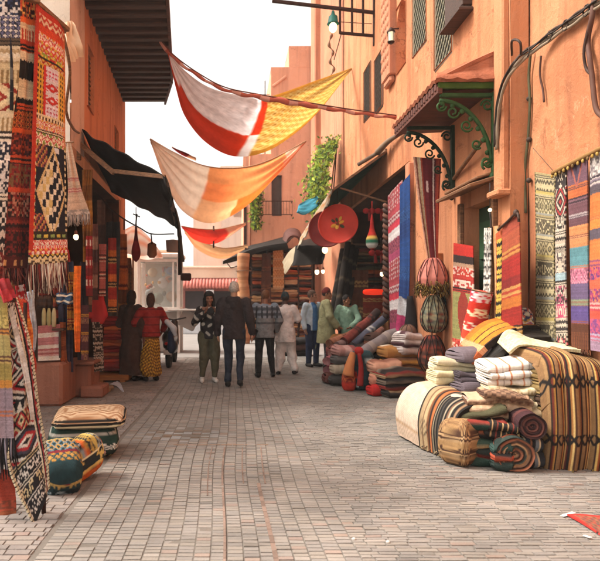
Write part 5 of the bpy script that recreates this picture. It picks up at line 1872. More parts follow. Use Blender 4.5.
# mauve folds in the middle
for k, (lab, c, dx, z, h) in enumerate((('slate mauve blanket with a white edge, topmost of the mauve folds', ('#4a4148', '#4a4148', '#564c52'), .02, .66, .10), ('grey mauve blanket, second of the mauve folds', ('#5e535a', '#564b53'), .0, .56, .10), ('dark plum blanket with red specks, third of the mauve folds', ('#40353b', '#493c43', '#6a3034', '#40353b'), .02, .46, .10), ('lilac grey blanket, the lowest of the mauve folds', ('#6a5d67', '#73656f'), -.12, .36, .11))):
    fold(lab, (2.60 + dx - .07, 6.25 - .04 * k, z), .48 + .04 * k, .46, h, 1 if k else 2, -6 + 3 * k, colors=c, seed=20 + k)
fold('tan blanket with dark zigzag edging at the front middle of the pile', (2.47, 5.72, .40), .52, .50, .20, 3, -10, pat=bands(90, 60, [('zig', 1, '#b89878', '#6a4a38', '#cdb294'), ('sol', 1, '#c4a688'), ('scr', 1, '#b08c6c', '#8a6450', '#d0b498')], 6), seed=24)
fold('pale rose blanket with brown checks left of the front rolls', (2.20, 5.88, .38), .40, .44, .16, 2, 20, pat=bands(90, 60, [('chk', 1, '#c8ab98', '#a07868'), ('sol', 1, '#d0b8a8'), ('zig', 1, '#b58f7c', '#d8c4b4')], 9), seed=25, droop=.04)
fold('small steel blue cloth with white patches on the pile', (2.19, 6.22, .46), .34, .34, .07, 1, 15, pat=bands(40, 40, [('fl', 1, '#4a6a9a', '#2f3f5a', '#c8d0d8'), ('sol', 1, '#3f557a')], 3), seed=26)
# front left: drooping striped blankets and cream bolster
g = G()
ptsL = sheet([A(1.84, 6.62, .03), A(1.81, 6.58, .32), A(1.90, 6.52, .53), A(2.12, 6.5, .585), A(2.32, 6.5, .57)], [A(1.91, 6.04, .03), A(1.89, 6.02, .27), A(1.97, 6.03, .46), A(2.08, 6.08, .52), A(2.2, 6.15, .52)], 60, 34, .012, 8)
g.shell(ptsL, bands(60, 34, [('sol', 1, '#c9b09a'), ('sol', .3, '#b89878'), ('sol', 3, '#d2bda8'), ('sol', 2, '#c8b098')], 4), .10)
single('cream_bolster', g, PILE, 'thick cream quilt hanging over the left end of the pile', 'blanket', grp)
g = G()
stp = stripes([('#1e1a18', 3), ('#a88f6c', 7), ('#6a4a34', 2), ('#b59c76', 6), ('#7a4a2c', 3), ('#1e1a18', 3), ('#b5693a', 4), ('#24201e', 3), ('#c8b898', 1), ('#141210', 4), ('#8a7a68', 1), ('#141210', 4), ('#54504c', 1), ('#1c1816', 5), ('#a89a84', 2), ('#1a1614', 4), ('#7a5a44', 3), ('#c0b094', 2), ('#1a1614', 5), ('#9a7a5c', 3), ('#1a1614', 4)], 1, 6, 80)
ptsS = sheet([A(1.90, 6.06, .02), A(1.88, 6.04, .30), A(1.96, 6.08, .50), A(2.08, 6.18, .58), A(2.3, 6.3, .56)], [A(2.05, 5.50, .02), A(2.03, 5.48, .24), A(2.08, 5.50, .42), A(2.2, 5.56, .48), A(2.34, 5.7, .48)], 80, stp.shape[1], .010, 9)
for i in range(6, 44):
    for j in range(6, 20):
        if ((i // 2 * 7 + j * 13) % 11 < 3) and 12 < i < 26:
            stp[i, j] = S('#3a2e26')
g.shell(ptsS, stp, .09)
t = thing('banded_blanket', g.base(), 'tan and black banded blanket drooping beside the cream quilt', 'blanket', grp)
part('cloth', g, WOVEN, t)
g = G(); fringe(g, ptsS[0] + A(-.03, -.04, .045), .05, ('#1e1a18', '#b59c76', '#7a5a44'), 4, 70, .004, .03); part('fringe', g, PILE, t)
g = G()
cushion(g, A(2.07, 5.50, 0), .33, .30, .42, 38, bands(36, 72, [('sol', .6, '#c8a88a'), ('str', .5, '#1c1412', '#a07a50', '#4a2f20'), ('comb', .6, '#b08c60', '#4f3424'), ('str', .5, '#4a2f20', '#bc9a70', '#4a2f20'), ('comb', .6, '#a88458', '#4a3020'), ('str', .5, '#4a2f20', '#bc9a70', '#3f281c'), ('comb', .6, '#a07a50', '#4f3424'), ('str', .5, '#3f281c', '#b48f64'), ('sol', .3, '#7a2a24')], 6), e=.24, seed=4, pz=.72, planar=bands(60, 60, [('str', 1, '#a88458', '#6a4630', '#bc9a70'), ('comb', .6, '#b08c60', '#5f4030')] * 8, 3))
single('woven_pouf', g, WOVEN, 'square tan woven pouf at the front left of the pile', 'pouf')
fold('dark green and red blankets layered at the front of the pile', (2.28, 5.62, 0), .40, .52, .42, 5, -12, roll=-3, pat=bands(200, 40, [('sol', .5, '#1f3a30'), ('sol', .3, '#8a2f24'), ('sol', .5, '#1c2420'), ('sol', .2, '#c9a878'), ('sol', .5, '#2c4438'), ('sol', .4, '#161412'), ('sol', .2, '#a85a38')] * 3, 4), seed=27)
fold('olive blanket with tan border laid over the green ones', (2.30, 5.66, .42), .42, .50, .07, 1, -14, roll=16, pat=bands(60, 50, [('sol', 1, '#4a4830'), ('zig', 1, '#b09468', '#3a3626'), ('sol', 1, '#54482f')], 5), seed=28)
RC = ('#3a2a22', '#a8684a', '#1f1a18', '#6a4a38', '#c49a70', '#24302c')
g = G(); rolled(g, (2.44, 5.22, .155), (2.52, 5.85, .17), .15, RC, [('sol', .5, '#2c3a34'), ('sol', .3, '#a85a3c'), ('sol', .4, '#1c1816'), ('zig', .6, '#6a4a38', '#c49a70'), ('sol', .4, '#3a2a24')] * 2, 34, 5, 44); single('rolled_blanket', g, WOVEN, 'rolled dark blanket with a swirled end on the ground at the pile front', 'blanket', grp)
g = G(); rolled(g, (2.59, 5.22, .40), (2.66, 5.8, .42), .115, ('#3a1f22', '#2a1618', '#54302f', '#7a4a40'), [('sol', 1, '#3f2024'), ('sol', .4, '#5a2f2c'), ('sol', 1, '#331a1e')] * 2, 30, 7, 40); single('rolled_blanket', g, WOVEN, 'rolled maroon blanket lying above the swirled roll', 'blanket', grp)
sb = stripes([('#28303a', 4), ('#54606c', 5), ('#1a1c20', 3), ('#b8a888', 2), ('#28303a', 5), ('#8a5a3c', 2), ('#16181c', 4), ('#6a747c', 4), ('#c8b898', 2), ('#20262e', 5)], 1, 7)
fold('blue grey and black striped blanket standing between the rolls and brown drape', (2.60, 5.50, 0), .26, .46, .29, 2, -4, pat=sb, seed=29)
g = G(); folded(g, (2.37, 5.32, 0), .14, .22, .26, 3, -20, pat=bands(200, 30, [('sol', .5, '#20302c'), ('sol', .3, '#a84a30'), ('sol', .4, '#161616'), ('sol', .3, '#2f4a44')] * 3, 5), seed=30); single('folded_blanket', g, PILE, 'small green and rust folded cloth squeezed left of the swirled roll', 'blanket', grp)

g = G()
pw = sheet([A(2.02, 5.62, .40), A(2.10, 5.60, .47), A(2.22, 5.62, .49)], [A(2.10, 5.98, .46), A(2.18, 5.98, .52), A(2.30, 5.98, .52)], 40, 40, .022, 12, 2, 6)
g.shell(pw, bands(40, 40, [('sol', 1, '#c4c4c8'), ('sol', .4, '#aab0ba'), ('sol', 1, '#d0ccc8')] * 2, 3), .04)
single('white_cloth', g, PILE, 'rumpled whitish cloth above the square tan pouf', 'cloth')
fold('black and tan striped blanket wedged right of the green layers', (2.42, 5.50, .26), .26, .40, .14, 2, -18, roll=-8, pat=stripes([('#1a1614', 5), ('#a8845c', 2), ('#241c18', 5), ('#7a2f24', 2), ('#1a1614', 5), ('#c0a070', 2)], 2, 3), seed=61)
fold('brown checked blanket on the tan zigzag one', (2.52, 5.66, .595), .40, .42, .07, 1, -16, droop=.03, pat=bands(60, 50, [('chk', 1, '#a8876c', '#5a4034'), ('sol', .6, '#b89878'), ('zig', 1, '#8a6650', '#c8ac90')], 8), seed=62)

# ----------------------------------------------------------------- shop on the right: goods in front
grp = 'textiles heaped before the dark shop'


def f2(label, px, pb, Y, pw, ph, d, n, yaw=0, **k):
    b = P(px, pb, Y); b[2] = max(b[2], 0)
    sc = Y / 600
    return fold(label, b, pw * sc, d, ph * sc, n, yaw, group=grp, nu=26, **k)


f2('dark blankets with grey lines at the corner post', 397, 397, 9.5, 40, 26, .6, 4, 14, pat=bands(160, 30, [('sol', 1, '#2c2624'), ('sol', .4, '#b0906c'), ('sol', .5, '#8a2f28'), ('sol', 1, '#241c1a'), ('sol', .4, '#8a7a6a')] * 4, 2), seed=31)
f2('small red cushion cover at the foot of the heap', 379, 396, 9.45, 18, 10, .3, 1, 10, colors=('#b81f1c', '#a81c1a'), seed=32)
f2('salmon folded blanket above the red cover', 385, 386, 9.6, 26, 13, .4, 1, -8, colors=('#c98a70', '#d89c80', '#b87860'), seed=33)
f2('peach brown folded blanket, second above the red cover', 384, 373, 9.75, 28, 13, .4, 1, 6, pat=bands(50, 26, [('zig', 1, '#c8947a', '#8a5a48', '#d8a890')], 3), seed=34)
f2('brown folded blankets with ochre edges in the heap', 400, 371, 10.0, 32, 13, .5, 2, 8, pat=bands(80, 26, [('sol', 1, '#8a5a30'), ('sol', .4, '#c8903c'), ('sol', 1, '#6a4228')] * 2, 3), seed=35)
f2('tan folded blanket with a white top, right in the heap', 397, 358, 10.1, 30, 12, .5, 1, 10, pat=bands(50, 26, [('sol', 1, '#b07a40'), ('sol', 1, '#e0d0b8'), ('sol', .4, '#a86a34')], 5), seed=36)
f2('white and plum striped folded blankets beside the post', 407, 354, 10.0, 22, 22, .4, 3, 18, pat=bands(120, 26, [('sol', 1, '#d0c4c0'), ('sol', .7, '#5a3a40'), ('sol', .6, '#e0d8d4')] * 4, 6), seed=37)
g = G()
q = sheet(pe((362, 352, 10.3), (376, 340, 10.3), (392, 331, 10.4), (411, 327, 10.5)), [p + A(.05, .5, -.04) for p in pe((372, 362, 10.2), (386, 350, 10.2), (398, 343, 10.3), (413, 337, 10.4))], 50, 30, .015, 4)
g.tube(spl(pe((362, 354, 10.2), (376, 344, 10.3), (392, 335, 10.45), (411, 330, 10.6)), 40), .10 + .008 * np.sin(np.arange(40) * .35), 20, np.array([S(('#8a8080', '#84797a', '#9c8f88', '#8a8080')[k // 3 % 4]) for k in range(40)]))
if False:
    g.shell(q, np.transpose(bands(30, 50, [('sol', 1, '#8a8080'), ('sol', .6, '#6a5e5c'), ('sol', 1, '#a8988f'), ('sol', .5, '#544644')] * 3, 4), (1, 0, 2)), .10)
single('grey_blanket', g, PILE, 'long grey ribbed blanket thrown diagonally over the heap', 'blanket', grp)
f2('dark folded blankets under the grey ribbed one', 390, 352, 10.6, 44, 18, .5, 3, 6, colors=('#4a3028', '#7a4c38'), mode='layer', seed=38)
g = G(); g.ball(P(408, 334, 10.05), (.15, .15, .16), 14, S('#6a4c3c')); 
for k in range(9):
    a = k * .7
    g.tube([P(408, 334, 10.05) + A(.152 * math.cos(a) * math.sin(b), .152 * math.sin(a) * math.sin(b), .162 * math.cos(b)) for b in np.linspace(.2, 2.9, 12)], .008, 5, S('#4a3228'))
single('leather_pouf', g, COLR, 'round brown stitched pouf on the heap at the post', 'pouf')
g = G(); cushion(g, P(363, 390, 10.0) * A(1, 1, 0), .40, .34, .66, 12, bands(36, 72, [('sol', 1, '#2c4a50'), ('dot', 1, '#1f363c', '#c8d0cc', '#1f363c'), ('dot', 1, '#24424a', '#b03028', '#24424a'), ('dot', 1, '#1f363c', '#c8d0cc', '#1f363c'), ('sol', .6, '#20343a')], 4), e=.5, seed=5, tilt=-6)
single('teal_sack', g, WOVEN, 'teal stuffed sack with white dots at the front of the heap', 'sack')
g = G(); g.ball(P(359, 351, 9.78), (.075, .08, .07), 10, S('#a3201c')); g.tube(spl(pe((359, 353, 9.7), (361, 368, 9.68), (360, 386, 9.66)), 14), np.linspace(.03, .055, 14), 7, S('#8f1c1a')); single('red_scarf', g, PILE, 'red scarf knotted over the front of the teal sack', 'scarf')
g = G(); cushion(g, P(349, 388, 9.95) * A(1, 1, 0), .24, .26, .32, -10, bands(36, 72, [('sol', 1, '#3a2a28'), ('zig', 1, '#c05a2c', '#8a2a20'), ('sol', 1.4, '#b8301f'), ('sol', .6, '#c8401f')], 4), seed=6); single('red_sack', g, WOVEN, 'orange red pointed bag on the ground in front of the heap', 'bag')
g = G(); g.tube(spl(pe((353, 353, 9.85), (350, 365, 9.78), (348, 376, 9.75)), 12), np.linspace(.05, .10, 12), 8, S('#c07848')); single('tan_scarf', g, PILE, 'tan twisted scarf hanging beside the red bag', 'scarf')
for k, (pb, c, lab) in enumerate(((384, ('#3c3836', '#4a4442'), 'charcoal folded blanket lowest in the grey stack'), (373, ('#b8a690', '#c8b8a0', '#8a3a34', '#b8a690'), 'cream folded blanket with a red line, second in the grey stack'), (364, ('#5a5654', '#6a6462'), 'mid grey folded blanket third in the grey stack'), (356, ('#b08078', '#c09890', '#8a4a48'), 'dusty rose folded blanket topmost in the grey stack'))):
    f2(lab, 341 + k, pb, 10.6, 20, 10, .45, 1, 5 * k - 6, colors=c, seed=40 + k)
f2('rust brown cloth under the charcoal fold', 337, 386, 10.9, 24, 8, .5, 1, 0, colors=('#5a2f28', '#6a3830'), seed=45)
rolls = [((327, 370), (341, 350), .085, ('#9c545c', '#c48a8c'), 'dark red rolled rug at the tip of the heap'), ((328, 361), (346, 342), .08, ('#b0666a', '#d8aca8'), 'rose red rolled rug second from the tip'), ((333, 353), (352, 337), .085, ('#c89a8c', '#9c6460'), 'salmon rolled rug with pale seams on the heap'),
         ((337, 346), (368, 322), .08, ('#8f7470', '#c0a8a0'), 'dusty mauve rolled rug slanting up the heap'), ((343, 341), (376, 312), .08, ('#8a4038', '#3a2826'), 'dark red brown rolled rug slanting up behind the mauve one'), ((352, 345), (396, 305), .075, ('#5a5a6a', '#d0c8c0'), 'long blue grey and white rolled rug slanting up to the post'),
         ((330, 344), (362, 326), .09, ('#a06a50', '#6a3a2c'), 'brown rolled rug lying behind the salmon one'), ((350, 352), (380, 330), .09, ('#7a4038', '#a87060'), 'brick rolled rug in the middle of the heap')]
for k, (a, b, r, c, lab) in enumerate(rolls):
    g = G(); rolled(g, P(*a, 11.0 + .08 * k), P(*b, 11.9 + .1 * k), r, c, [('sol', 2, c[0]), ('str', .5, c[1], c[0]), ('sol', 1.6, c[0]), ('zig', .6, c[0], c[1]), ('sol', 1, c[1])], 16, k, 34, soft=.05); single('rolled_rug', g, WOVEN, lab, 'rug', grp)
f2('wine red blankets folded flat below the rolled rugs', 350, 372, 11.4, 40, 26, .8, 5, 4, colors=('#6a2a2c', '#8a4a44', '#4a2426'), mode='layer', seed=47)
f2('brown blankets folded flat deep in the heap', 380, 374, 11.2, 46, 30, .8, 5, 6, colors=('#54443c', '#3a302c', '#6a564a'), mode='layer', seed=48)
g = G(); cushion(g, A(2.28, 12.75, .0), .6, .5, .78, 0, bands(36, 72, [('sol', 1, '#8a5a2c'), ('scr', 1, '#a87838', '#6a4220')], 4), e=.4); single('straw_basket', g, WOVEN, 'tall brown sack standing behind the rolled rugs', 'sack')

# hung things in and around the shop
hang('door_rug', 'red and white patterned rug hung at the shop corner', 'rug', pe((388, 196, 10.95), (389, 260, 10.95), (390, 330, 10.9)), pe((402, 180, 10.6), (401, 260, 10.6), (401, 330, 10.6)), bands(130, 26, [('fl', 1.4, '#a84048', '#8f343e', '#c8a8a4'), ('sol', .6, '#a8404a'), ('zig', .6, '#c8b0ac', '#8f3040'), ('sol', .5, '#c8384a'), ('sol', .7, '#d8d0d0'), ('fl', 1, '#9a4a58', '#6a3048', '#a8586a'), ('sol', .6, '#a84468')] * 2, 4), seed=12)
hang('door_rug', 'deep blue rug hung at the shop corner beside the red one', 'rug', pe((400, 186, 10.5), (400, 260, 10.5), (399, 296, 10.5)), pe((410, 174, 10.3), (410, 260, 10.3), (409, 300, 10.3)), bands(130, 22, [('sol', 3, '#1c4482'), ('fl', 1.5, '#1a3a72', '#2c5690', '#1a3a72'), ('sol', 2, '#183a74')] * 2, 6), seed=13)
hang('door_rug', 'white cloth with a magenta corner below the blue rug', 'cloth', pe((399, 296, 10.45), (397, 315, 10.45), (395, 336, 10.4)), pe((409, 298, 10.4), (410, 315, 10.35), (405, 340, 10.35)), bands(60, 22, [('sol', 2, '#d0d0d4'), ('sol', 1.4, '#b8386a'), ('sol', 1, '#c84878')], 6), seed=14)
g = G(); g.tube(spl(pe((409, 345, 10.25), (411, 320, 10.3), (410, 296, 10.3)), 10), [.10, .16, .06] if False else np.linspace(.15, .05, 10), 9, S('#171418')); single('black_shawl', g, PILE, 'black shawl hanging beside the shop corner post', 'shawl')
g = G()
for k in range(2):
    g.tube([P(387, 205 + 1.5 * i, 11.4) + .05 * A(math.cos(i * .9 + math.pi * k), math.sin(i * .9 + math.pi * k), 0) for i in range(76)], .042, 7, S('#6a4030' if k else '#3a241c'))
single('twisted_column', g, COLR, 'twisted brown striped textile column at the shop door', 'column')
tray_cols = [('sol', 3, '#b5281a'), ('sol', .35, '#c8381f'), ('sol', 4, '#b82a1a')]
for k, (px, py, r, Y, lab, c) in enumerate(((338, 224, .415, 12.55, 'big orange red round tray with a painted flower', '#bf2f1a'), (327, 229, .40, 12.95, 'dark red round tray hanging behind the orange one', '#7c1a14'))):
    cc = P(px, py, Y)
    ax = A(-.25, -1, .06)
    t = thing('round_tray', cc - A(0, 0, r), lab, 'tray', 'round trays hanging under the green awning')
    g = G(); g.lathe([(.001, .0), (r * .5, .002), (r * .86, -.006), (r * .93, .02), (r, .035), (r * 1.01, .02), (r * .94, -.02), (r * .5, -.02), (.001, -.02)], cc, 48, S(c), ax); part('dish', g, mat('lacquer', rough=.6, var=.12, vscale=5, bump=.1, spec=.2), t)
    if k == 0:
        z_ = ax / np.linalg.norm(ax); x_ = np.cross(A(0, 0, 1), z_); x_ /= np.linalg.norm(x_); y_ = np.cross(z_, x_)
        g = G(); rng = np.random.RandomState(2)
        for (a, rr, s1, s2, cl) in ((.4, .10, .10, .04, '#c88a24'), (1.3, .07, .08, .035, '#e0a83a'), (2.6, .10, .09, .035, '#3a3a1c'), (3.6, .08, .10, .03, '#d89a2c'), (5.0, .09, .08, .03, '#4a3a18'), (.0, .01, .05, .04, '#7a3a10'), (4.3, .12, .09, .028, '#c9a038'), (5.7, .12, .08, .03, '#2c2c18')):
            ang = np.linspace(0, 2 * math.pi, 13)[:-1]
            d1 = math.cos(a) * x_ + math.sin(a) * y_; d2 = -math.sin(a) * x_ + math.cos(a) * y_
            ctr = cc + z_ * .010 + d1 * rr * -1
            pts = ctr + np.cos(ang)[:, None] * d1 * s1 * .6 + np.sin(ang)[:, None] * d2 * s2
            g.add(np.vstack([ctr + z_ * .006, pts]), None, [[0, 1 + i, 1 + (i + 1) % 12] for i in range(12)], S(cl))
        part('painted_flower', g, COLR, t)
    g = G(); g.tube([cc + A(0, .02, r), cc + A(0, .06, r + .3)], .006, 4, S('#2a2018')); part('cord', g, COLR, t)


def bulb(px, py, Y, lab, r=.05, flex=.35, shade=None):
    c = P(px, py, Y)
    r *= .72
    t = thing('shop_lamp', c, lab, 'lamp', 'lit lamps in the shops')
    g = G(); g.ball(c, (r, r, r * 1.2), 9); part('bulb', g, GLOW, t)
    g = G(); g.lathe([(.02, r * 2.4), (r * .7, r * 2.0), (r * .75, r * .9)], c, 10, S('#6a3420')); g.tube([c + A(0, 0, r * 2.3), c + A(0, .02, flex)], .007, 4, S('#1f1a16')); part('holder', g, COLR, t)


bulb(317, 272, 14.5, 'left one of two white bulbs over the robed man', .075)
bulb(323, 271.5, 14.6, 'right one of two white bulbs over the robed man', .06)
bulb(325, 250, 13.2, 'white bulb just below the dark red tray', .09)
bulb(382, 274, 11.8, 'square lit lamp deep in the shop near the twisted column', .055)
bulb(330, 238.5, 16.4, 'small bulb behind the trays under the awning', .05)


def pendant(label, px, pt, pb, pw, Y, cols, group=None, name='hanging_ornament', cat='ornament'):
    top, bot = P(px, pt, Y), P(px, pb, Y)
    h = top[2] - bot[2]; r = pw / 2 / 600 * Y
    t = thing(name, bot, label, cat, group)
    n = 36
    prof = spl([(.01, 0, h), (r * .25, 0, h * .82), (r * .45, 0, h * .55), (r, 0, h * .28), (r * .85, 0, h * .1), (.01, 0, 0)], n + 1)[:, [0, 2]]
    g = G(); g.lathe(prof, bot, 18, bands(n, 1, cols, 3)[:, 0]); part('ornament_body', g, WOVEN, t)
    g = G(); g.tube([top, top + A(0, 0, .25)], .008, 5, S(cols[0][2])); part('cord', g, PILE, t)


pendant('red teardrop ornament with a multicoloured belly in the shop door', 372, 214, 250, 12, 11.8, [('sol', 2, '#b3221f'), ('sol', 1, '#c82f24'), ('sol', .5, '#e8c060'), ('sol', .6, '#2f7a5a'), ('sol', .6, '#d8d8d0'), ('sol', .5, '#b3221f')])
for k, (px, py, Y) in enumerate(((369, 211, 12.4), (381, 211, 12.4), (375, 253, 12.0), (381, 253, 12.0))):
    g = G()
    c = P(px, py, Y)
    for sx in (-1, 1):
        g.ball(c + A(.06 * sx, 0, 0), (.07, .035, .06), 7, S('#a31c1c'))
    g.ball(c, (.03, .04, .04), 6, S('#7a1414')); g.tube([c, c + A(.02, 0, -.2)], [.02, .04], 6, S('#8f1a1a')); g.tube([c, c + A(0, 0, .3)], .006, 4, S('#2a1a18'))
    single('tassel_bow', g, PILE, ('upper left', 'upper right', 'lower left', 'lower right')[k] + ' red tassel bow in the dark shop', 'tassel', 'red tassel bows in the shop')
for k, (a, b) in enumerate((((336, 318), (348, 243)), ((341, 320), (352, 246)), ((346, 320), (356, 250)), ((332, 314), (343, 250)))):
    g = G(); rolled(g, P(*b, 14.6 + .1 * k), P(*a, 14.0 + .1 * k), .075, ('#241e1a', '#3a312a'), [('sol', 1, '#241e1a'), ('sol', .2, '#54483c')] * 4, 14, k, 30); single('leaning_carpet', g, WOVEN, ('leftmost but one', 'third from left', 'rightmost', 'leftmost')[k] + ' dark rolled carpet leaning in the shop door', 'carpet', 'dark rolled carpets leaning in the shop')
# shelves on the end wall of the shop
sh = thing('shop_shelf', (4.0, 16.2, 0), 'wooden shelf of folded textiles deep in the right shop', 'shelf')
g = G()
for z in (.5, 1.0, 1.5, 2.0, 2.5, 3.0):
    g.box((4.1, 16.4, z), (1.9, .45, .04), .006)
for x in (3.15, 4.1, 5.05):
    g.box((x, 16.4, 1.6), (.05, .46, 3.1), .006)
part('frame', g, WOODM, sh)
names = {'#7a2a20': 'brick red', '#a8702c': 'ochre', '#5a3a24': 'brown', '#b8552a': 'orange', '#3a3a34': 'charcoal', '#8a6a48': 'tan', '#6a1f24': 'crimson', '#54503a': 'olive'}
pal = list(names)
rng = np.random.RandomState(7)
ordn = ('lowest', 'second', 'third', 'fourth', 'fifth')
for i in range(5):
    for j in range(2):
        for k in range(2):
            c = pal[rng.randint(8)]
            fold(f'{names[c]} folded textile, {("under", "upper")[k]} one on the {ordn[i]} shop shelf {("by the door", "deep inside")[j]}', (3.62 + .95 * j, 16.38, .52 + .5 * i + .19 * k), .8, .4, .185, 2, 0, 'folded_textile', 'textile', 'textiles on the right shop shelf', nu=16, colors=(c, pal[rng.randint(8)], c), mode='layer', seed=i * 9 + j * 3 + k)
t = thing('red_glass_lamp', P(374, 294, 13.6), 'glowing red lamp low inside the right shop', 'lamp')
g = G(); g.lathe([(.03, -.26), (.06, -.22), (.07, 0), (.06, .22), (.03, .26)], P(374, 292, 13.6), 14, axis=A(1, .2, 0)); part('lamp_shade', g, mat('red_lamp', S('#c02a14'), var=0, emit=.55), t)
g = G(); g.tube([P(374, 290, 13.6), P(374, 235, 13.6)], .007, 4, S('#1c1412')); part('cord', g, COLR, t)
for k, (px, pt, pb, w, Y, c, lab) in enumerate(((360, 270, 322, 16, 14.5, '#6a3a24', 'brown cloth hanging behind the leaning carpets'), (374, 292, 322, 22, 14.2, '#8a2f1f', 'rust red cloth hanging under the red lamp'), (389, 285, 330, 9, 12.5, '#a8683a', 'tan cloth hanging by the twisted column'), (352, 255, 300, 10, 15.4, '#3f4038', 'grey green cloth hanging deep in the shop'))):
    hang('hung_textile', lab, 'cloth', pe((px - w / 2, pt, Y), (px - w / 2, pb, Y)), pe((px + w / 2, pt, Y), (px + w / 2, pb, Y)), bands(50, 16, [('sol', 1, c), ('zig', .7, c, '#c8a060'), ('sol', 1, c)] * 2, k), group='cloths hanging inside the right shop', seed=20 + k, amp=.03)

# ----------------------------------------------------------------- awnings on the right
aw = thing('green_awning', A(2.0, 14.5, 3.3), 'green lined awning with a striped valance over the right shop', 'awning')
g = G()
e1 = [A(3.08, 12.2, 4.52), A(3.08, 15, 4.45), A(3.08, 18.0, 4.40)]
e2 = [P(333, 190, 12.2), P(316, 214, 14.9), P(301, 238, 18.0)]
pts = sheet(e1, e2, 30, 24, .015, 2, bulge=-.06)
g.shell(pts, S('#23443c'), .02); part('canopy', g, mat('green_canvas', S('#2a4f45'), rough=.8, var=.25, vscale=4, bump=.3, trans=.12), aw)
g = G()
val = np.array([S(c) for c in ('#9c917e', '#8f8572', '#97683a', '#a07848', '#9a8e7a', '#948874', '#857a68', '#9c917e')])
ed = spl(e2, 41)
pv = np.stack([ed + A(-.02 - .10 * k / 12, 0, -.36 * (k / 12) * (1 + .12 * math.sin(k))) for k in range(13)], 1)
pv[:, 1:, 2] += .03 * np.sin(np.arange(41) * .9)[:, None]
g.shell(pv, np.repeat(val[np.arange(12) * 8 // 12][None], 40, 0) * (1 + .1 * np.random.RandomState(1).randn(40, 12, 1)), .02); part('valance', g, CANVAS, aw)
g = G(); g.bar(e1[0], e2[0] + A(0, 0, 0), .05, .05); g.bar(e1[2], e2[2], .05, .05); g.tube(e2, .03, 6); g.bar(A(3.08, 12.2, 4.55), A(3.08, 18, 4.43), .06); g.bar(A(3.09, 12.25, 3.5), P(340, 188, 12.25), .035); part('frame', g, WOODM, aw)
g = G(); g.tube(spl([A(3.0, 11.9, 4.62), A(2.9, 12.2, 4.5), A(2.5, 12.2, 4.25)], 10), [.04] * 10, 7, S('#6a5a4c')); g.tube(spl([A(3.06, 10.9, 4.55), A(2.98, 11.6, 4.58), A(2.9, 12.2, 4.5)], 10), np.linspace(.03, .07, 10), 7, S('#7a6654')); single('rolled_tarp', g, CANVAS, 'dusty rolled tarp end tied above the green awning', 'tarp')
g = G(); q = sheet(pe((299, 206, 16.5), (304, 202, 16.6), (318, 196, 16.9)), pe((297, 212, 16.2), (306, 214, 16.3), (319, 205, 16.6)), 20, 10, .03, 4); g.shell(q, S('#3f9ab8'), .06); single('turquoise_cloth', g, CANVAS, 'turquoise cloth bundled on the awning end', 'cloth')
aw2 = thing('small_awning', P(290, 262, 19), 'small black awning with a cream side beyond the green one', 'awning')
g = G(); g.shell(sheet(pe((296, 247, 18.0), (300, 243, 18.6), (304, 240, 19.6)), pe((326, 246, 18.0), (324, 243, 18.8), (322, 238, 19.8)), 16, 16, .02, 3), (.02, .02, .02), .02)
g.shell(sheet(pe((295.5, 246, 18), (294, 258, 17.6), (292, 266, 17.4)), pe((326, 245, 18), (325, 256, 17.6), (322, 264, 17.4)), 16, 16, .03, 5), (.02, .02, .02), .02); part('canopy', g, TARP, aw2)
g = G(); g.shell(sheet(pe((296, 246, 18.02), (289, 252, 18.4), (283, 262, 18.9)), pe((293, 263, 17.5), (289, 269, 17.8), (285, 274, 18.3)), 16, 10, .02, 3), S('#8f836c'), .02); part('side_flap', g, CANVAS, aw2)
aw3 = thing('black_awning', P(262, 250, 22), 'long sagging black awning over the far carpet shop', 'awning')
g = G(); g.shell(sheet(pe((223, 262, 20.5), (235, 257, 20.8), (252, 250, 21), (268, 246, 21), (287, 243, 21)), pe((240, 252, 24.5), (250, 246, 24.6), (262, 243, 24.6), (280, 238, 24.7), (298, 233, 24.8)), 40, 14, .03, 6), (.02, .02, .02), .03)
g.shell(sheet(pe((223, 262, 20.5), (235, 257, 20.78), (252, 250, 20.98), (268, 246, 20.98), (287, 243, 20.98)), pe((223, 264, 20.5), (236, 261, 20.8), (252, 255, 20.98), (268, 250, 20.98), (289, 250, 20.98)), 40, 6, .02, 8), (.02, .02, .02), .02); part('canopy', g, TARP, aw3)
g = G(); g.tube([P(226, 262, 20.6), P(231, 268, 20.6), P(238, 266, 20.6)], .02, 5); g.bar(P(240, 254, 24), P(232, 260, 20.8), .05); g.bar(P(280, 243, 24.6), P(272, 246, 21), .05); part('frame', g, IRON, aw3)
g = G(); g.shell(sheet(pe((284, 240, 22), (286, 232, 22), (291, 229, 22.2), (298, 231, 22.4), (302, 240, 22.4)), pe((287, 243, 21.4), (289, 238, 21.4), (293, 236, 21.4), (299, 238, 21.6), (301, 243, 21.8)), 24, 12, .04, 4), S('#5a3a34'), .08); single('folded_tarp', g, CANVAS, 'brown plum tarp bunched on top of the far black awning', 'tarp')

# far carpet shop
t = thing('standing_carpet', P(244, 345, 20.6) * A(1, 1, 0), 'tall peach carpet bundle standing at the far shop corner', 'carpet')
g = G()
zz = np.linspace(0, 3.1, 28)
g.tube(np.stack([.30 + .03 * np.sin(zz * 2), np.full(28, 20.6), zz], 1), .20 + .012 * np.sin(zz * 5) + .008 * np.sin(zz * 11), 16, np.array([S('#b8845c'), S('#a87450'), S('#c08e68')])[np.arange(28) % 3]); part('roll', g, PILE, t)
g = G()
for z in (.7, 1.6, 2.5):
    g.tube([A(.30 + .26 * math.cos(a), 20.6 + .26 * math.sin(a), z) for a in np.linspace(0, 6.3, 16)], .02, 5)
part('rope', g, WOODM, t)
sh2 = thing('carpet_rack', (1.6, 22.5, 0), 'brown wooden rack of folded carpets under the far black awning', 'rack')
g = G()
for z in (.06, .75, 1.4, 2.05, 2.7, 3.4):
    g.box((1.62, 22.6, z), (2.5, .6, .05), .008)
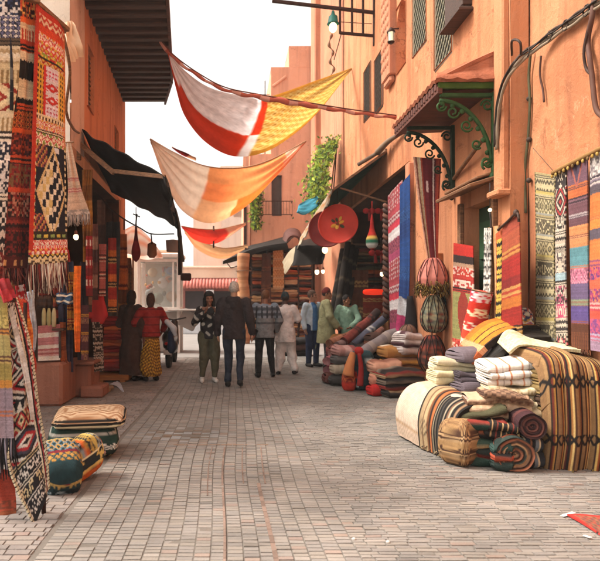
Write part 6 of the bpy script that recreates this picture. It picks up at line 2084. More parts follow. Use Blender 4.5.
for x in (.40, .62, 1.22, 1.80, 2.35, 2.86):
    g.box((x, 22.6, 1.72), (.07, .62, 3.44), .008)
g.box((1.62, 22.92, 1.7), (2.5, .04, 3.4), .01)
part('frame', g, WOODD, sh2)
names2 = {'#7a3a24': 'russet', '#a8683a': 'tan orange', '#c09468': 'sand', '#5a2a20': 'dark red', '#8a5a3a': 'brown', '#d0a880': 'pale peach', '#3f2a24': 'umber', '#b0522f': 'rust'}
pal2 = list(names2)
bays = ((.92, .56, 'second'), (1.51, .5, 'third'), (2.08, .48, 'fourth'), (2.61, .44, 'fifth'))
for bi, (x, w, bn) in enumerate(bays):
    for si, z in enumerate((.09, .78, 1.43, 2.08, 2.73)):
        for k in range(3 if bi != 0 else 2):
            c = pal2[(bi * 3 + si * 5 + k * 2 + (si * k) % 3) % 8]
            h = .17 if bi else .24
            fold(f'{names2[c]} folded carpet, {("lowest", "second", "third")[k]} on the {("bottom", "second", "middle", "fourth", "top")[si]} shelf, {bn} bay of far rack', (x, 22.5, z + (h + .01) * k), w, .5, h, 2, 0, 'folded_carpet', 'carpet', 'carpets in the far rack', nu=12, colors=(c, pal2[(bi + si + k) % 8]), mode='layer', seed=bi * 20 + si * 3 + k)
hang('far_rug', 'brown long rug hung on the far rack', 'rug', pe((262, 254, 22.1), (261, 300, 22.1), (262, 326, 22.1)), pe((271, 253, 22.1), (271, 300, 22.1), (272, 326, 22.1)), bands(60, 16, [('sol', 1, '#5f3424'), ('str', .4, '#8a5234', '#3f241c')] * 4, 2), seed=31)
hang('far_rug', 'peach checked rug hung on the far rack', 'rug', pe((273, 251, 22.05), (273, 268, 22.05), (273, 288, 22.05)), pe((283, 250, 22.05), (284, 268, 22.05), (284, 288, 22.05)), bands(60, 24, [('chk', 1, '#d8a068', '#c07840'), ('str', .3, '#e8c090', '#a8603a')] * 4, 2), seed=32)
f2('dark folded carpets on the ground at the far shop', 296, 357, 16.2, 26, 18, .6, 3, 0, colors=('#2c2422', '#4a2c26', '#241e1e'), mode='layer', seed=51)

# ----------------------------------------------------------------- shade cloths across the lane
t = thing('shade_cloth', (1.2, 12.5, 4.4), 'lace, red and yellow patterned shade cloth slung from a rope, the nearest one', 'shade cloth', 'shade cloths over the lane')
nu, nv = 220, 110
top = spl([P(165, 47, 11), P(185, 70, 11.2), P(212, 88, 11.35), P(250, 97, 11.5), P(262, 99, 11.6), P(285, 92, 12.6), P(315, 81, 14.0), P(352, 68, 15.9)], nu + 1)
bot = spl([P(167, 50, 11), P(176, 90, 11.05), P(185, 117, 11.1), P(205, 142, 11.2), P(232, 156, 11.5), P(262, 153, 12.0), P(290, 137, 13.0), P(318, 112, 14.2), P(352, 69, 15.9)], nu + 1)
pts = sheet(top, bot, nu, nv, .035, 6, .8, 5, bulge=.12)
pc = np.zeros((nu, nv, 3))
rng = np.random.RandomState(3)
for i in range(nu):
    for j in range(nv):
        q = (pts[i, j] + pts[i + 1, j + 1]) / 2
        px = CXP + q[0] / q[1] * FP
        f = j / nv
        rd = .72 - .10 * min(1, (px - 165) / 85)
        xq = pts[i, nv // 2]
        xp = CXP + xq[0] / xq[1] * FP
        if xp < 252:
            c = S('#e07048') if (f > rd + .12 * (i < 18)) else np.array(S('#fffafa')) * (1 - .16 * (rng.rand() < .45) - .12 * ((i + j) % 11 == 0))
        elif xp < 262:
            c = S('#e07048') if f < .62 else S('#efe9e6')
        else:
            s_ = math.sin(j * .85) + math.sin(i * .5 + j * .25)
            c = np.array(S('#dcbd7c')) if s_ > .2 else np.array(S('#ecdaa8'))
            if s_ < -1.2:
                c = np.array(S('#c8a058'))
            if f > .92 or f < .06:
                c = S('#cfa860')
        pc[i, j] = c
pc *= 1 + .05 * rng.randn(nu, nv, 1)
g = G(); g.shell(pts, pc, .006); part('cloth', g, SHADE, t)
g = G()
rp = spl([P(160, 42, 11), P(175, 59, 11.02), P(200, 77, 11.05), P(225, 90, 11.1), P(258, 97, 11.12), P(300, 104, 11.15), P(350, 112, 11.2), P(396, 118, 11.2)], 80)
tw = np.stack([np.zeros(80), .012 * np.sin(np.arange(80) * .7), .012 * np.cos(np.arange(80) * .9)], 1)
g.tube(rp + tw, [.030 + .006 * math.sin(k * .9) + .022 * math.exp(-((k - 44) / 14) ** 2) for k in range(80)], 8, np.array([S('#c0604a') if (k // 3) % 3 else S('#d89a88') for k in range(80)]))
g.tube(rp + A(0, -.03, .04), .012, 5, S('#6a3a2c'))
part('rope', g, PILE, t)


def shade(label, top, bot, colfn, nu=200, nv=80, seed=0, amp=.03, bulge=.15):
    a, b = spl(top, nu + 1), spl(bot, nu + 1)
    pts = sheet(a, b, nu, nv, amp * 1.4, seed, .8, 5, bulge=bulge)
    pc = np.array([[colfn(i / nu, j / nv) for j in range(nv)] for i in range(nu)])
    pc *= 1 + .04 * np.random.RandomState(seed).randn(nu, nv, 1)
    g = G(); g.shell(pts, pc, .006)
    t = thing('shade_cloth', g.base(), label, 'shade cloth', 'shade cloths over the lane')
    part('cloth', g, SHADE, t)
    g = G(); g.tube(a, .015, 5, S('#b89070')); part('rope', g, PILE, t)


def c2(u, v):
    if u < .27:
        return S('#fbeee0') if v < .85 else S('#f4decb')
    if v < .30:
        return S('#f2bf94') if u < .8 else S('#f4dccb')
    if v < .62:
        return S('#f2b488') if .27 < u < .78 else S('#f0baa2')
    return S('#f3cfae') if u < .45 else S('#eca066')


shade('orange and cream patched shade cloth, second along the lane', [P(150, 139, 13), P(175, 153, 13.3), P(205, 166, 13.8), P(240, 168, 14.6), P(270, 160, 15.6), P(306, 141, 17)],
      [P(151, 142, 13), P(165, 180, 13.2), P(182, 210, 13.6), P(207, 223, 14), P(232, 215, 14.8), P(262, 191, 15.8), P(306, 142, 17)], c2, seed=4)
shade('faded red shade cloth with a pale end, third along the lane', [P(181, 226, 19), P(200, 229, 19.4), P(220, 229, 20), P(246, 223, 21)], [P(183, 229, 19), P(195, 240, 19.4), P(216, 243, 20), P(246, 225, 21)], lambda u, v: S('#dc6a58') if u < .62 else S('#e6b8a0'), 40, 14, 5)
shade('thin cream shade cloth lowest and farthest along the lane', [P(184, 230, 21.5), P(200, 240, 22), P(222, 248, 22.6), P(248, 245, 23.5)], [P(185, 234, 21.5), P(198, 250, 22), P(222, 259, 22.6), P(248, 250, 23.5)], lambda u, v: S('#e6c8a8') if v < .6 else S('#dcb090'), 40, 14, 6)
shade('narrow red and cream cloth strip high between the first two shade cloths', [P(172, 147, 18), P(184, 153, 18.3), P(196, 158, 18.6)], [P(172, 148, 18), P(184, 156, 18.3), P(196, 161, 18.6)], lambda u, v: S('#a84038') if u < .6 else S('#d8b8a0'), 20, 6, 7)
g = G(); g.tube([P(213.5, 226, 19.8), P(213.5, 248, 19.8)], .03, 5); single('dark_pendant', g, IRON, 'thin dark rod hanging below the faded red shade cloth', 'rod')

# ================================================================= left side: hung rugs in front
def wob(pat, seed=0, k=.05):
    return np.clip(pat * (1 + k * np.random.RandomState(seed).randn(*pat.shape[:2], 1)), .002, 1)


grp = 'rugs hung at the front left stall'
# the long embroidered rug with fringe
nv, nu = 230, 48
p = np.zeros((nv, nu, 3))
row = lambda y: int(np.clip((y - 6) / (264 - 6) * nv, 0, nv))


def put(y0, y1, arr):
    a, b = row(y0), row(y1)
    p[a:b] = arr(b - a)


put(0, 30, lambda n: bands(n, nu, [('sol', .6, '#b8321f'), ('zig', 1, '#d8c0a0', '#b03020'), ('sol', .8, '#c8431f')], 1))
put(30, 49, lambda n: bands(n, nu, [('fl', 1, '#e6d8c0', '#c83a34', '#e8d8c8', '#d88a3a'), ('fl', 1, '#e0d0b8', '#c8343a', '#c8a83a')], 2))
put(49, 60, lambda n: bands(n, nu, [('scr', 1, '#8a9a3a', '#d8b84a', '#b8322a'), ('sol', .4, '#2a1c1a'), ('zig', 1, '#c8a040', '#a8321f', '#d8c080')], 3))
put(60, 112, lambda n: bands(n, nu, [('comb', 1, '#d8a83a', '#2c1c18')] * 10, 4))
a, b = row(60), row(112)
p[a:b, 16:32] = bands(b - a, 16, [('sol', .5, '#dcd0d8'), ('fl', 1, '#dcd0dc', '#e0d4e0', '#c83a5a'), ('sol', .4, '#e0d6dc'), ('onedia', 1, '#dcd0d8', '#c8302a', '#b8281f'), ('sol', .4, '#dcd2d8'), ('onedia', 1, '#e0d6dc', '#d0342a', '#b02a20'), ('sol', .4, '#dcd0d8'), ('fl', 1, '#dcd0dc', '#e0d4e0', '#b83a54')], 5)
p[a:b, 13:16] = S('#c8302a'); p[a:b, 32:34] = S('#e8d8a0')
put(112, 142, lambda n: bands(n, nu, [('comb', .6, '#e0cfa8', '#4a2a1c'), ('fl', 1, '#e6d8bc', '#c8403a', '#e0cfb0', '#d89038'), ('str', .4, '#2a1c1a', '#d8c8a0'), ('fl', 1.2, '#e0d0b0', '#b8343a', '#e8dcc4', '#7a8a3a')], 6))
put(142, 231, lambda n: bands(n, nu, [('sol', 1, '#161a26')], 7))
a, b = row(142), row(231)
for i in range(a, b):
    for j in range(nu):
        y = 142 + (i - a) / (b - a) * 89
        u = (j + .5) / nu
        if u < .10:
            p[i, j] = S(('#d8b860', '#b8402a', '#d8cfa8', '#3a2a22')[(i // 3) % 4]); continue
        if u > .93:
            p[i, j] = S(('#d8c8a0', '#2a2420')[(i // 3) % 2]); continue
        dd = abs(u - .55) / .40 + abs(y - 190) / 46
        if abs(dd - 1) < .07:
            p[i, j] = S('#d0b884')
        elif dd < 1 and u < .55 and dd > .2:
            k = (int((u - .1) * 11) + int((y - 142) / 8))
            p[i, j] = S(('#ddd2b4', '#161a26', '#d8cca8', '#c8b070')[k % 4])
        elif dd < .93 and ((int(y / 6) + int(u * 14)) % 3 == 0):
            p[i, j] = S('#e0d8c4')
        elif dd >= 1.07:
            if abs(u - .62) < .10 and (int(y) % 13) < 5:
                p[i, j] = S('#d6dade')
            elif u < .40 and (y < 165 or y > 212):
                p[i, j] = S(('#8a3a44', '#2a2430', '#b88a4a')[(int(u * 22) + int(y / 3)) % 3])
put(231, 240, lambda n: bands(n, nu, [('dot', 1, '#2a241c', '#c8b04a', '#8aa05a')], 8))
put(240, 255, lambda n: bands(n, nu, [('fl', 1, '#ead8c8', '#c8323a', '#e8d0c0', '#d86a5a'), ('fl', .6, '#e6d4c4', '#b82a34', '#d8a04a')], 9))
put(255, 265, lambda n: bands(n, nu, [('zig', 1, '#d8b850', '#3a2a1c', '#e0d0a8'), ('scr', .7, '#d8c8a0', '#4a3a2a')], 10))
p[:row(250), :4] = S('#b8341f')
p[:row(140), 44:] = p[:row(140), 44:] * .4 + np.array(S('#c8642a')) * .6
p = wob(p, 1, .07)
hang('embroidered_rug', 'long embroidered rug with cream diamonds on navy and a thick fringe', 'rug', pe((37, 4, 5.1), (35, 60, 5.1), (33, 140, 5.1), (29, 265, 5.1)), pe((65, 29, 5.6), (66, 80, 5.6), (66, 150, 5.55), (68, 262, 5.5)), p, amp=.02, group=grp, seed=1, fr=(.27, ('#7a2a24', '#d8c8b0', '#3a1c1a', '#a88a7a', '#5a1f1c', '#e0d4c4'), 110, .0045), lo=.7, hi=2, k=3, dim=1.0)
q = bands(230, 34, [('scr', 1.4, '#c8502a', '#3a1c18', '#d8a050'), ('sol', .4, '#d8642a'), ('tri', 1.4, '#b83a20', '#e0c8a0'), ('str', .5, '#1c1614', '#c85a2c'), ('zig', 3.4, '#e0cfae', '#15110f', '#15110f', '#d8c4a0'), ('str', .5, '#c8502a', '#1c1614'), ('fl', 1.2, '#8a2a1c', '#c8702c', '#3a1a14'), ('sol', .3, '#d85a24'), ('scr', 1.5, '#6a1f1a', '#3a1614', '#a84024'), ('str', .5, '#c84a24', '#2a1614'), ('scr', 1.6, '#5a1c1a', '#7a5a3a', '#8a2a24'), ('sol', .3, '#c84a2a'), ('scr', 1.6, '#7a241f', '#2c1614', '#a8705a'), ('zig', 1, '#5a1a18', '#8a3024', '#241211'), ('scr', 1.6, '#6a1f1c', '#2a1413'), ('dot', .8, '#4a1716', '#b88a5a', '#4a1716')], 12)
hang('patterned_rug', 'dark red and black rug with bold white zigzags beside the embroidered one', 'rug', pe((17, -6, 5.0), (17, 80, 5.0), (10, 150, 5.0), (4, 268, 5.0)), pe((37, 0, 5.25), (36, 80, 5.25), (34, 150, 5.25), (31, 268, 5.25)), wob(q, 2), amp=.03, group=grp, seed=2, lo=.8, hi=2.6, fr=(.14, ('#4a1716', '#2a1211', '#7a3a30'), 60, .0045), k=3, dim=1.0)
q = bands(220, 34, [('scr', 1.5, '#1a1c2c', '#d8d4d0', '#2c3a5a'), ('fl', 1.2, '#d8d0c8', '#23283c', '#6a6a8a'), ('str', .5, '#5a4a3a', '#1a1814'), ('zig', 1, '#d0bfa0', '#a8906a', '#dcd0b8'), ('comb', 1.2, '#c8b48c', '#8a7048'), ('onedia', 1.6, '#c8b08a', '#8a2a1c', '#d8c8a0'), ('comb', 1.2, '#cfc0a0', '#9a8058'), ('str', .6, '#2a2420', '#d8d0c0'), ('scr', 1.5, '#1c2234', '#dcd8d0'), ('scr', 1.5, '#161a28', '#c8c4c0'), ('str', .5, '#d8d0c0', '#2a2420'), ('chk', 1.4, '#1a1c22', '#d8d4cc'), ('zig', 1.2, '#20222a', '#d0c8c0'), ('scr', 1.2, '#3a2a2a', '#cfc0b0', '#7a2a2a'), ('fl', 1, '#3a1c1c', '#7a2a28')], 14)
hang('patterned_rug', 'navy, black and cream patterned rug at the far left edge', 'rug', pe((-26, -10, 4.7), (-26, 120, 4.7), (-24, 284, 4.7)), pe((20, -8, 4.9), (19, 70, 4.9), (11, 135, 4.9), (2, 284, 4.9)), wob(q, 3), amp=.035, group=grp, seed=3, lo=.8, hi=2.4, k=3, dim=1.0)
q = bands(120, 14, [('scr', 2, '#15151c', '#2c3040'), ('zig', 2, '#1c1c24', '#6a6660'), ('sol', 1, '#14141a')], 15)
hang('patterned_rug', 'narrow black rug edge between the cream and the zigzag rugs', 'rug', pe((9, 20, 4.85), (10, 60, 4.85), (10, 110, 4.85)), pe((20, 18, 4.95), (20, 60, 4.95), (16, 112, 4.95)), q, amp=.02, group=grp, seed=5)
# rail they hang on
t = thing('rug_rail', (-1.75, 5.2, 0), 'wooden rail and posts of the front left rug stall', 'rail')
g = G()
g.bar(P(-30, -16, 4.85), P(40, 1, 5.1), .05); g.bar(P(34, 0, 5.12), P(68, 30, 5.62), .04)
part('rail', g, WOODM, t)
g = G(); g.bar(A(-2.1, 5.6, 0), A(-2.1, 5.6, 4.6), .07); g.bar(A(-2.1, 5.6, 4.05), P(66, 31, 5.64), .04); part('post', g, WOODM, t)
g = G(); g.bar(A(-2.3, 4.8, 0), A(-2.3, 4.8, 4.6), .07); g.bar(A(-2.3, 4.8, 4.2), P(-20, -14, 4.87), .04); part('post', g, WOODM, t)

grp = 'textiles draped over the low rack on the left'
t = thing('low_rack', (-1.5, 4.3, 0), 'low black rack carrying draped rugs at the bottom left', 'rack')
g = G(); g.bar((-1.56, 4.25, 1.50), (-2.3, 4.6, 1.50), .03)
part('frame', g, IRON, t)
for q in ((-1.345, 4.22), (-1.66, 4.75), (-2.2, 4.55)):
    g = G(); g.tube([(q[0], q[1], 0), (q[0], q[1], 1.48 if q[0] < -1.5 else .22)], .016, 7); part('leg', g, IRON, t)
q = bands(160, 34, [('sol', .5, '#8a8090'), ('str', .4, '#b0543a', '#c8a060'), ('sol', 1.4, '#a89a58'), ('scr', 1, '#b0a060', '#8a8048', '#c8b870'), ('str', .5, '#6a4a3a', '#c88a40'), ('sol', 1.6, '#b0a468'), ('str', .5, '#5a3a30', '#b8a060'), ('sol', 1.2, '#9a8a4a'), ('sol', .6, '#c88a3a'), ('sol', 1.6, '#8f7f8c'), ('str', .6, '#b06a4a', '#8a7a88'), ('sol', 1.4, '#93848f')], 21)
v_ = np.arange(34)
q[:, (v_ % 9) == 0] *= .6
hang('plaid_rug', 'mustard and mauve banded rug with a black fringe at the bottom left corner', 'rug', pe((-26, 283, 4.25), (-26, 360, 4.15), (-28, 438, 4.10)), pe((5, 285, 4.3), (11, 360, 4.2), (14, 438, 4.15)), wob(q, 4), amp=.02, group=grp, seed=6, fr=(.27, ('#17141a', '#2c2830', '#8a8490', '#17141a'), 80, .006))
q = bands(230, 72, [('scr', .8, '#17171b', '#d8d4d0', '#3a3434'), ('zig', .7, '#d8d4cc', '#17171b'), ('onedia', 2.0, '#1b1b1f', '#e0dcd4', '#a82430', '#1b1b1f', '#c8b08a'), ('str', .3, '#d8d0c0', '#1c1a1c'), ('dia', 1.2, '#17171b', '#d8d4cc', '#8a2a2c'), ('onedia', 2.0, '#17171b', '#e0dad0', '#17171b', '#a82c32', '#d8c8b8'), ('tri', .8, '#d8d4c8', '#18181c'), ('dia', 1.2, '#1a181c', '#c8b890', '#b02a30'),
      ('onedia', 1.8, '#1a181c', '#d8d4cc', '#a82a30', '#3a3a4a'), ('str', .4, '#c8b890', '#1c1a1c', '#1c1a1c'), ('scr', .7, '#15151a', '#15151a', '#d0ccc4'), ('str', .3, '#15151a', '#d8d0c0', '#15151a'), ('scr', .7, '#1a1a1e', '#c8b890', '#1a1a1e'), ('str', .3, '#15151a', '#15151a', '#d8d4cc'), ('scr', .7, '#15151a', '#15151a', '#d0ccc4'), ('sol', .4, '#15151a')], 22)
q = wob(q, 5)
q[:, -14:-11] = S('#d8ccb0'); q[:, -11:-8] = S('#15151a'); q[:, -8:-6] = S('#a03030'); q[:, -4:] = S('#cfc0a0'); q[::4, -4:] = S('#2a2420'); q[:, :4] = S('#cfc0a0'); q[::4, :4] = S('#2a2420')
hang('draped_rug', 'black and white diamond rug with red hearts draped down to a point', 'rug', pe((6, 296, 4.35), (9, 360, 4.25), (8, 430, 4.16), (10, 472, 4.12), (34, 527, 4.06)), pe((15, 297, 4.6), (29, 345, 4.5), (39, 405, 4.36), (47, 450, 4.27), (50, 488, 4.22)), q, amp=.035, th=.014, group=grp, seed=7, lo=.8, hi=2.6, k=2, dim=.95)
hang('draped_rug', 'cream edged grey scarf running down the slope of the rack', 'scarf', pe((8, 310, 4.34), (15, 340, 4.3), (24, 378, 4.25), (31, 420, 4.2)), pe((12, 306, 4.36), (20, 338, 4.33), (29, 376, 4.28), (34, 420, 4.22)), bands(100, 10, [('sol', 1, '#cfccc8'), ('sol', .4, '#b8b0a8')] * 4, 3), amp=.006, group=grp, seed=8)
hang('red_cloth', 'plain brick red cloth hanging to the ground below the black fringe', 'cloth', pe((-26, 466, 4.25), (-26, 500, 4.2), (-26, 527, 4.12)), pe((13, 470, 4.3), (16, 500, 4.25), (16, 520, 4.2)), bands(50, 30, [('sol', 3, '#a33a24'), ('scr', 1, '#a8452c', '#7a3a24'), ('sol', 1, '#8f4a28')], 3), amp=.03, group=grp, seed=9)
hang('orange_cloth', 'orange patterned cloth on the far side of the low rack', 'cloth', pe((17, 298, 4.75), (22, 330, 4.7), (25, 352, 4.65)), pe((25, 300, 4.95), (33, 326, 4.95), (33, 347, 4.9)), bands(60, 24, [('fl', 1, '#b8282c', '#d8703a', '#c8343a'), ('scr', 1, '#d8802c', '#e09a3c', '#b8501f'), ('sol', .6, '#d8742a')], 5), amp=.03, group=grp, seed=10)
hang('red_cloth', 'bright red cloth tip behind the diamond rug', 'cloth', pe((27, 342, 4.8), (29, 365, 4.75), (31, 388, 4.7)), pe((31, 344, 5.0), (36, 362, 5.0), (34, 382, 4.95)), bands(40, 16, [('sol', 1, '#b8341f'), ('sol', 1, '#a82a1c')], 5), amp=.03, group=grp, seed=11)
hang('blue_shirt', 'pale blue cloth hanging behind the red and orange ones', 'cloth', pe((28, 292, 6.4), (29, 325, 6.4), (30, 352, 6.4)), pe((35, 290, 6.5), (37, 325, 6.5), (36, 350, 6.5)), bands(40, 14, [('sol', 1, '#b8c8d8'), ('sol', 1, '#a8b8cc')], 5), amp=.05, group=grp, seed=12, m=CANVAS)
hang('red_cloth', 'crimson cloth bunched over the corner of the low rack', 'cloth', pe((-6, 280, 4.25), (0, 294, 4.18), (4, 303, 4.15)), pe((9, 279, 4.4), (14, 292, 4.35), (15, 300, 4.3)), bands(30, 20, [('sol', 1, '#8f1f26'), ('sol', 1, '#a3262c')], 5), amp=.03, group=grp, seed=13)
hang('red_cloth', 'red and white flecked cloth hanging above the orange one', 'cloth', pe((15, 286, 5.2), (18, 310, 5.2), (22, 325, 5.2)), pe((26, 284, 5.3), (28, 306, 5.3), (27, 322, 5.3)), bands(40, 20, [('scr', 1, '#b8202a', '#d8c8c4', '#a81c24'), ('sol', 1, '#c02a30')], 5), amp=.03, group=grp, seed=14)

# poufs on the ground
g = G()
pg = np.zeros((36, 72, 3)); pg[:] = S('#1c3830')
pg[:4] = S('#c9b08c')
pg[9:11] = S('#e0d8cc'); pg[18:22] = bands(4, 72, [('chk', 1, '#e0dcd0', '#1a2a26')], 3); pg[22:25] = S('#1a2a24'); pg[26:30] = bands(4, 72, [('scr', 1, '#1a1614', '#b8a060', '#1a1614')], 2); pg[30:] = S('#1a1614')
cushion(g, (-1.475, 5.86, 0), .66, .60, .31, 14, wob(pg, 3), e=.25, seed=6, planar=np.tile(np.array(S('#1c3830')), (20, 20, 1)), pz=.75)
single('green_pouf', g, WOVEN, 'dark green square pouf with white woven bands on the ground at left', 'pouf', 'poufs on the left')
CHEV = np.zeros((64, 64, 3)); CHEV[:] = S('#c8ac8c')
ii, jj = np.mgrid[0:64, 0:64]
CHEV[((ii + np.abs(jj % 16 - 8)) % 8 < 4)] = S('#946a48')
CHEV[:2] = CHEV[-2:] = S('#17130f'); CHEV[:, :2] = CHEV[:, -2:] = S('#17130f')
g = G()
pb = np.zeros((36, 72, 3)); pb[:] = S('#c4a684')
ii, jj = np.mgrid[0:36, 0:72]
pb[((ii + jj) % 4 == 0) & (ii < 17)] = S('#9a6a4a')
pb[17:20] = S('#17130f'); pb[20:24] = S('#d8cca8'); pb[24:28] = S('#17130f'); pb[28:31] = S('#d0c098'); pb[31:] = S('#2a221c')
cushion(g, (-1.42, 5.88, .285), .68, .64, .15, 9, wob(pb, 4), e=.24, seed=7, tilt=2, planar=CHEV)
single('beige_cushion', g, WOVEN, 'beige cushion with black piping lying on the green pouf', 'cushion', 'poufs on the left')
g = G()
for k in range(3):
    g.add(*[[P(107 - 2 * k, 430 + 8 * k, 5.75), P(112 - 1 * k, 436 + 9 * k, 5.9), P(108, 445 + 8 * k, 5.9), P(104, 440 + 8 * k, 5.75)], [[0, 1, 2, 3]], None, S('#b08a84' if k != 1 else '#3a2a2c')]) if False else g.tube(spl([P(103, 438 + 7 * k, 5.62), P(109, 436 + 7 * k, 5.85), P(110, 432 + 7 * k, 6.05)], 10), .028, 7, S('#b08a84' if k != 1 else '#5a3a3c'))
single('folded_throw', g, PILE, 'rose and plum throw folded at the right side of the green pouf', 'throw')
g = G()
pt_ = np.zeros((36, 72, 3)); pt_[:] = S('#16363c')
pt_[:1] = S('#b8893c'); pt_[3:6] = bands(3, 72, [('fl', 1, '#d0b070', '#b88a3c')], 2); pt_[6:8] = S('#1f4a50'); pt_[9:13] = bands(4, 72, [('chk', 1, '#6a8a9a', '#d8c890')], 3)
pt_[15:17] = S('#b89a58'); pt_[19:22] = bands(3, 72, [('scr', 1, '#16363c', '#0e1f24', '#8a9aa0')], 6); pt_[13:15, 20:60] = S('#7a2430'); pt_[31:33] = S('#a88a4a'); pt_[24:27, 0:30] = S('#c8b070'); pt_[27:30, 0:30] = S('#c8501f')
cushion(g, (-1.43, 4.88, .0), .34, .50, .35, 24, weave(wob(pt_, 5), 1, 4, 1.0), e=.7, seed=8, tilt=24, pz=.25, planar=bands(50, 50, [('sol', 1.2, '#16363c'), ('fl', 1, '#c0924a', '#1f4a50', '#b88a3c'), ('sol', .3, '#7a2430'), ('fl', 1.4, '#16363c', '#c89a4a', '#6a8a9a', '#16363c'), ('sol', .3, '#c8b070'), ('sol', 1, '#16363c')], 9))
single('teal_bag', g, WOVEN, 'stuffed teal embroidered bag with a mustard top beside the draped rug', 'bag', 'poufs on the left')
g = G()
pq = bands(36, 72, [('sol', .5, '#b8a050'), ('scr', 1.4, '#c8b060', '#2a2a2a', '#8a9aa0'), ('sol', .3, '#e0d8b0'), ('scr', 1.2, '#1f2a30', '#d8c070'), ('sol', 1.0, '#c8601f'), ('sol', .4, '#2a1c18')], 7)
cushion(g, (-1.27, 5.06, .02), .20, .46, .33, -30, pq, e=.6, seed=9, tilt=16, planar=bands(50, 50, [('zig', 1, '#b8984a', '#1f2a30'), ('sol', .4, '#c8b060'), ('fl', 1, '#c8b060', '#8a9aa0', '#2a2a2a'), ('sol', .4, '#c8601f')] * 2, 4))
single('orange_bag', g, WOVEN, 'mustard and orange patterned bag leaning on the teal bag', 'bag', 'poufs on the left')
g = G(); g.ball(P(33, 410, 5.2), (.06, .06, .09), 9, S('#6a1a24')); single('wine_cushion', g, PILE, 'small wine red cushion tip between the diamond rug and the cushions', 'cushion')

# cream flap and scarf on the wall
hang('hung_scarf', 'beige scarf with pink lines and a fringe on the left wall', 'scarf', pe((66, 144, 7.6), (68, 185, 7.55), (67, 216, 7.5)), pe((71, 143, 7.6), (80, 185, 7.6), (90, 214, 7.6)), bands(90, 26, [('sol', 4, '#cfae94'), ('str', .4, '#b8706a', '#d0b098'), ('sol', .8, '#cfae94'), ('str', .5, '#b8706a', '#d0b098'), ('sol', 2, '#ccaa90'), ('scr', .6, '#9a8a80', '#c8b0a0')], 3), amp=.025, fr=(.13, ('#b8a498', '#8a7a74', '#cbb8aa'), 50, .005), seed=15)
g = G(); g.shell(sheet(pe((64, 24, 6.6), (66, 42, 6.5), (68, 66, 6.6)), pe((72, 22, 6.8), (80, 42, 6.7), (79, 55, 6.8)), 30, 24, .06, 4, bulge=.08), S('#dcbf9f'), .02); single('cream_flap', g, CANVAS, 'small cream cloth flap bunched on the left wall above the rugs', 'cloth')
g = G(); g.tube(spl(pe((62, 30, 6.2), (70, 70, 6.6), (66, 110, 7), (73, 128, 7.5), (79, 133, 8.9)), 24), .018, 6); g.bar(P(63, 143, 7.6), P(74, 142, 7.6), .02); single('wall_rope', g, WOODM, 'thin rope sagging along the left wall above the scarf', 'rope')

# ----------------------------------------------------------------- left shop
aw = thing('left_awning', (-1.6, 11, 3.2), 'black cloth awning on wooden struts over the left shop', 'awning')
nA = 34
topE = spl([A(XL(9.2) + .01, 9.2, 4.10), A(XL(10.5) + .01, 10.5, 3.95), A(XL(12.3) + .01, 12.3, 3.72)], nA + 1)
outE = spl([P(164, 176, 8.4), P(168, 186, 9.6), P(173, 208, 11.4), P(176, 226, 12.8)], nA + 1)
pts = sheet(topE, outE, nA, 30, .03, 4, bulge=-.12)
g = G(); g.shell(pts, (.02, .02, .02), .015)
vp = np.stack([outE + A(.02 + .01 * k, 0, -.055 * k - .012 * k * math.sin(k)) + .02 * k / 6 * np.stack([np.sin(np.arange(nA + 1) * .8 + k * .3), 0 * np.arange(nA + 1), np.cos(np.arange(nA + 1) * .5)], 1) for k in range(8)], 1)
g.shell(vp, (.02, .02, .02), .012)
part('canopy', g, TARP, aw)
g = G(); k0 = sheet([P(164, 176, 8.4), P(168, 187, 8.35), P(173, 200, 8.5)], [P(158, 182, 8.8), P(164, 196, 8.8), P(171, 206, 9.0)], 20, 10, .03, 2)
g.shell(k0, S('#8a8680'), .02); g.shell(sheet([P(171, 196, 9.5), P(176, 215, 9.6), P(179, 236, 10), P(180, 262, 10.2)], [P(176, 212, 11), P(179, 225, 11.2), P(181, 240, 11.4), P(184, 262, 11)], 30, 10, .03, 5), S('#54504a'), .02); part('side_flap', g, TARP, aw)
g = G(); g.bar(P(79, 143, 9.2), P(114, 173, 8.9), .05, .07); g.bar(P(112, 171, 8.92), P(165, 177, 8.42), .045, .06); g.bar(P(79, 134, 9.2), P(79, 160, 9.2), .06); g.bar(outE[0], outE[-1], .035); part('strut', g, WOODM, aw)
g = G(); g.tube([P(180, 236, 12.8), P(180, 275, 12.8)], .045, 8); g.box(P(186, 277, 12.7), (.22, .1, .16), .02); single('hanging_pole', g, IRON, 'black pole end with a clamp hanging from the awning corner', 'pole')

bulb(76, 237, 8.3, 'small square lantern glowing beside the beige scarf', .05, .3)
pendant('dark red pointed ornament hanging under the left awning', 136, 220, 262, 9, 11.6, [('sol', 2, '#7a1a1c'), ('sol', 1, '#a3262a'), ('sol', 1, '#8a1c22')])
g = G(); g.tube(spl(pe((97, 192, 9.6), (110, 208, 10), (124, 219, 10.6), (140, 228, 11.4), (152, 234, 12), (174, 234, 12.6)), 40), .014, 5)
for a, b in (((112, 209), (113, 222)), ((124, 219), (124, 230)), ((137, 214), (136, 224)), ((133, 214), (140, 217)), ((151, 234), (152, 244))):
    g.tube([P(*a, 10.8), P(*b, 10.8)], .012, 5)
single('light_string', g, IRON, 'dark wire with hooks strung under the left awning', 'wire')
g = G(); g.lathe([(.02, .16), (.09, .12), (.10, -.10), (.05, -.16)], P(152, 250, 12.2), 12, S('#a86a48')); single('paper_lantern', g, CANVAS, 'small brown paper lantern below the wire end', 'lantern')
g = G(); g.lathe([(.02, .12), (.16, .10), (.14, -.14), (.13, -.15)], P(173, 245, 13.0), 12, S('#c8a898')); single('paper_lantern', g, CANVAS, 'pale pink paper shade at the awning corner', 'lantern')

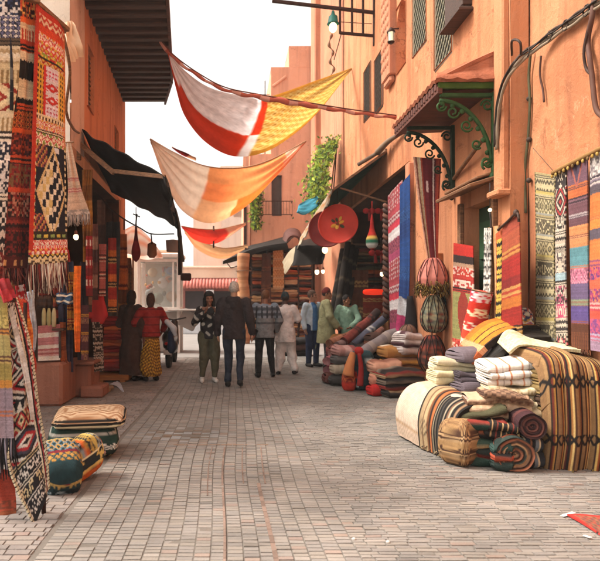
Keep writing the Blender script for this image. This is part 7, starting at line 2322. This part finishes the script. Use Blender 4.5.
grp = 'clothes and textiles hung in the left shop'
LS = [(60, 72, 262, 372, 8.75, ('#2a2c3c', '#3a3444'), 'dark navy robe hanging by the orange scarf', .05), (75, 80, 266, 352, 8.55, ('#c8681f', '#b85a1c'), 'narrow orange scarf hanging by the dark robes', .02), (79, 88, 262, 360, 9.0, ('#33262a', '#241c20'), 'blackish brown robe right of the orange scarf', .05),
      (57, 76, 293, 304, 8.5, ('#2f4a68', '#c8c0b0', '#243a54'), 'blue cloth with cream ends laid over the rail', .03), (37, 58, 296, 308, 8.6, ('#3f2a20', '#2c1e18'), 'dark brown cloth above the striped pink rug', .02),
      (92, 97, 224, 300, 9.4, ('#54302a', '#7a5a4a', '#3a2220'), 'long string of dark beaded cloth under the awning', .03), (98, 104, 200, 300, 9.8, ('#4a2f24', '#2f1f1a'), 'tall brown robe under the awning post', .05), (106, 118, 222, 316, 10.6, ('#2c2624', '#3f3630'), 'grey black coat hanging deep under the awning', .06),
      (118, 131, 258, 318, 11.6, ('#6a3a20', '#8a5228'), 'rust brown garment at the bright gap', .05), (82, 92, 170, 262, 9.3, ('#7a4a1c', '#5f3814', '#8a5a24'), 'ochre brown cloth hanging behind the beige scarf', .05), (58, 70, 250, 282, 8.9, ('#8f1f1c', '#7a1a18'), 'red cloth tassel under the glowing lantern', .05), (84, 91, 282, 312, 9.2, ('#6a4a3a', '#3a2a24'), 'small tan cloth beside the red jacket', .03)]
for k, (x0, x1, y0, y1, Y, cs, lab, am) in enumerate(LS):
    hang('hung_garment', lab, 'garment', pe((x0, y0, Y), (x0 - .5, (y0 + y1) / 2, Y - .03), (x0, y1, Y)), pe((x1, y0, Y + .15), (x1 + .5, (y0 + y1) / 2, Y + .12), (x1, y1, Y + .15)), bands(60, 20, [('sol', 2, c) for c in cs] * 2, k), amp=am * 1.7, group=grp, seed=30 + k, m=CANVAS, lo=1, hi=5, dim=1.5)
MORE = [(38, 50, 232, 300, 8.9, 'dark red rug with cream diamonds at the back of the left shop', [('dia', 1, '#6a1f1c', '#c8b090', '#3a1614'), ('str', .4, '#8a2a22', '#2a1614')]),
        (53, 64, 236, 318, 8.68, 'brick rug with black zigzags at the back of the left shop', [('zig', 1, '#8a3a2a', '#241614', '#b8703c'), ('sol', .4, '#7a2a20')]),
        (67, 74, 272, 330, 8.6, 'ochre rug with red bands beside the navy robe', [('sol', 1, '#a8762c'), ('str', .6, '#8a2a22', '#c89a4a'), ('scr', .8, '#a8762c', '#5a2a1c')]),
        (86, 92, 236, 296, 8.9, 'crimson runner with white crosses above the red jacket', [('dot', 1, '#8a1f24', '#c8b8a8', '#8a1f24'), ('sol', .6, '#6a1a1c')]),
        (108, 116, 238, 312, 10.3, 'red and orange banded rug deep under the awning', [('sol', 1, '#9a2f24'), ('sol', .6, '#c0642c'), ('str', .5, '#2a1a16', '#c89a5a')]),
        (99, 106, 244, 296, 9.6, 'rose rug with dark stripes above the stack of red rugs', [('sol', 1, '#a0544c'), ('str', .7, '#3a1c1a', '#a0544c', '#c8a890')]),
        (118, 127, 234, 290, 11.3, 'short burnt orange rug near the bright gap', [('sol', 1, '#b05a28'), ('zig', .8, '#b05a28', '#5a2414')]),
        (81, 89, 305, 360, 8.85, 'purple brown rug with gold edges left of the black and white runner', [('sol', 1, '#4a2c34'), ('str', .4, '#b0863c', '#4a2c34'), ('scr', .7, '#5a3440', '#8a6a50')])]
for k, (x0, x1, y0, y1, Y, lab, spc) in enumerate(MORE):
    hang('hung_rug', lab, 'rug', pe((x0, y0, Y), (x0, (y0 + y1) / 2, Y), (x0, y1, Y)), pe((x1, y0, Y + .12), (x1, (y0 + y1) / 2, Y + .12), (x1, y1, Y + .12)), bands(80, 26, spc * 3, k + 40), amp=.03, group='rugs hung in the left shop', seed=70 + k, dim=1.25)
hang('striped_rug', 'pink and cream striped rug hung over the plaster plinth', 'rug', pe((38, 326, 8.42), (38, 345, 8.40), (38, 361, 8.38)), pe((60, 324, 8.55), (60, 345, 8.52), (60, 360, 8.5)), bands(70, 30, [('sol', 1, '#b06a6a'), ('sol', .6, '#dcd0c4'), ('sol', 1, '#b8787a'), ('sol', .5, '#d8ccc0'), ('str', 1, '#a86060', '#c89a94'), ('sol', .6, '#e0d4c8')], 4), amp=.015, group=grp, seed=45)
hang('striped_rug', 'terracotta orange rug end right of the pink striped one', 'rug', pe((60, 322, 8.6), (60, 345, 8.6), (61, 366, 8.6)), pe((66, 322, 8.7), (66, 345, 8.7), (67, 364, 8.7)), bands(50, 12, [('sol', 1, '#a85a30'), ('sol', .5, '#8a4424')] * 3, 4), amp=.02, group=grp, seed=46)
for k, px in enumerate((44, 49, 54)):
    g = G(); g.tube([P(px, 327, 8.5), P(px, 320, 8.5), P(px, 313, 8.5), P(px, 308, 8.5)], [.030, .034, .032, .016], 10, S(('#b8a878', '#a89a68', '#c0b088')[k])); single('rolled_cloth', g, PILE, ('left', 'middle', 'right')[k] + ' one of three small straw coloured rolls above the pink striped rug', 'cloth roll', 'straw coloured rolls')
g = G(); g.box(P(49, 329, 8.66), (.52, .35, .03), .004); g.bar(P(38, 331, 8.5), P(38, 358, 8.5), .03); g.bar(P(60, 331, 8.5), P(60, 358, 8.5), .03); single('small_stand', g, WOODD, 'small wooden stand behind the pink striped rug on the plinth', 'stand')
# red jacket
g = G(); V_, Q_ = implicit([(P(97, 300, 9.7), P(98, 318, 9.7), .09, .125, YSQ, .6), (P(92, 299, 9.7), P(90, 316, 9.65), .045, .05), (P(101, 299, 9.7), P(105, 315, 9.7), .045, .05), (P(92, 298, 9.7), P(101, 298, 9.7), .04, .04)], .012, .03, .006, 2)
g.add(V_, Q_, None, S('#a8201f'), None, True); single('red_jacket', g, CANVAS, 'red jacket hung at the left shop above the black and white runner', 'jacket')
hang('runner', 'narrow black and white runner hanging below the red jacket', 'rug', pe((92, 322, 9.5), (93, 345, 9.48), (94, 372, 9.45)), pe((102, 322, 9.7), (103, 345, 9.7), (104, 370, 9.7)), bands(70, 16, [('scr', 1, '#2a2422', '#a89a8c'), ('zig', 1, '#241f1e', '#b8aa9c')] * 4, 5), amp=.015, seed=47)
for k in range(9):
    c = (('#5a1a18', '#7a2420'), ('#8a2a22', '#a84030'), ('#6a2a1c', '#8f4a2c'), ('#7a1f1c', '#5a1614'), ('#9a4a28', '#7a3820'), ('#6a1c1a', '#8a2c24'), ('#843020', '#a8552c'), ('#5f1a1a', '#7a2222'), ('#8a1f1f', '#6a1818'))[k]
    nm = ('dark red', 'brick', 'brown red', 'crimson', 'orange brown', 'deep red', 'rust', 'plum red', 'bright red')[k]
    fold(f'{nm} folded rug, number {k + 1} from the bottom of the left shop stack', P(114, 372, 11.2) * A(1, 1, 0) + A(0, .3, .16 + .118 * k), .46, .5, .115, 2, (-4, 3, 0, 5, -3, 2, 4, -2, 3)[k], 'folded_rug', 'rug', 'stack of red rugs in the left shop', m=WOVEN, nu=20, colors=[tuple(min(.8, x * 1.5) for x in S(q_)) for q_ in c], mode='layer', seed=60 + k)
g = G(); g.box(P(112, 378, 11.0) * A(1, 1, 0) + A(0, .3, .08), (.62, .7, .10), .01); g.box(P(112, 378, 11.0) * A(1, 1, 0) + A(-.2, .3, .02), (.1, .7, .06), .006); g.box(P(112, 378, 11.0) * A(1, 1, 0) + A(.2, .3, .02), (.1, .7, .06), .006)
single('wood_pallet', g, wood('orange_wood', S('#a86a2c'), S('#7a4a20')), 'low orange wooden pallet under the stack of red rugs', 'pallet')
g = G(); V_, Q_ = implicit([(P(96, 392, 9.8), P(106, 391, 9.8), .05, .06), (P(103, 388, 9.9), P(112, 387, 9.9), .05, .035)], .012, .04, .012, 3); V_[:, 2] = np.maximum(V_[:, 2], .003); g.add(V_, Q_, None, S('#8f7558'), None, True); single('crumpled_sack', g, PILE, 'crumpled tan sack on the ground by the plaster step', 'sack')
g = G(); g.shell(sheet(pe((110, 384, 10.4), (117, 386, 10.3), (123, 393, 9.75)), pe((117, 381, 10.9), (121, 384, 10.6), (124, 392, 9.8)), 14, 8, .02, 3), S('#c8d4e4'), .006); single('paper_scrap', g, CANVAS, 'pale blue paper scrap lying next to the tan sack', 'paper')
g = G()  # added white balls that stand in for daylight seen through a gap
for k in range(9):
    g.ball(P(126 + (k % 2), 278 + 4.6 * k, 13.2), (.05 + .012 * (k % 3), .05, .048), 7, S('#e8e2d8'))
g.tube([P(126, 270, 13.2), P(127, 318, 13.2)], .008, 4, S('#6a5a4a'))
single('daylight_gap_balls', g, COLR, 'added string of white balls standing in for daylight gaps at the left shop', 'daylight_balls')
g = G(); g.tube([P(132, 372, 11.6), P(131, 268, 11.6)], .03, 7); single('shop_post', g, WOODM, 'thin brown post at the corner of the left shop', 'post')
t = thing('printed_parasol', A(-2.55, 15, 0), 'white parasol printed with pale orange curls beyond the left awning', 'parasol')
g = G()
nr, na = 20, 36
an = np.linspace(0, 2 * np.pi, na, endpoint=False)
rr = np.linspace(.03, .75, nr + 1)
ptsP = np.stack([rr[:, None] * np.cos(an), rr[:, None] * np.sin(an), (3.35 - .75 * (rr / .75) ** 1.6)[:, None] * np.ones(na)], -1) + A(-2.55, 15, 0)
ptsP[..., 2] -= (.05 * np.abs(np.sin(an * 4)))[None] * (rr / .75)[:, None]
cp = np.array([[S('#e4a084') if math.sin(i * .9 + 2.5 * math.sin(j * .5)) > .35 else S('#ece0d6') for j in range(na)] for i in range(nr)])
g.grid(ptsP, cp, True); part('canopy', g, SHADE, t)
g = G(); g.tube([(-2.55, 15, 0), (-2.55, 15, 3.36)], .025, 7); part('pole', g, WOODM, t)

# glass food kiosk and parked moped beyond
k_ = thing('glass_kiosk', (-2.15, 17.4, 0), 'white framed glass kiosk with a grey counter beyond the left shop', 'kiosk')
WH = mat('white_frame', S('#e2e0dc'), rough=.5, var=.08)
g = G()
x0, x1, y0, y1 = -2.72, -1.60, 17.0, 17.9
for x in (x0, x1):
    for y in (y0, y1):
        g.bar((x, y, 0), (x, y, 2.75), .09)
for z in (1.25, 2.62):
    g.bar((x0, y0, z), (x1, y0, z), .08); g.bar((x0, y1, z), (x1, y1, z), .08); g.bar((x0, y0, z), (x0, y1, z), .08); g.bar((x1, y0, z), (x1, y1, z), .08)
g.box(((x0 + x1) / 2, (y0 + y1) / 2, 2.76), (1.35, 1.1, .12), .02); g.bar((-1.75, y0, 1.2), (-1.75, y0, 2.6), .05)
part('frame', g, WH, k_)
g = G(); g.box(((x0 + x1) / 2, y0, 1.93), (1.0, .012, 1.28), .002); g.box((x1, (y0 + y1) / 2, 1.93), (.012, .8, 1.28), .002); part('glass', g, GLASS, k_)
g = G(); g.box(((x0 + x1) / 2, (y0 + y1) / 2, .6), (1.05, .85, 1.16), .02, None, S('#9a9894')); g.box((-1.42, 16.85, 1.22), (.9, .5, .05), .01, None, S('#b8b6b2')); g.box((-1.30, 16.9, .95), (.5, .4, .5), .02, np.array(((.9, 0, .43), (0, 1, 0), (-.43, 0, .9))), S('#8f8d8a')); g.box(((x0 + x1) / 2, y1 - .02, 1.95), (1.0, .02, 1.3), .004, None, S('#c4cac2')); part('counter', g, COLR, k_)
g = G()
for k, (x, z, r, c) in enumerate(((-2.4, 2.3, .14, '#d8c8a8'), (-2.1, 2.0, .16, '#e0e0dc'), (-1.95, 2.1, .10, '#c8783a'), (-1.9, 2.35, .12, '#5a8ab8'), (-2.25, 1.55, .17, '#6a7a6a'), (-1.85, 1.6, .16, '#a88a6a'), (-2.5, 1.7, .12, '#7a8a8a'))):
    g.ball((x, 17.5, z), (r, r * .7, r), 8, S(c))
for k in range(26):
    rq = np.random.RandomState(k)
    g.ball((-2.62 + .98 * rq.rand(), 17.35 + .4 * rq.rand(), 1.35 + 1.2 * rq.rand()), tuple(.03 + .06 * rq.rand(3)), 6, S(('#c8501f', '#e8e4dc', '#d8a040', '#3a4a3a', '#8a3a24', '#e0d0a8', '#5a6a8a')[k % 7]))
part('food_bags', g, COLR, k_)
mo = thing('parked_moped', P(169, 368, 13.4) * A(1, 1, 0), 'black moped parked behind the woman in the golden skirt', 'moped')
mx, my = float(P(169, 368, 13.4)[0]), 13.4
g = G(); g.tube([(mx, my + .26 * math.cos(a), .28 + .26 * math.sin(a)) for a in np.linspace(0, 2 * math.pi, 25)], .055, 8, S('#141414'), False); g.tube([(mx - .06, my, .28), (mx + .06, my, .28)], .05, 8, S('#8a8a8a'))
for k in range(5):
    a = k * 1.257; g.bar((mx, my, .28), (mx, my + .22 * math.cos(a), .28 + .22 * math.sin(a)), .025, None, .003, S('#9a9a9a'))
part('wheel', g, COLR, mo)
g = G(); g.tube([(mx, my + 1.2 + .26 * math.cos(a), .28 + .26 * math.sin(a)) for a in np.linspace(0, 2 * math.pi, 25)], .05, 8, S('#141414'), False); part('wheel', g, COLR, mo)
g = G(); V_, Q_ = implicit([(A(mx, my - .15, .68), A(mx, my + .45, .66), .14, .15), (A(mx, my + .45, .45), A(mx, my + .85, .35), .16, .12), (A(mx, my + .95, .5), A(mx, my + 1.1, .95), .14, .10), (A(mx, my - .32, .52), A(mx, my - .2, .6), .10, .12)], .02, .06); g.add(V_, Q_, None, S('#1c1c1e'), None, True); part('body', g, mat('black_paint', rough=.3, var=.1, spec=.5), mo)
g = G(); V_, Q_ = implicit([(A(mx, my - .2, .80), A(mx, my + .45, .80), .10, .11, A(0, 0, 1), .6)], .018, .03); g.add(V_, Q_, None, S('#26221f'), None, True); part('seat', g, COLR, mo)
g = G(); g.tube([(mx - .3, my + .98, 1.08), (mx, my + 1.05, 1.02), (mx + .3, my + .98, 1.08)], .018, 6, S('#2a2a2a')); part('handlebar', g, COLR, mo)
g = G(); g.ball((mx, my - .4, .55), (.06, .03, .04), 7, S('#b8221c')); part('tail_lamp', g, COLR, mo)
g = G(); g.box((mx, my - .36, .36), (.16, .012, .10), .003, None, S('#d8d8d4')); part('plate', g, COLR, mo)

# litter and a rug corner on the ground
g = G(); V = [P(567, 516.5, 900 / 216.5), P(640, 519, 900 / 219), P(640, 560, 900 / 260), P(602, 537, 900 / 237)]
a, b = [V[0], V[1]], [V[3], V[2]]
nu_, nv_ = 60, 40
gr = np.zeros((nv_ + 1, nu_ + 1, 3))
for i in range(nv_ + 1):
    for j in range(nu_ + 1):
        u, v = j / nu_, i / nv_
        q = (V[0] * (1 - u) + V[1] * u) * (1 - v) + (V[3] * (1 - u) + V[2] * u) * v
        gr[i, j] = A(q[0], q[1], .012 + .004 * math.sin(9 * u + 4 * v))
cr = bands(nv_, nu_, [('fl', 1, '#6a4a3c', '#8a6a50', '#a83a30', '#54504a')] * 3, 4)
cr[:3] = S('#b8322a'); cr[-4:] = S('#b02a26'); cr[:, :4] = S('#b8322a'); cr[-6:-4] = S('#3a1c1a')
g = G(); g.shell(gr, cr, .012); single('floor_rug', g, WOVEN, 'red bordered rug corner lying on the paving at the right edge', 'rug')
for k, (a, b, w) in enumerate((((562, 517), (574, 514), .018), ((584, 536.5), (591, 539.5), .014))):
    pa, pb_ = P(*a, 900 / (a[1] - 300)), P(*b, 900 / (b[1] - 300))
    g = G(); g.bar(pa + A(0, 0, .008), pb_ + A(0, 0, .012), w * 1.6, .004, .001, S('#e8e6e0')); single('paper_scrap', g, COLR, ('white paper strip at the tip of the red floor rug', 'small white paper strip on the paving before the red floor rug')[k], 'paper')
for k, (px, py) in enumerate(((354, 540), (388, 543))):
    q = P(px, py, 900 / (py - 300)); g = G(); g.ball(q + A(0, 0, .008), (.013, .010, .009), 6, S('#dcd8d0')); single('pebble', g, COLR, ('white pebble on the paving, nearer the middle of the lane', 'white pebble on the paving, nearer the big pile')[k], 'pebble')

# ================================================================= people
grp = 'people walking in the lane'


def foot(px, py):
    Y = 900 / (py - 300)
    return A((px - CXP) / FP * Y, Y, 0)


def c_plaid(V):
    z, x = V[:, 2], V[:, 0]
    c = np.tile(S('#7c7e80'), (len(V), 1))
    c[z > 1.22] = S('#4a5058')
    st = (np.sin(z * 58) > .25) & (z > 1.18)
    c[st] = S('#868e98')
    c[(np.sin(x * 60) > .6) & (z > 1.2)] = S('#343a42')
    c[(z > 1.08) & (z < 1.12)] = S('#54565a')
    c[z > 1.44] = S('#74828f')
    return c


def c_spots(V):
    c = np.tile(S('#211c1e'), (len(V), 1))
    s_ = np.sin(V[:, 0] * 44 + 1 + 2 * np.sin(V[:, 2] * 17)) + np.sin(V[:, 2] * 38 + V[:, 1] * 20)
    c[s_ > .95] = S('#b8b0a4')
    return c


def c_gold(V):
    c = np.tile(S('#8a5f1c'), (len(V), 1))
    s_ = np.sin(V[:, 0] * 120 + 3 * np.sin(V[:, 2] * 31)) + np.sin(V[:, 2] * 95 + V[:, 1] * 70 + 2 * np.sin(V[:, 0] * 25))
    c[s_ > .7] = S('#c8992c')
    c[s_ < -.9] = S('#5a3a14')
    c[V[:, 2] > .86] = S('#6a4418')
    return c


walk = dict(kneL=(-.10, .10, .50), ankL=(-.10, -.02, .085), kneR=(.10, .03, .50), ankR=(.11, -.22, .15), toeR=(.12, -.09, .045))
person(foot(234, 386.5), 1.80, 4, 'balding man in a dark plum hooded jacket and jeans walking away', [
    ('jacket', '#2a2123', dict(ease=.042, hem=.80, hood=True, fold=.007)), ('trousers', '#1e2736', dict(ease=.012, fold=.006)), ('shoe', '#1a1716', dict(sole='#2a2624'))],
    grp, '#b08468', '#b5aaa0', dict(walk, kneR=(.10, .06, .50), ankR=(.11, -.16, .13), toeR=(.12, -.02, .045), elL=(-.245, -.03, 1.15), wrL=(-.25, .05, .90), elR=(.245, -.05, 1.15), wrR=(.27, .02, .90)), (0, 4, 0), wide=1.12)
person(foot(209, 382), 1.62, 170, 'person in a black top with white spots and olive trousers holding up a phone', [
    ('sweater', c_spots, dict(ease=.032, hem=.86)), ('trousers', '#57533f', dict(ease=.030, cuff=.5, fold=.011, lift=.06)), ('shoe', '#d8d4cc', dict(sole='#e8e4dc'))],
    grp, '#8a5a40', '#15110f', dict(elL=(-.29, .06, 1.18), wrL=(-.12, .26, 1.36), elR=(.29, .05, 1.18), wrR=(.14, .27, 1.36), kneL=(-.11, .06, .5), ankR=(.13, -.05, .085)), (0, 0, 0),
    hairfn=lambda HP, J: [(HP(-.07, -.03, .0), HP(-.08, -.02, -.10), .05, .045), (HP(.07, -.03, .0), HP(.08, -.02, -.10), .05, .045), (HP(0, -.06, .0), HP(0, -.07, -.11), .08, .07), (HP(0, -.03, .07), HP(0, -.02, .08), .10, .10)])
ph = foot(209, 382)
g = G(); g.box(ph + A(.02, -.30, 1.31), (.15, .012, .08), .006, None, S('#1a1a1c')); single('phone', g, COLR, 'dark phone held up by the person in the spotted top', 'phone')
person(foot(265, 377), 1.68, -6, 'man in a grey plaid fleece and black trousers seen from behind', [
    ('jacket', c_plaid, dict(ease=.045, hem=.80, fold=.006)), ('trousers', '#17171a', dict(ease=.014)), ('shoe', '#141212', {})],
    grp, '#8a5a40', '#6a4428', dict(kneL=(-.12, .06, .5), ankL=(-.14, -.04, .085), kneR=(.12, .02, .5), ankR=(.16, .02, .085), elL=(-.28, .0, 1.15), wrL=(-.26, .1, .92), elR=(.28, 0, 1.15), wrR=(.24, .14, .95), head=(.02, .05, 1.62)), (-30, -6, 6), wide=1.05)
person(foot(285, 374.5), 1.64, 12, 'person in a white tunic and loose white trousers with a dark teal cap', [
    ('tunic', '#d9cfca', dict(ease=.035, hem=.70, sleeve=.45, fold=.012)), ('trousers', '#ddd4ce', dict(ease=.045, fold=.014, cuff=.9)), ('shoe', '#1c1818', {}), ('cap', '#1c3438', dict(low=.01))],
    grp, '#4a2f24', '#2a1c16', dict(kneL=(-.11, .06, .5), ankL=(-.14, -.02, .085), kneR=(.12, .12, .52), ankR=(.20, .0, .10), elR=(.30, .05, 1.18), wrR=(.28, .22, 1.02), head=(0, .04, 1.62)), (0, -8, 0))
grp2 = 'people standing at the right shop'
person(foot(312, 366.5), 1.70, 150, 'man in a pale blue jacket over a blue shirt and navy trousers', [
    ('jacket', lambda V: np.where((np.abs(V[:, 0]) < .07)[:, None], np.array(S('#3f6a9a')), np.array(S('#b6c4d0'))), dict(ease=.03, hem=.84)), ('trousers', '#1f2c4a', dict(ease=.02)), ('shoe', '#1a1616', {})],
    grp2, '#a07058', '#5a4438', dict(), (40, 0, 0))
person(foot(326, 368), 1.74, 95, 'man in a long pale olive robe and grey trousers with a dark red cap', [
    ('robe', '#9a9a74', dict(ease=.06, hem=.56, fold=.010)), ('trousers', '#54545a', dict(ease=.0)), ('shoe', '#241c18', {}), ('cap', '#6a1f1a', dict(low=.03))],
    grp2, '#9c6644', '#2a1c16', dict(elR=(.28, .06, 1.16), wrR=(.22, .20, .96), elL=(-.28, .04, 1.16), wrL=(-.24, .14, .90)), (-10, -4, 0), wide=1.1)
person(foot(347, 368), 1.62, 200, 'person in a mint green shirt behind the heaped rugs', [
    ('shirt', '#86a690', dict(ease=.04, hem=.80, fold=.008)), ('trousers', '#3a3632', dict(ease=.03)), ('shoe', '#1c1818', {})],
    grp2, '#96603e', '#17110f', dict(elL=(-.28, .1, 1.16), wrL=(-.15, .26, 1.02), elR=(.28, .1, 1.16), wrR=(.15, .26, 1.02), head=(0, .07, 1.60)), (50, -18, 0))
person(foot(151, 381), 1.60, -25, 'woman in a red knitted top and a long golden patterned skirt', [
    ('sweater', lambda V: np.where((np.sin(V[:, 2] * 40) > .9)[:, None], np.array(S('#6a1616')), np.array(S('#93201c'))), dict(ease=.042, hem=.90)), ('skirt', c_gold, dict(fold=.014, ease=.0)), ('shoe', '#141010', {})],
    'people at the left shop', '#7a4a36', '#4a3024', dict(elR=(.32, .06, 1.20), wrR=(.30, .22, 1.02), elL=(-.30, .05, 1.18), wrL=(-.2, .24, 1.0)), (-20, -4, 0),
    hairfn=lambda HP, J: [(HP(0, -.05, .02), HP(0, -.07, -.07), .085, .075), (HP(0, -.05, .10), HP(0, -.04, .11), .055, .05)], wide=1.05)
hb = foot(151, 381)
g = G(); V_, Q_ = implicit([(hb + A(.34, .18, .86), hb + A(.36, .18, .62), .07, .13, A(1, 0, 0), .6)], .014, .03, .006, 2); g.add(V_, Q_, None, S('#1f2a44'), None, True); g.tube(spl([hb + A(.32, .18, .88), hb + A(.30, .2, 1.0), hb + A(.36, .18, .9)], 12), .012, 6, S('#1a1a22')); single('shoulder_bag', g, PILE, 'dark blue bag hanging from the arm of the woman in red', 'bag')
g = G(); V_, Q_ = implicit([(hb + A(.30, -.05, 1.10), hb + A(.42, .0, .98), .05, .06), (hb + A(.42, .02, .95), hb + A(.44, .05, .86), .05, .03)], .012, .04, .01, 4); g.add(V_, Q_, None, S('#d0d8e0'), None, True); single('white_cloth', g, PILE, 'white cloth carried over the arm of the woman in red', 'cloth')
person(foot(131, 380.5), 1.66, 30, 'person in a long dark brown robe standing left of the woman in red', [
    ('robe', '#3d261d', dict(ease=.05, hem=.12, fold=.014)), ('shoe', '#17110f', {})],
    'people at the left shop', '#6a4430', '#2e1f19', dict(), (30, -14, 0), hairfn=lambda HP, J: [(HP(0, -.04, .0), HP(0, -.05, -.09), .09, .085)])



# the dusty, sunlit air of the lane
g = G(); g.box((0, 49, 8), (84, 126, 18.2), 0)
hz_ = link('haze', g.mesh('haze'), None, A(0, 0, 0))
hz_['kind'] = 'stuff'
hm = bpy.data.materials.new('dusty_air')
hm.use_nodes = True
ht = hm.node_tree
ht.nodes.remove(ht.nodes['Principled BSDF'])
pv_ = ht.nodes.new('ShaderNodeVolumePrincipled')
pv_.inputs['Color'].default_value = (1, .97, .93, 1)
pv_.inputs['Density'].default_value = .0012
pv_.inputs['Anisotropy'].default_value = .0
ht.links.new(pv_.outputs[0], ht.nodes['Material Output'].inputs['Volume'])
hz_.data.materials.append(hm)
SC.cycles.volume_bounces = 0
